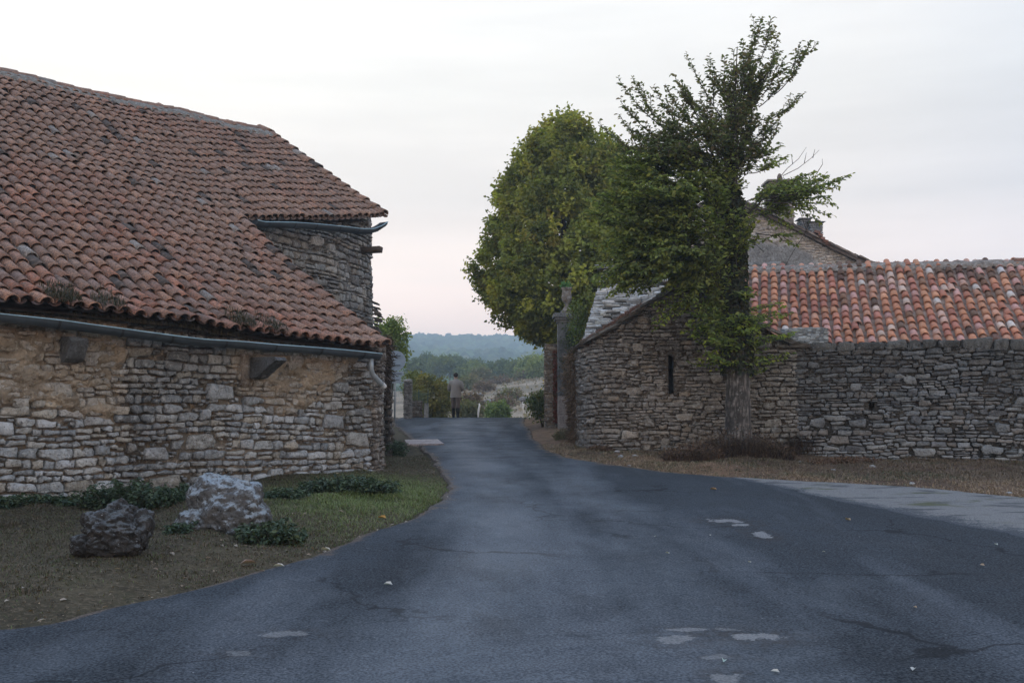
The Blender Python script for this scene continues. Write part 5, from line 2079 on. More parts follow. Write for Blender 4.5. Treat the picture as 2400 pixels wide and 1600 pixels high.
# hanging shoots at the lower left and the collar of leaves round the trunk
LOWC = [(.22, .28, .05), (.16, .22, .048), (.28, .32, .055), (.11, .16, .045)]
for k in range(16):
    x0, y0 = 1640 + 60 * g.rand(), 620 + 60 * g.rand()
    branch(tp(x0, y0, -.2 * g.rand()), tp(1500 + 170 * g.rand(), 690 + 90 * g.rand(), -.35 * g.rand()), g, .008, .075, LOWC, .22, .13, .2)
for k in range(125):
    an = g.rand() * 2 * np.pi
    q = .35 + .65 * g.rand()
    tx, ty = 1730 + math.cos(an) * 138 * q, 775 + 75 * g.normal() * .62
    ty = min(max(ty, 672), 872)
    dy = math.sin(an) * .95 * q
    if dy > .55:
        dy = .55
    wd = 1 - .45 * max(0, (735 - ty) / 70) if tx > 1730 else 1
    tx = 1730 + (tx - 1730) * wd
    branch(tp(1727, ty + 20, 0), tp(tx, ty, dy), g, .009, .085, LOWC if g.rand() < .7 else ELM_C, .30, .10, .15, flat=True, rise=.05)
# ivy on the upper trunk
n = 4600
a = g.rand(n) * (L[-1] * .62) + L[-1] * .30
th_ = g.rand(n) * 2 * np.pi
cc = np.stack([np.interp(a, aa, PC[:, i]) for i in range(3)], -1)
rr2 = np.interp(a, aa, RC) * (1.08 + .25 * g.rand(n))
out = np.stack([np.cos(th_), np.sin(th_), 0 * th_], -1)
limbs.build('limbs', M_bark, elm)
crown = lv.build('crown', M_elm, elm)
iv = MB()
leaves(iv, cc + out * rr2[:, None], unit(out * .4 + rand_dirs(g, n) * .7 + [0, 0, -.7]), unit(out + rand_dirs(g, n) * .5), .075 * (.6 + .7 * g.rand(n)), .06, pick(g, [(.035, .045, .022), (.028, .036, .02), (.06, .055, .025)], n))
iv.build('ivy', M_leaf, elm)

# ------------------------------------------------------------------ linden behind the pillar
YB = 37.0
lb = np.array([xat(1318, YB, 3), YB, float(ground_z(xat(1318, YB, 3), YB))])
linden = thing('linden_tree', lb, 'broad dense linden with some yellow leaves and a painted warm-lit left side behind the gate pillar', 'tree')
g = rs(111)
mb = MB()
mb.tube(np.array([lb - [0, 0, .2], lb + [.02, 0, 1.5], lb + [0, .05, 3.5], lb + [.1, 0, 5.5], lb + [.05, 0, 8.0]]), [.34, .28, .24, .15, .05], 12, (.06, .052, .045))
for k in range(22):
    z = 2.4 + 4.5 * g.rand()
    an = g.rand() * 2 * np.pi
    d = np.array([math.cos(an), math.sin(an), .5])
    q = curve(lb + [0.05, 0, z], lb + np.array([0.05, 0, z]) + d * (2.9 - .25 * z), np.array([0, 0, -.15]))
    mb.tube(q, np.linspace(.07, .012, len(q)), 6, (.06, .052, .045))
mb.build('trunk', M_bark, linden)
env = [(258, 1336, 6), (300, 1338, 64), (345, 1341, 110), (400, 1343, 144), (470, 1344, 173), (540, 1344, 196), (600, 1344, 213), (660, 1344, 215), (710, 1344, 206), (755, 1346, 164), (795, 1350, 106), (812, 1353, 56)]
EY, EC, ER = (np.array(v, float) for v in zip(*env))
LC = [(.235, .25, .05), (.275, .285, .054), (.19, .215, .05), (.30, .29, .054), (.155, .18, .046)]
LCY = [(.25, .24, .042), (.31, .28, .05), (.23, .225, .04), (.28, .235, .048)]
lm = MB()
nc = 1650
cnt = 0
per = 66
for k in range(nc):
    y = 262 + (812 - 262) * g.rand() ** .85
    R_ = float(np.interp(y, EY, ER))
    if g.rand() > (R_ / 215) ** .9 + .12:
        continue
    an = g.rand() * 2 * np.pi
    q = math.sqrt(.42 + .58 * g.rand()) if g.rand() < .88 else math.sqrt(g.rand() * .42)
    lump = 1 + .13 * float(vnoise(math.cos(an) * 2.6, math.sin(an) * 2.6, y / 45.0, 6))
    x = float(np.interp(y, EY, EC)) + math.cos(an) * R_ * q * lump - 4
    dy = math.sin(an) * R_ * q / 65.0 * .95
    c = at(x, y, YB + dy * 1.0)
    outd = unit(np.array([math.cos(an), math.sin(an), .55]))
    cs = .27 + .12 * g.rand()
    o = g.normal(size=(per, 3)) * cs * np.array([.45, .45, .34])
    yel = .06 + .34 * max(0.0, -math.cos(an)) + .12 * (y < 420)  # extra yellow at left and top paints in the warm light
    cl = LCY if g.rand() < yel * .55 else LC
    ct = pick(g, cl, 1, .36)[0]
    T = ct * (1 + (g.rand(per, 1) - .5) * .4)
    mix = g.rand(per) < yel * .06
    T[mix] = pick(g, LCY, int(mix.sum()), .2)
    A = unit(outd * .5 + rand_dirs(g, per) + [0, 0, -.35])
    N = unit(outd * .7 + [0, 0, .6] + rand_dirs(g, per) * .7)
    s_ = .135 * (.65 + .6 * g.rand(per))
    leaves(lm, c + o, A, N, s_, s_ * .85, T)
    # a pointed sprig on top of the clump
    m_ = 9
    qd = unit(outd + [0, 0, .7])
    C2 = c + qd * (cs * .35 + .05 * np.arange(m_)[:, None] * .8)
    leaves(lm, C2 + g.normal(size=(m_, 3)) * .03, unit(rand_dirs(g, m_) + qd * .6), unit(qd + rand_dirs(g, m_) * .8), .12, .10, np.tile(ct * 1.1, (m_, 1)))
lm.build('crown', M_elm, linden)

# bare sapling behind the orange roof
sb = np.array([xat(1832, 26.5, 3.5), 26.5, 3.2])
mb = MB()
for pts in ([(1832, 640), (1850, 605), (1868, 575), (1884, 552), (1890, 540), (1886, 500), (1880, 470)], [(1884, 552), (1900, 515), (1912, 488)], [(1880, 470), (1884, 450), (1905, 492)],
            [(1790, 590), (1740, 545)], [(1820, 425), (1845, 395), (1872, 372), (1890, 345)], [(1835, 412), (1870, 395), (1900, 372), (1920, 352)], [(1858, 385), (1855, 365)], [(1885, 382), (1890, 358)], [(1905, 370), (1910, 350)], [(1915, 405), (1928, 385), (1927, 372)], [(1890, 540), (1870, 480), (1835, 412)]):
    q = np.array([at(px, py, 26.4 + .1 * i) for i, (px, py) in enumerate(pts)])
    mb.tube(q, np.linspace(.010, .004, len(q)), 4, (.05, .042, .038))
tag(mb.build('bare_sapling', M_bark, None, org=tuple(sb)), 'thin leafless sapling twigs standing up behind the orange roof', 'sapling')


# ------------------------------------------------------------------ smaller plants
def plant(name, label, cat, px, py, Y, rx, ry, rd, n, per, size, cols, seed, group=None, clump=.22, mat=None, stem=True, shell=.4, lump=.3, base=None):
    """leafy plant: centre pixel, half sizes in pixels"""
    c = at(px, py, Y)
    k = Y / FPX
    zb = float(ground_z(c[0], Y)) if base is None else base
    zb = min(zb, c[2])
    o = thing(name, (c[0], Y, zb), label, cat, group)
    m = MB()
    gg = rs(seed)
    leaf_cloud(m, c, (rx * k, rd, ry * k), n, per, size, cols, gg, shell, clump, lump=lump)
    m.build('foliage', mat or M_leaf, o)
    if stem:
        m = MB()
        for j in range(4):
            e_ = c + rand_dirs(gg, 1)[0] * np.array([rx * k, rd, ry * k]) * .6
            b_ = np.array([c[0] + .1 * gg.normal(), Y + .1 * gg.normal(), zb - .05])
            m.tube(curve(b_, e_, np.array([0, 0, .1])), np.linspace(.03 + .02 * k * ry, .008, 9), 5, (.06, .05, .042))
        m.build('stem', M_bark, o)
    return o


YG_ = [(.13, .17, .035), (.09, .13, .03), (.17, .19, .04)]
plant('young_tree', 'light green young tree behind the round road sign at the barn corner', 'tree', 915, 810, 36.5, 34, 75, .6, 150, 34, .10, [(.18, .24, .065), (.14, .20, .06), (.23, .28, .085)], 201, lump=.45)
plant('hedge_bush', 'tall yellow-green bush between the brick pillar and the walking man', 'bush', 1012, 935, 45.5, 52, 55, 1.0, 240, 34, .11, [(.18, .17, .045), (.135, .135, .04), (.225, .19, .05)], 202)
plant('hedge_bush', 'olive bush behind the brick pillar and wire fence', 'bush', 975, 905, 47, 26, 34, .8, 90, 34, .11, [(.18, .19, .05), (.135, .155, .045)], 203)
plant('flowering_shrub', 'dark green shrub with yellow flowers at the foot of the gate posts', 'shrub', 1272, 950, 31.5, 30, 26, .35, 110, 26, .07, [(.08, .105, .04), (.10, .125, .045), (.15, .15, .05)], 204)
m = MB()
g = rs(205)
n = 160
C = np.stack([xat(1288, 31.3, 2.2) + .10 * g.normal(size=n), 31.3 + .1 * g.normal(size=n), 2.15 + .32 * g.normal(size=n)], -1)
leaves(m, C, rand_dirs(g, n), rand_dirs(g, n), .06, .055, pick(g, [(.55, .36, .04), (.42, .33, .05), (.20, .20, .05)], n))
for k in range(9):
    p_ = C[k]
    m.tube(np.array([[xat(1280, 31.4, 1.5), 31.4, 1.3], p_]), [.008, .004], 4, (.08, .07, .04))
tag(m.build('yellow_flowers', M_leaf, None, org=(xat(1288, 31.3, 2), 31.3, 1.3)), 'spray of small yellow flowers climbing before the red creeper', 'flowers')
plant('slender_plant', 'thin upright green plant beside the gate pillar and the slate roof', 'plant', 1354, 760, 28.6, 8, 56, .1, 40, 16, .07, [(.10, .14, .035), (.14, .16, .04)], 206, base=1.2)
plant('vine', 'green vine trailing on the upper right of the gate pillar', 'vine', 1341, 815, 29.85, 10, 70, .08, 40, 18, .055, [(.05, .075, .025), (.07, .09, .03)], 207, base=1.6, stem=False)

# nettles along the barn
NET = [(.046, .076, .045), (.06, .095, .054), (.036, .06, .04), (.074, .105, .056)]


def nettle(label, px0, px1, pyt, pyb, seed, Yoff=0.0, n=1.0, kind='nettle_clump'):
    gx0, gy0 = ground_hit((px0 + px1) / 2, pyb)
    Y = gy0 + .25 + Yoff
    k = Y / FPX
    wid = (px1 - px0) * k
    top = at(0, pyt, Y)[2]
    zb = float(ground_z(xat((px0 + px1) / 2, Y, .5), Y))
    h = max(top - zb, .1)
    xc = xat((px0 + px1) / 2, Y, zb)
    o = thing(kind, (xc, Y, zb), label, 'weeds', 'weeds along the barn')
    gg = rs(seed)
    ns = int(130 * wid * n + 30)
    m, st = MB(), MB()
    for j in range(ns):
        u_ = gg.rand() * 2 - 1
        x, y = xc + u_ * wid / 2, Y + .45 * (gg.rand() - .5)
        z0 = float(ground_z(x, y))
        hh = h * (1 - .45 * abs(u_) ** 2) * (.6 + .55 * gg.rand())
        lean = gg.normal(size=2) * .16 * hh / .3
        q = np.array([[x, y, z0 - .02], [x + lean[0] * .4, y + lean[1] * .4, z0 + hh * .6], [x + lean[0], y + lean[1], z0 + hh]])
        st.tube(q, [.004, .003, .002], 4, (.05, .05, .03), cap=False)
        nl = int(14 + 40 * hh)
        t_ = gg.rand(nl) ** .7
        C = q[0] + (q[2] - q[0]) * t_[:, None]
        an = gg.rand(nl) * 2 * np.pi
        A = np.stack([np.cos(an), np.sin(an), -.25 + .3 * gg.normal(size=nl)], -1)
        s_ = .050 * (.6 + .7 * gg.rand(nl))
        leaves(m, C, A, np.tile([0, 0, 1.0], (nl, 1)) + .3 * gg.normal(size=(nl, 3)), s_, s_ * .6, pick(gg, NET, nl, .25))
    m.build('leaves', M_weed, o)
    st.build('stalks', M_weed, o)


nettle('long low nettle patch at the left edge of the barn wall', -60, 178, 1165, 1205, 211)
nettle('rounded nettle mound against the barn behind the small dark boulder', 195, 405, 1132, 1212, 212)
nettle('small nettle tuft between the round stone and the big boulder', 400, 468, 1135, 1195, 213)
nettle('short nettles just right of the big boulder at the wall foot', 618, 716, 1150, 1190, 214)
nettle('widest nettle bank at the right end of the barn wall', 712, 925, 1118, 1178, 215, n=1.3)
nettle('weeds in front of the right foot of the big boulder', 565, 700, 1222, 1285, 216)
nettle('thin weeds at the left foot of the big boulder', 400, 455, 1232, 1275, 217)
nettle('ivy-like weeds at the foot of the dark buttress', 895, 945, 1035, 1068, 218)


def dry_clump(label, px0, px1, pyt, pyb, seed, n, cols, Y=None, depth=.5, name='dry_weeds', group='dry weeds'):
    if Y is None:
        Y = ground_hit((px0 + px1) / 2, pyb)[1] + depth / 2
    k = Y / FPX
    gg = rs(seed)
    xc = xat((px0 + px1) / 2, Y, 1)
    wid = (px1 - px0) * k
    zb = float(ground_z(xc, Y))
    h = max(float(at(0, pyt, Y)[2]) - zb, .12)
    m = MB()
    u_ = gg.rand(n) * 2 - 1
    y = Y + depth * (gg.rand(n) - .5)
    x = xc + u_ * wid / 2
    z = ground_z(x, y)
    hh = h * (1 - .6 * np.abs(u_) ** 1.6) * (.35 + .75 * gg.rand(n))
    blades(m, np.stack([x, y, z - .01], -1), hh, .4 + 1.1 * gg.rand(n), .0035, pick(gg, cols, n, .3), gg)
    nl = n
    i = gg.randint(0, n, nl)
    C = np.stack([x[i] + .04 * gg.normal(size=nl), y[i] + .04 * gg.normal(size=nl), z[i] + hh[i] * gg.rand(nl)], -1)
    leaves(m, C, rand_dirs(gg, nl), rand_dirs(gg, nl), .04, .02, pick(gg, cols, nl, .3))
    o = m.build(name, M_dry, None, org=(xc, Y, zb))
    tag(o, label, 'dry weeds', group)


BR = [(.065, .044, .034), (.095, .062, .045), (.14, .095, .062), (.048, .034, .028)]
RU = [(.11, .065, .04), (.085, .05, .034), (.15, .095, .06)]
dry_clump('dark brown dry weeds heaped round the elm trunk', 1610, 1850, 1000, 1082, 221, 5200, BR, depth=.9)
dry_clump('low sloping brown weeds left of the elm foot', 1555, 1690, 1035, 1085, 222, 2600, RU + BR, depth=.6)
dry_clump('dark dry bush between the elm and the garden wall', 1838, 1915, 985, 1072, 223, 2200, BR, depth=.5)
dry_clump('rusty low weeds at the foot of the garden wall', 1900, 2060, 1066, 1096, 224, 1600, RU, depth=.4)
dry_clump('reddish grass tuft below the rounded hut corner', 1380, 1440, 1040, 1062, 225, 900, RU, depth=.3)
dry_clump('dry straw-coloured grass at the hut corner by the road', 1300, 1362, 1000, 1035, 226, 1500, [(.16, .12, .07), (.12, .10, .05), (.09, .10, .04)], depth=.9)
# creeper of dead grass hanging on the left side of the hut
g = rs(227)
n = 2600
z = 1.0 + 2.0 * g.rand(n)
C = np.stack([xat(1345, 23.6, 2) - .02 + .11 * g.normal(size=n) * (.6 + .5 * np.sin(z * 3.1)), 23.6 + .5 * g.normal(size=n), z], -1)
m = MB()
leaves(m, C, unit(rand_dirs(g, n) + [-.3, 0, -.5]), rand_dirs(g, n), .14 * (.5 + g.rand(n)), .012, pick(g, [(.13, .085, .055), (.09, .06, .042), (.18, .125, .08)], n, .3))
tag(m.build('dead_creeper', M_dry, None, org=(xat(1343, 23.6, 2), 23.6, 1.0)), 'tangle of dead brown creeper on the left side of the hut', 'creeper')
# dead creeper above the buttress of the barn
n = 2400
z = 1.9 + 1.25 * g.rand(n) ** .8
C = np.stack([xat(901, 20.6, 2.6) + .05 * g.normal(size=n) + .05 * (z - 2.4), 20.5 + .25 * g.normal(size=n), z], -1)
m = MB()
leaves(m, C, unit(rand_dirs(g, n) + [.2, 0, -.8]), rand_dirs(g, n), .13 * (.5 + g.rand(n)), .014, pick(g, [(.07, .05, .038), (.045, .035, .03), (.10, .07, .05)], n, .3))
tag(m.build('dead_creeper', M_dry, None, org=(xat(912, 20.6, 2.6), 20.5, 1.9)), 'brown dead creeper hanging over the barn corner below the roof', 'creeper')
# reddish dry stonecrop along the hut's left rake
n = 3600
a = hut_a(1354) + (hut_a(1500) - hut_a(1354)) * g.rand(n) ** .9
b0 = np.array([hutmap(x, hut_top(x) + .055, -.10) for x in a]) + np.stack([0 * a, .10 * g.normal(size=n), 0 * a], -1)
m = MB()
blades(m, b0, .07 + .15 * g.rand(n), .3 + .6 * g.rand(n), .006, pick(g, [(.24, .125, .105), (.19, .10, .08), (.27, .165, .125)], n, .25), g)
tag(m.build('roof_plants', M_dry, None, org=tuple(hutmap(hut_a(1420), hut_top(hut_a(1420)), 0))), 'reddish dry plants growing along the slates of the hut gable', 'plants')
# weeds in the barn gutter and on its tiles
m = MB()
n = 900
s_ = wall_s_px(150) + (wall_s_px(560) - wall_s_px(150)) * g.rand(n)
s_ = np.where(g.rand(n) < .6, wall_s_px(330) + .35 * g.normal(size=n), s_)
b0 = np.array([eavept(x, -.01, -.10) for x in s_]) + .03 * g.normal(size=(n, 3)) * [1, 1, 0]
blades(m, b0, .05 + .13 * g.rand(n), .2 + .5 * g.rand(n), .003, pick(g, [(.07, .055, .04), (.05, .05, .03), (.10, .085, .055)], n, .3), g)
tag(m.build('gutter_weeds', M_dry, None, org=tuple(eavept(wall_s_px(330), 0, -.1))), 'dry weeds growing out of the barn gutter under the tiles', 'weeds')
for (px, py, n) in ((150, 712, 800), (255, 700, 350), (568, 760, 500), (640, 785, 300)):
    gg = rs(px)
    s0 = wall_s_px(px) - .15
    P0 = np.array([rO + ru * (s0 + .13 * np.clip(gg.normal(), -1.5, 1.5)) + rv * abs(.10 + .18 * gg.normal()) + rw * (.12 + .05 * gg.rand() + float(barn_sag(np.array(s0), np.array(.2)))) for _ in range(n)])
    m = MB()
    blades(m, P0, .03 + .07 * gg.rand(n), .4 + .4 * gg.rand(n), .005, pick(gg, [(.05, .045, .03), (.07, .058, .038), (.045, .05, .028)], n, .3), gg)
    tag(m.build('moss_clump', M_dry, None, org=tuple(P0.mean(0))), 'dark moss clump growing on the lowest tiles of the barn roof', 'moss', 'moss clumps on the barn eave')

# ------------------------------------------------------------------ grass and litter
g = rs(231)


def scatter(n, x0, x1, y0, y1, test):
    x, y = x0 + (x1 - x0) * g.rand(n), y0 + (y1 - y0) * g.rand(n)
    ok = test(x, y)
    return x[ok], y[ok]


def left_ok(x, y):
    d = road_dist(x, y)
    f = (x - CORN[0]) * N2[0] + (y - CORN[1]) * N2[1]
    fr = (f > .05) | ((x - CORN[0]) * U2[0] + (y - CORN[1]) * U2[1] > .1)
    return (d > .03) & fr & (x < road_x(y)[0]) & (g.rand(len(x)) < np.clip(.62 + .8 * fbm(x * .7, y * .7, 0, 31, 3) + .7 * np.clip(1 - np.hypot((x + 2.2) / 1.8, (y - 14) / 3.0), 0, 1), .07, 1))


m = MB()
x, y = scatter(520000, -7.0, -.6, 5.6, 21, left_ok)
n = len(x)
lush = np.clip(1.35 - np.hypot((x + 1.75) / 1.5, (y - 13.2) / 3.0), 0, 1)
h = .012 + .026 * g.rand(n) + .06 * lush * g.rand(n) + .04 * np.clip(fbm(x * 2.3, y * 2.3, 0, 38, 2) - .35, 0, 1)
T = pick(g, [(.15, .112, .075), (.11, .085, .058), (.21, .16, .11), (.09, .085, .05)], n, .3)
gsel = g.rand(n) < .13 + .80 * lush
T[gsel] = pick(g, [(.12, .17, .055), (.15, .20, .06), (.18, .20, .075)], int(gsel.sum()), .3)
T = T * (.62 + .38 * lush)[:, None]
blades(m, np.stack([x, y, ground_z(x, y) - .005], -1), h, .5 + 1.3 * g.rand(n), .0030, T, g)
tag(m.build('grass', M_weed), 'short grass growing on the verge below the barn wall', 'grass', kind='stuff')


def right_ok(x, y):
    d = road_dist(x, y)
    wy = np.where(x < xat(1640, 21, 1), np.interp(x, _hp[_i0:, 0], _hp[_i0:, 1]), np.interp(x, [xat(1640, 21, 1), xat(1872, 20.25, 1), xat(2400, 18.85, 1), 14], [21.0, 20.25, 18.85, 17.6]))
    return (d > .02) & (x > road_x(y)[1]) & (y < wy - .02) & (g.rand(len(x)) < np.clip(.6 + .8 * fbm(x * .8, y * .8, 0, 32, 3), .2, 1))


m = MB()
x, y = scatter(420000, .3, 11.0, 12.6, 27, right_ok)
n = len(x)
h = .015 + .06 * g.rand(n) ** 2.2
T = pick(g, [(.25, .18, .115), (.20, .14, .095), (.14, .095, .066), (.31, .235, .155)], n, .3)
rd_ = x - road_x(y)[1]
T = T * (1 + .25 * np.clip(1 - rd_ / 1.2, 0, 1) - .38 * np.clip((rd_ - .8) / 2.0, 0, 1))[:, None]
gs = (g.rand(n) < .35) & (fbm(x * 1.1, y * 1.1, 0, 36, 3) > .2)
T[gs] = pick(g, [(.07, .08, .035), (.06, .07, .03)], int(gs.sum()), .3)
blades(m, np.stack([x, y, ground_z(x, y) - .005], -1), h, .6 + 1.4 * g.rand(n), .0042, T, g)
tag(m.build('dry_grass', M_dry), 'dry brown grass on the verge before the hut and garden wall', 'dry grass', kind='stuff')

m = MB()
x, y = scatter(22000, -7, 9, 6, 24, lambda x, y: (road_dist(x, y) > -.12) & (road_dist(x, y) < np.where(x > 0, 4.0, 2.0)))
n = len(x)
A = rand_dirs(g, n) * [1, 1, .15]
s_ = .012 + .05 * g.rand(n) ** 4
leaves(m, np.stack([x, y, np.maximum(ground_z(x, y), ground_base(x, y) * (road_dist(x, y) < 0) + .014 * (road_dist(x, y) < 0) - 9 * (road_dist(x, y) >= 0)) + .012], -1), A, rand_dirs(g, n) * .35 + [0, 0, 1], s_, s_ * (.25 + .5 * g.rand(n)),
       pick(g, [(.22, .165, .12), (.13, .09, .06), (.30, .26, .22), (.16, .11, .07)], n, .35))
tag(m.build('leaf_litter', M_dry), 'crumbs of dead leaves and straw along both road edges', 'litter', kind='stuff')


def road_top(x, y):
    return float(ground_base(x, y)) + .02


def fallen_leaf(px, py, s, col, seed, label, group='fallen leaves on the road'):
    x, y = ground_hit(px, py)
    gg = rs(seed)
    z = road_top(x, y) if road_dist(np.array(x), np.array(y)) < 0 else float(ground_z(x, y)) + .02
    an = gg.rand() * 6.28
    m = MB()
    d = np.array([math.cos(an), math.sin(an), .12])
    leaves(m, [[x, y, z + .006]], [d], [[.2 * gg.normal(), .2 * gg.normal(), 1]], s, s * .5, [col], .35)
    o = m.build('fallen_leaf', M_dry, None, org=(x, y, z))
    tag(o, label, 'leaf', group)


PALE, TAN = (.46, .46, .44), (.34, .25, .17)
for i, (px, py, s, c) in enumerate([(920, 1377, .075, PALE), (1569, 1303, .05, PALE), (1537, 1262, .03, PALE), (2332, 1281, .055, PALE), (1828, 1586, .05, PALE),
                                    (2139, 1582, .06, PALE), (1666, 1260, .03, PALE), (2308, 1332, .05, TAN), (2141, 1430, .04, TAN), (1982, 1222, .10, TAN), (1754, 1323, .04, PALE), (1935, 1299, .03, PALE)]):
    fallen_leaf(px, py, s, c, 300 + i, 'small pale dry leaf lying flat on the dark asphalt' if c is PALE else 'small tan dry leaf lying flat on the dark asphalt', 'pale leaves on the asphalt' if c is PALE else 'tan leaves on the asphalt')
fallen_leaf(1697, 1556, .06, (.34, .44, .40), 320, 'pale blue-green crumpled leaf in the worn patch at the bottom of the road', None)
fallen_leaf(1664, 1150, .11, (.34, .20, .09), 321, 'brown curled leaf lying on the road before the elm', None)
fallen_leaf(905, 1217, .12, (.42, .22, .05), 322, 'orange leaf lying in the green grass of the left verge', None)
fallen_leaf(640, 1333, .10, (.50, .46, .42), 323, 'pale leaf at the grass edge below the big boulder', None)
fallen_leaf(562, 1330, .14, (.26, .18, .15), 324, 'large brown curled leaf on the verge below the big boulder', None)
fallen_leaf(752, 1294, .11, (.40, .36, .30), 325, 'whitish curled leaf at the verge edge right of the big boulder', None)

# ------------------------------------------------------------------ boulders and stones
gx_, gy_b = ground_hit(530, 1262)


def boulder(name, label, c, r, seed, rough, pits, freq, tint, sub=5, extra=(), mt=None):
    m = MB()
    rock_mesh(m, c, r, seed, sub, rough, tint=tint, pits=pits, freq=freq)
    for (dc, dr_, sd) in extra:
        rock_mesh(m, np.array(c) + dc, dr_, sd, sub - 1, rough, tint=tint, pits=pits, freq=freq)
    o = m.build(name, mt or M_karst, None, org=(c[0], c[1], float(ground_z(c[0], c[1]))))
    tag(o, label, 'boulder')


Yb = gy_b + .28
kb = Yb / FPX
zb = float(ground_z(xat(532, Yb, .4), Yb))
ht = float(at(0, 1112, Yb)[2]) - zb
boulder('boulder', 'big hump-backed boulder crusted with pale blue lichen on the verge', (xat(528, Yb, .4), Yb, zb + ht * .22), (98 * kb, .40, ht * .72), 8, .24, .10, 1.3, (.14, .143, .145), 6,
        [((-52 * kb, -.02, -.10), (58 * kb, .30, ht * .42), 12), ((62 * kb, -.05, -.03), (46 * kb, .26, ht * .42), 14), ((-10 * kb, .0, ht * .40), (58 * kb, .26, ht * .32), 15)])
gx2, gy2 = ground_hit(262, 1330)
Yb = gy2 + .22
kb = Yb / FPX
zb = float(ground_z(xat(262, Yb, .3), Yb))
ht = float(at(0, 1176, Yb)[2]) - zb
boulder('boulder', 'smaller jagged dark boulder full of holes at the left of the verge', (xat(262, Yb, .3), Yb, zb + ht * .36), (74 * kb, .26, ht * .44), 22, .30, .22, 1.3, (.050, .049, .049), 6,
        [((-34 * kb, -.06, -ht * .14), (44 * kb, .2, ht * .34), 23), ((50 * kb, .03, ht * .05), (40 * kb, .18, ht * .44), 25), ((14 * kb, .05, ht * .34), (38 * kb, .16, ht * .30), 27)], M_karst2)
gx3, gy3 = ground_hit(388, 1186)
m = MB()
rock_mesh(m, (xat(388, gy3 + .1, .5), gy3 + .12, float(ground_z(gx3, gy3)) + .07), (.10, .10, .13), 31, 4, .15, tint=(.16, .115, .09))
tag(m.build('round_stone', M_stone, None, org=(gx3, gy3 + .1, float(ground_z(gx3, gy3)))), 'rounded brown stone leaning at the barn wall foot among nettles', 'stone')


def pebble(px, py, s, col, seed, label, group=None, flat=.5):
    x, y = ground_hit(px, py)
    z = float(ground_z(x, y))
    m = MB()
    rock_mesh(m, (x, y, z + s * flat * .5), (s, s * .8, s * flat), seed, 3, .25, tint=col)
    tag(m.build('stone', M_stone, None, org=(x, y, z)), label, 'stone', group)


pebble(1637, 1042, .11, (.33, .32, .31), 41, 'pale pointed stone among dry weeds left of the elm', flat=.7)
pebble(1447, 1072, .055, (.36, .37, .38), 42, 'flat pale stone, left one of the pair at the road edge below the hut')
pebble(1455, 1078, .06, (.30, .32, .34), 43, 'flat grey stone, right one of the pair at the road edge below the hut')
pebble(1488, 1080, .055, (.34, .36, .38), 44, 'lone pale stone at the road edge, right of the pair')
for i, (px, py, s) in enumerate(((1874, 1085, .045), (1954, 1104, .045), (2045, 1104, .06), (2138, 1137, .05), (2365, 1160, .05), (1475, 1093, .04))):
    pebble(px, py, s * .8, (.30, .32, .33), 45 + i, 'small whitish stone lying on the dry right verge', 'white stones on the right verge')

# low tussocks that roughen the dry field
g = rs(401)
n = 9000
y = 58 + 130 * g.rand(n) ** 1.3
x = (-.09 + .22 * g.rand(n)) * y
ok = fbm(x / 5, y / 4, 0, 47, 3) + .25 * g.rand(n) > .18
x, y = x[ok], y[ok]
n = len(x)
m = MB()
s_ = .12 + .28 * g.rand(n) ** 2
leaves(m, np.stack([x, y, ground_z(x, y)], -1), unit(np.stack([g.normal(size=n), .3 * g.normal(size=n), .5 + g.rand(n)], -1)), unit(rand_dirs(g, n) + [0, -1, .5]), s_, s_ * .8,
       pick(g, [(.26, .215, .16), (.20, .165, .12), (.22, .19, .12), (.30, .25, .19), (.15, .13, .09)], n, .3))
tag(m.build('field_tussocks', M_dry), 'dry tussocks and stubble scattered over the field beyond the crest', 'dry grass', kind='stuff')

# ------------------------------------------------------------------ things at the crest of the road
# concrete slab at the road edge
q = [ground_hit(*p) for p in ((948, 1034), (1026, 1033), (1041, 1044), (955, 1045))]
m = MB()
zq = [float(ground_base(*p)) for p in q]
top = np.array([[p[0], p[1], z + .045] for p, z in zip(q, zq)])
bot = top - [0, 0, .12]
V = np.vstack([top, bot])
m.add(V, np.array([[0, 3, 2, 1], [0, 1, 5, 4], [1, 2, 6, 5], [2, 3, 7, 6], [3, 0, 4, 7]]), (.40, .34, .32))
slab = m.build('concrete_slab', M_stone, None, org=tuple(top.mean(0) - [0, 0, .045]), smooth=False)
tag(slab, 'pale pinkish concrete slab let into the road edge by the barn', 'slab')

# road sign seen from behind
YS_ = 33.0
sx = xat(927, YS_, 3)
gz = float(ground_z(sx, YS_))
sign = thing('road_sign', (sx, YS_, gz), 'round road sign with two small plates, seen from behind at the barn corner', 'sign')
zc_ = at(0, 845, YS_)[2]
R_ = 23.5 / FPX * YS_
m = MB()
m.tube(np.array([[sx - .02, YS_ + .04, gz - .2], [sx - .02, YS_ + .04, zc_ + R_ * .8]]), .03, 10, (.33, .36, .38))
m.build('post', M_zinc, sign)
m = MB()
th = np.linspace(0, 2 * np.pi, 41)[:-1]
ring = np.stack([sx + np.cos(th) * R_, 0 * th, zc_ + np.sin(th) * R_], -1)
f0, f1 = ring + [0, YS_ - .012, 0], ring + [0, YS_ + .012, 0]
V = np.vstack([f0, f1, [[sx, YS_ - .008, zc_]], [[sx, YS_ + .012, zc_]]])
k = np.arange(40)
k2 = (k + 1) % 40
m.add(V, [np.stack([k, k2, k2 + 40, k + 40], -1), np.stack([0 * k + 80, k2, k], -1), np.stack([0 * k + 81, k + 40, k2 + 40], -1)], (.30, .36, .42))
disc = m.build('sign_disc', M_plain, sign, smooth=False)
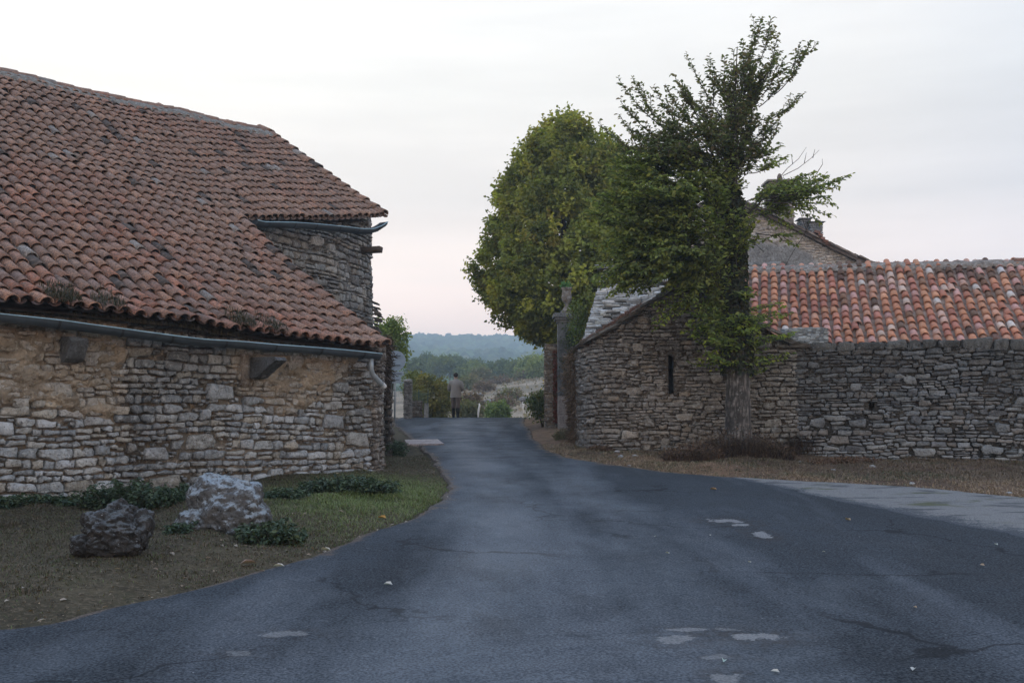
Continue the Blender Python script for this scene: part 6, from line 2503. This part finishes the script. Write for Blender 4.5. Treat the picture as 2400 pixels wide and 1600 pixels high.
for dz in (.155, -.145):
    m = MB()
    m.box((sx - .16, YS_ - .035, zc_ + dz - .012), (sx + .16, YS_ - .013, zc_ + dz + .012), (.10, .12, .14))
    m.build('rail', M_plain, disc, smooth=False)
for (x0, x1, y0, y1) in ((908, 946, 870, 880.5), (912, 940, 881.5, 898)):
    m = MB()
    m.box((xat(x0, YS_, 3), YS_ - .01, at(0, y1, YS_)[2]), (xat(x1, YS_, 3), YS_ + .01, at(0, y0, YS_)[2]), (.34, .40, .46))
    m.box((xat(x0 + 4, YS_, 3), YS_ - .03, (at(0, y1, YS_)[2] + at(0, y0, YS_)[2]) / 2 - .01), (xat(x1 - 4, YS_, 3), YS_ - .012, (at(0, y1, YS_)[2] + at(0, y0, YS_)[2]) / 2 + .01), (.10, .12, .14))
    m.build('plate', M_plain, sign, smooth=False)

# pillar of thin stones with a small gate
YK = 38.3
bx0, bx1 = xat(946, YK, 2), xat(964, YK, 2)
gz = float(ground_z(bx0, YK))
bp = thing('thin_stone_pillar', ((bx0 + bx1) / 2, YK + .15, gz), 'slim grey pillar of thin flat stones beside the small gate', 'pillar')
mp = path_map([(bx0, YK + .32), (bx0, YK), (bx1, YK), (bx1, YK + .32)])
zt = float(at(0, 893, YK)[2])
gg = rs(81)
st = lay_stones(0, mp.L, lambda a: gz, lambda a: zt, (.035, .06), (.12, .3), (.008, .025), lambda a, z, r_: np.array([.27, .255, .24]) * (.65 + .6 * r_.rand()), gg, gap=.012)
m = MB()
stone_geo(m, mp, st, gg)
backing(m, mp, 0, mp.L, lambda a: gz, lambda a: zt, lambda A, Z: -.015 + 0 * A, lambda A, Z: np.array([.09, .085, .08]) + 0 * A[..., None], .05)
m.build('masonry', M_stone, bp)
m = MB()
rock_mesh(m, ((bx0 + bx1) / 2, YK + .16, zt + .02), (.17, .17, .07), 4, 3, .15, tint=(.30, .28, .26))
m.build('capstone', M_stone, bp)
gate = thing('metal_gate', (xat(934, YK + .1, 2), YK + .1, gz), 'small pale metal gate with wavy bars left of the slim pillar', 'gate')
x0, x1 = xat(905, YK, 2), bx0 - .01
zt_, zl_ = float(at(0, 917, YK)[2]), float(at(0, 945, YK)[2])
for z in (zt_, zl_, (zt_ * .85 + zl_ * .15)):
    m = MB()
    m.tube(np.array([[x0, YK + .1, z], [x1, YK + .1, z]]), .012, 6, (.50, .48, .46))
    m.build('rail', M_plain, gate)
for k in range(6):
    xk = x0 + (x1 - x0) * (k + .5) / 6
    zz = np.linspace(zl_, zt_, 14)
    m = MB()
    m.tube(np.stack([xk + (.02 * np.sin(np.linspace(0, 4 * np.pi, 14)) if k % 2 else 0 * zz), np.full(14, YK + .1), zz], -1), .007, 5, (.50, .48, .46))
    m.build('bar', M_plain, gate)
# low wall with a squat post, and a green wire fence on it
YW = 39.5
lw_ = thing('low_wall', (xat(985, YW, 1.5), YW, 1.3), 'low mossy stone wall with a squat post right of the slim pillar', 'wall')
mp = path_map([(xat(964, YW, 2), YW), (xat(990, YW + .6, 2), YW + .6)])
st = lay_stones(0, mp.L, lambda a: 1.2, lambda a: float(at(0, 938, YW)[2]), (.06, .14), (.1, .3), (.01, .04), lambda a, z, r_: np.array([.15, .12, .09]) * (.65 + .6 * r_.rand()), gg, gap=.012)
m = MB()
stone_geo(m, mp, st, gg)
backing(m, mp, 0, mp.L, lambda a: 1.2, lambda a: float(at(0, 938, YW)[2]), lambda A, Z: -.02 + 0 * A, lambda A, Z: np.array([.09, .075, .055]) + 0 * A[..., None], .06)
m.build('masonry', M_stone, lw_)
m = MB()
m.box((xat(994, YW, 2), YW, 1.3), (xat(1004, YW, 2), YW + .2, at(0, 945, YW)[2]), (.24, .235, .22), .03, gg)
m.build('squat_post', M_stone, lw_, smooth=False)
fz0, fz1 = float(at(0, 940, YW + .7)[2]), float(at(0, 913, YW + .7)[2])
fence = thing('wire_fence', (xat(985, YW + .7, 2), YW + .7, fz0), 'dull green wire mesh fence above the low wall', 'fence')
m = MB()
xa, xb = xat(960, YW + .7, 2), xat(1003, YW + .7, 2)
for k in range(30):
    x = xa + (xb - xa) * k / 29
    m.tube(np.array([[x, YW + .7, fz0 - .3], [x, YW + .7, fz1 - .15 * k / 29]]), .0035, 4, (.05, .10, .075))
for k in range(14):
    z = fz0 - .3 + (fz1 - fz0 + .3) * k / 13
    m.tube(np.array([[xa, YW + .7, z], [xb, YW + .7, z - .15 * k / 13]]), .0035, 4, (.05, .10, .075))
m.build('mesh_panel', M_plain, fence)
for x in (xa, (xa + xb) / 2, xb):
    m = MB()
    m.tube(np.array([[x, YW + .7, fz0 - .6], [x, YW + .7, fz1 + .02]]), .018, 6, (.05, .09, .07))
    m.build('fence_post', M_plain, fence)
# white marker post and stakes
YM = 41.8
m = MB()
z0 = float(ground_z(xat(1121, YM, 1.6), YM))
pts = [(1121, 985), (1121, 968), (1122.5, 958), (1124, 950), (1123, 945)]
Q = np.array([at(a, b, YM) for a, b in pts])
m.tube(Q, [.035, .038, .045, .04, .02], 10, (.78, .77, .76))
tag(m.build('marker_post', M_plain, None, org=(Q[0][0], YM, z0)), 'white bent marker post standing right of the walking man', 'post')
for (px, lab) in ((1163, 'thin pale field stake, left of two beyond the crest'), (1226, 'thin pale field stake, right of two near the gate post')):
    Yk = 72.0
    b0 = at(px, 955, Yk)
    m = MB()
    m.tube(np.array([[b0[0], Yk, float(ground_z(b0[0], Yk)) - .1], [b0[0], Yk, at(0, 941, Yk)[2]]]), .05, 6, (.55, .52, .48))
    tag(m.build('field_stake', M_plain, None, org=(b0[0], Yk, float(ground_z(b0[0], Yk)))), lab, 'stake')

# ------------------------------------------------------------------ the walking man
YH = 41.0
hx = xat(1068, YH, 2.4)
hz = float(ground_base(hx, YH)) + .012
man = thing('person', (hx, YH, hz), 'man in grey jacket and dark boots walking away over the crest, head bowed', 'person')
J = {'pelvis': (0, 0, .98, .13), 'belly': (0, .0, 1.12, .125), 'chest': (0, .01, 1.32, .15), 'neckb': (0, .02, 1.47, .075), 'neck': (0, .05, 1.53, .055), 'jaw': (0, .085, 1.60, .078), 'skull': (0, .07, 1.69, .092), 'top': (0, .05, 1.75, .06),
     'nose': (0, .19, 1.64, .014), 'mouth': (0, .165, 1.60, .02)}
E = [('pelvis', 'belly'), ('belly', 'chest'), ('chest', 'neckb'), ('neckb', 'neck'), ('neck', 'jaw'), ('jaw', 'skull'), ('skull', 'top'), ('skull', 'nose'), ('jaw', 'mouth')]
for s_, n_, fwd in ((-1, 'l', .16), (1, 'r', -.10)):
    J.update({n_ + 'sh': (.17 * s_, .0, 1.42, .07), n_ + 'el': (.262 * s_, -.03, 1.16, .047), n_ + 'fa': (.235 * s_, .10, 1.10, .042), n_ + 'wr': (.165 * s_, .22, 1.10, .030), n_ + 'pa': (.135 * s_, .29, 1.12, .034),
              n_ + 'ear': (.085 * s_, .06, 1.66, .018), n_ + 'eye': (.032 * s_, .155, 1.665, .014),
              n_ + 'hip': (.09 * s_, 0, .92, .095), n_ + 'th': (.095 * s_, fwd * .3, .72, .085), n_ + 'kn': (.092 * s_, fwd * .62 + .02, .50, .058), n_ + 'ca': (.09 * s_, fwd * .7 - .02, .36, .058), n_ + 'an': (.088 * s_, fwd * .85, .09, .040),
              n_ + 'he': (.088 * s_, fwd * .85 - .05, .045, .036), n_ + 'to': (.10 * s_, fwd * .85 + .17, .035, .034)})
    E += [('chest', n_ + 'sh'), (n_ + 'sh', n_ + 'el'), (n_ + 'el', n_ + 'fa'), (n_ + 'fa', n_ + 'wr'), (n_ + 'wr', n_ + 'pa'), ('skull', n_ + 'ear'), ('skull', n_ + 'eye'), ('pelvis', n_ + 'hip'), (n_ + 'hip', n_ + 'th'), (n_ + 'th', n_ + 'kn'), (n_ + 'kn', n_ + 'ca'), (n_ + 'ca', n_ + 'an'), (n_ + 'an', n_ + 'he'), (n_ + 'an', n_ + 'to')]
    for f_, (dx, dy_, dz, l_) in enumerate(((-.03, .06, .03, .8), (-.015, .085, .015, 1), (.0, .09, .0, 1.05), (.015, .085, -.012, .95), (-.045, .02, .03, .7))):
        J[n_ + 'f%d' % f_] = (.135 * s_ + dx * s_ * .8, .29 + dy_ * l_ * .7, 1.12 + dz, .009)
        J[n_ + 'g%d' % f_] = (.135 * s_ + dx * s_ * 1.2 - .02 * s_, .29 + dy_ * l_, 1.12 + dz + .02, .008)
        E += [(n_ + 'pa', n_ + 'f%d' % f_), (n_ + 'f%d' % f_, n_ + 'g%d' % f_)]
keys = list(J)
HS = 1.0
me = bpy.data.meshes.new('body')
me.from_pydata([J[k][:3] for k in keys], [(keys.index(a), keys.index(b)) for a, b in E], [])
body = bpy.data.objects.new('body', me)
link(body, man, (hx, YH, hz))
md = body.modifiers.new('skin', 'SKIN')
md.use_smooth_shade = True
for i, k in enumerate(keys):
    v = me.skin_vertices[0].data[i]
    r = J[k][3]
    v.radius = (r, r * .8 if k in ('chest', 'belly', 'pelvis') else r)
    v.use_root = k == 'pelvis'
body.modifiers.new('smooth', 'SUBSURF').levels = 1
body.modifiers['smooth'].render_levels = 1
m_skin, t_ = new_mat('skin')
nd(t_, 'ShaderNodeOutputMaterial', {'Surface': nd(t_, 'ShaderNodeBsdfPrincipled', {'Base Color': (.40, .26, .19, 1), 'Roughness': .6}).outputs[0]})
me.materials.append(m_skin)
H0_ = np.array([hx, YH, hz])


def loft(name, rings, tint, parent=man, seg=24, folds=.012):
    """rings: (x, y, z, rx, ry)"""
    R = np.asarray(rings, float)
    th = np.linspace(0, 2 * np.pi, seg + 1)
    t2 = np.linspace(0, len(R) - 1, len(R) * 4)
    Q = np.stack([np.interp(t2, np.arange(len(R)), R[:, i]) for i in range(5)], -1)
    P = np.stack([Q[:, 0:1] + Q[:, 3:4] * np.cos(th), Q[:, 1:2] + Q[:, 4:5] * np.sin(th), np.repeat(Q[:, 2:3], seg + 1, 1)], -1)
    nz = folds * fbm(np.cos(th)[None] * 2.5, np.sin(th)[None] * 2.5, Q[:, 2:3] * 7, 5, 3)
    P[..., 0] += nz * np.cos(th)
    P[..., 1] += nz * np.sin(th)
    m_ = MB().grid(P + H0_, tint)
    return m_.build(name, M_cloth, parent)


JC = (.25, .232, .215)
jk = loft('jacket', [(0, .0, .80, .225, .165), (0, .0, .95, .215, .16), (0, -.005, 1.12, .205, .152), (0, -.01, 1.30, .225, .155), (0, -.005, 1.40, .215, .135), (0, .01, 1.46, .185, .115), (0, .03, 1.50, .115, .095), (0, .04, 1.53, .078, .075), (0, .045, 1.555, .066, .066)], JC)
for s_ in (-1, 1):
    m_ = MB()
    m_.tube(np.array([(.155 * s_, 0, 1.43), (.205 * s_, -.005, 1.40), (.245 * s_, -.02, 1.28), (.272 * s_, -.03, 1.17), (.268 * s_, .02, 1.12), (.235 * s_, .11, 1.095), (.175 * s_, .205, 1.10)]) + H0_, [.07, .083, .078, .070, .066, .056, .046], 14, JC)
    m_.build('sleeve', M_cloth, jk)
tr_ = MB()
for (n_) in ('l', 'r'):
    pts = np.array([J[n_ + k][:3] for k in ('hip', 'th', 'kn', 'ca')])
    pts = np.vstack([pts[0] + [0, 0, .06], pts])
    tr_.tube(pts + H0_, [.115, .118, .105, .084, .082], 14, (.12, .095, .085))
tr_.build('trousers', M_cloth, man)
for n_ in ('l', 'r'):
    m_ = MB()
    pts = np.array([J[n_ + k][:3] for k in ('kn', 'ca', 'an')]) + H0_
    m_.tube(np.vstack([pts[:2], pts[2]]), [.080, .083, .062], 14, (.022, .020, .020))
    a, b = np.array(J[n_ + 'he'][:3]), np.array(J[n_ + 'to'][:3])
    m_.tube(np.array([a + [0, -.03, .02], a + [0, 0, .015], (a + b) / 2 + [0, 0, .01], b, b + [0, .05, -.005]]) + H0_ + [0, 0, -.0], [.035, .052, .054, .05, .03], 12, (.022, .020, .020))
    m_.build('boot', M_cloth, man)
m_ = MB()
rock_mesh(m_, H0_ + [0, .045, 1.705], (.098, .112, .095), 3, 3, .06, tint=(.035, .026, .022))
m_.build('hair', M_cloth, man)

# ------------------------------------------------------------------ field and woods beyond
BRN = [(.17, .115, .085), (.13, .095, .07), (.21, .145, .10)]
GRB = [(.16, .16, .075), (.12, .13, .06), (.20, .175, .09)]
GRN = [(.10, .135, .05), (.13, .165, .06), (.08, .11, .045)]
FB = [('field_bush', 'brown bush low on the field beside the man', 'bush', 1100, 945, 62, 26, 16, BRN, 241), ('field_bush', 'olive scrub directly right of the man beyond the crest', 'bush', 1098, 965, 52, 24, 14, GRB, 242),
      ('field_bush', 'large round brown-green bush in the middle of the dry field', 'bush', 1196, 936, 88, 27, 19, BRN + GRB, 243), ('field_bush', 'rust-brown bush at the upper left of the dry field', 'bush', 1136, 915, 110, 20, 12, BRN, 244),
      ('field_bush', 'grey-green bush above the rust-brown bush', 'bush', 1098, 905, 120, 24, 16, GRB, 245), ('field_bush', 'dark brown bush at the top of the field', 'bush', 1172, 901, 140, 18, 9, BRN, 246),
      ('field_bush', 'broad brown scrub under the pale green tree at the right', 'bush', 1228, 892, 150, 26, 14, BRN + GRB, 247), ('field_bush', 'bright green bush close behind the crest right of the white post', 'bush', 1165, 966, 56, 24, 14, [(.17, .23, .07), (.14, .19, .065)], 248),
      ('field_bush', 'small russet scrub below the large round bush', 'bush', 1180, 950, 80, 22, 8, [(.13, .075, .05)] + BRN, 249), ('field_bush', 'olive bush rising behind the grey-green bush', 'bush', 1128, 884, 165, 26, 14, GRB + [(.15, .11, .05)], 250),
      ('field_bush', 'brown scrub at the right edge beside the gate post', 'bush', 1262, 888, 158, 14, 12, BRN, 251)]
for (nm, lab, cat_, px, py, Y, rx, ry, cols_, sd) in FB:
    k = Y / FPX
    plant(nm, lab, cat_, px, py, Y, rx, ry, rx * k * .8, int(70 + rx * 2), 26, .05 + .0016 * Y, cols_, sd, 'bushes on the dry field', clump=.12 + .004 * Y, base=None)
for (px, py, w_, h_, lab) in ((1152, 941, 16, 5, 'pale limestone outcrop left of the large round bush'), (1234, 938, 16, 8, 'pale limestone outcrop right of the large round bush'), (1122, 925, 12, 4, 'small pale outcrop below the rust-brown bush')):
    Yk = 84.0
    k = Yk / FPX
    c = at(px, py, Yk)
    m = MB()
    rock_mesh(m, c, (w_ * k, .6, h_ * k), px, 4, .35, tint=(.20, .20, .205), pits=.2)
    tag(m.build('rock_outcrop', M_stone, None, org=(c[0], Yk, float(ground_z(c[0], Yk)))), lab, 'rock')
TB = [(978, 862, 190, 24, 30, 'mid-green tree at the left end of the far row'), (1000, 848, 235, 24, 22, 'blue-green tree behind the left end of the row'), (1030, 858, 205, 24, 27, 'rounded tree just left of the man\'s head'), (1054, 850, 240, 22, 22, 'pale tree behind the man\'s head'),
      (1082, 862, 205, 22, 26, 'green tree just right of the man\'s head'), (1106, 868, 190, 22, 24, 'olive tree second right of the man\'s head'), (1118, 852, 245, 18, 18, 'dim blue-green tree over the olive bush'),
      (1148, 866, 200, 22, 25, 'green tree left of the pale stone heap'), (1118, 878, 170, 20, 18, 'dark tree in front of the olive one'), (1190, 868, 195, 22, 26, 'dark green tree in the middle of the far row'), (1178, 856, 250, 20, 17, 'grey-green tree behind the middle of the row'),
      (1218, 862, 185, 22, 30, 'green tree left of the bright one'), (1240, 858, 165, 24, 36, 'taller leafy tree near the gate post'), (1262, 868, 150, 20, 40, 'bright yellow-green tree beside the gate post'), (1285, 856, 180, 24, 42, 'large tree half hidden by the gate post')]
for i, (px, py, Y, rx, ry, lab) in enumerate(TB):
    k = Y / FPX
    cols_ = [GRN, [(.085, .12, .055), (.105, .14, .06)], [(.12, .155, .05), (.15, .18, .06)]][i % 3] if i < 12 else [(.19, .235, .07), (.16, .205, .065), (.22, .255, .08)]
    py, ry = py + 5, ry * .78
    c = at(px, py, Y)
    zb = float(ground_z(c[0], Y))
    o = thing('field_tree', (c[0], Y, min(zb, c[2])), lab, 'tree', 'row of trees beyond the field')
    gg = rs(260 + i)
    m = MB()
    for j in range(4):
        cc = c + gg.normal(size=3) * np.array([rx * k * .35, .6, ry * k * .28])
        leaf_cloud(m, cc, np.array([rx * .75, rx * .75, ry * .62]) * k, 48, 22, .42, cols_, gg, .5, .9, lump=.3)
    m.build('crown', M_leaf, o)
    m = MB()
    m.tube(np.array([[c[0], Y, min(zb, c[2]) - .3], [c[0] + .1, Y, c[2]], [c[0], Y, c[2] + ry * k * .5]]), [.22, .15, .05], 7, (.06, .05, .042))
    m.build('trunk', M_bark, o)
# far house glimpsed among the trees
m = MB()
for (px, py, Y, w_, h_, c_) in ((1149, 862, 300, 4, 4.0, (.45, .27, .19)),):
    p = at(px, py, Y)
    k = Y / FPX
    m.box((p[0] - w_ * k, Y, p[2] - h_ * k * 3), (p[0] + w_ * k, Y + 4, p[2]), (.40, .35, .30))
    m.add(np.array([[p[0] - w_ * k * 1.1, Y - .2, p[2]], [p[0] + w_ * k * 1.1, Y - .2, p[2]], [p[0], Y - .2, p[2] + h_ * k], [p[0] - w_ * k * 1.1, Y + 4.2, p[2]], [p[0] + w_ * k * 1.1, Y + 4.2, p[2]], [p[0], Y + 4.2, p[2] + h_ * k]]),
          [np.array([[0, 1, 2], [5, 4, 3]]), np.array([[0, 2, 5, 3], [1, 4, 5, 2]])], c_)
tag(m.build('far_house', M_plain, None, org=tuple(at(1149, 875, 300)), smooth=False), 'tiny far house with orange gable among the distant trees', 'house')

# the wooded slopes, one mass
g = rs(291)
bm = bmesh.new()
bmesh.ops.create_icosphere(bm, subdivisions=2, radius=1.0)
IV = np.array([v.co[:] for v in bm.verts])
IF = np.array([[q.index for q in f.verts] for f in bm.faces])
bm.free()
N = 8200
u_ = g.rand(N)
Y = np.sqrt(290 ** 2 + (1420 ** 2 - 290 ** 2) * u_)
X = (-.20 + .34 * g.rand(N)) * Y
Z = ground_z(X, Y)
R = (2.3 + 2.4 * g.rand(N)) * (1 + .25 * (Y > 700))
H = R * (.9 + .5 * g.rand(N))
dis = 1 + .34 * vnoise(IV[None, :, 0] * 1.9 + g.rand(N)[:, None] * 50, IV[None, :, 1] * 1.9, IV[None, :, 2] * 1.9 + g.rand(N)[:, None] * 9, 5) + .16 * (g.rand(N, len(IV)) - .5)
V = IV[None] * dis[..., None] * np.stack([R, R, H], -1)[:, None] + np.stack([X, Y, Z + H * .75], -1)[:, None]
T = pick(g, [(.080, .120, .045), (.105, .140, .05), (.07, .10, .045), (.13, .135, .055), (.045, .06, .03), (.09, .11, .06)], N, .45)
F = (IF[None] + (np.arange(N) * len(IV))[:, None, None]).reshape(-1, 3)
Tv = np.repeat(T, len(IV), 0) * (0.8 + .4 * g.rand(N * len(IV), 1))
m = MB().add(V.reshape(-1, 3), F, Tv)
M_wood_far = tint_mat('far_foliage', 1.0, (.35, .6, 1.4), (), ((.9, 1.0, .8),), 0.0)
tag(m.build('woods', M_wood_far), 'blue-green wooded hills across the valley', 'woods', kind='stuff')

# ------------------------------------------------------------------ haze
mh, t_ = new_mat('haze_air')
pv = nd(t_, 'ShaderNodeVolumePrincipled', {'Color': (.62, .84, 1.0, 1), 'Density': 0.00115, 'Anisotropy': 0.2})
nd(t_, 'ShaderNodeOutputMaterial', {'Volume': pv.outputs[0]})
m = MB()
zlo = float(ground.bound_box[0][2]) - 1.0
m.box((-1000, -120, zlo), (1000, 1560, 130.0))
hz_o = m.build('haze', mh, smooth=False)
tag(hz_o, kind='stuff')
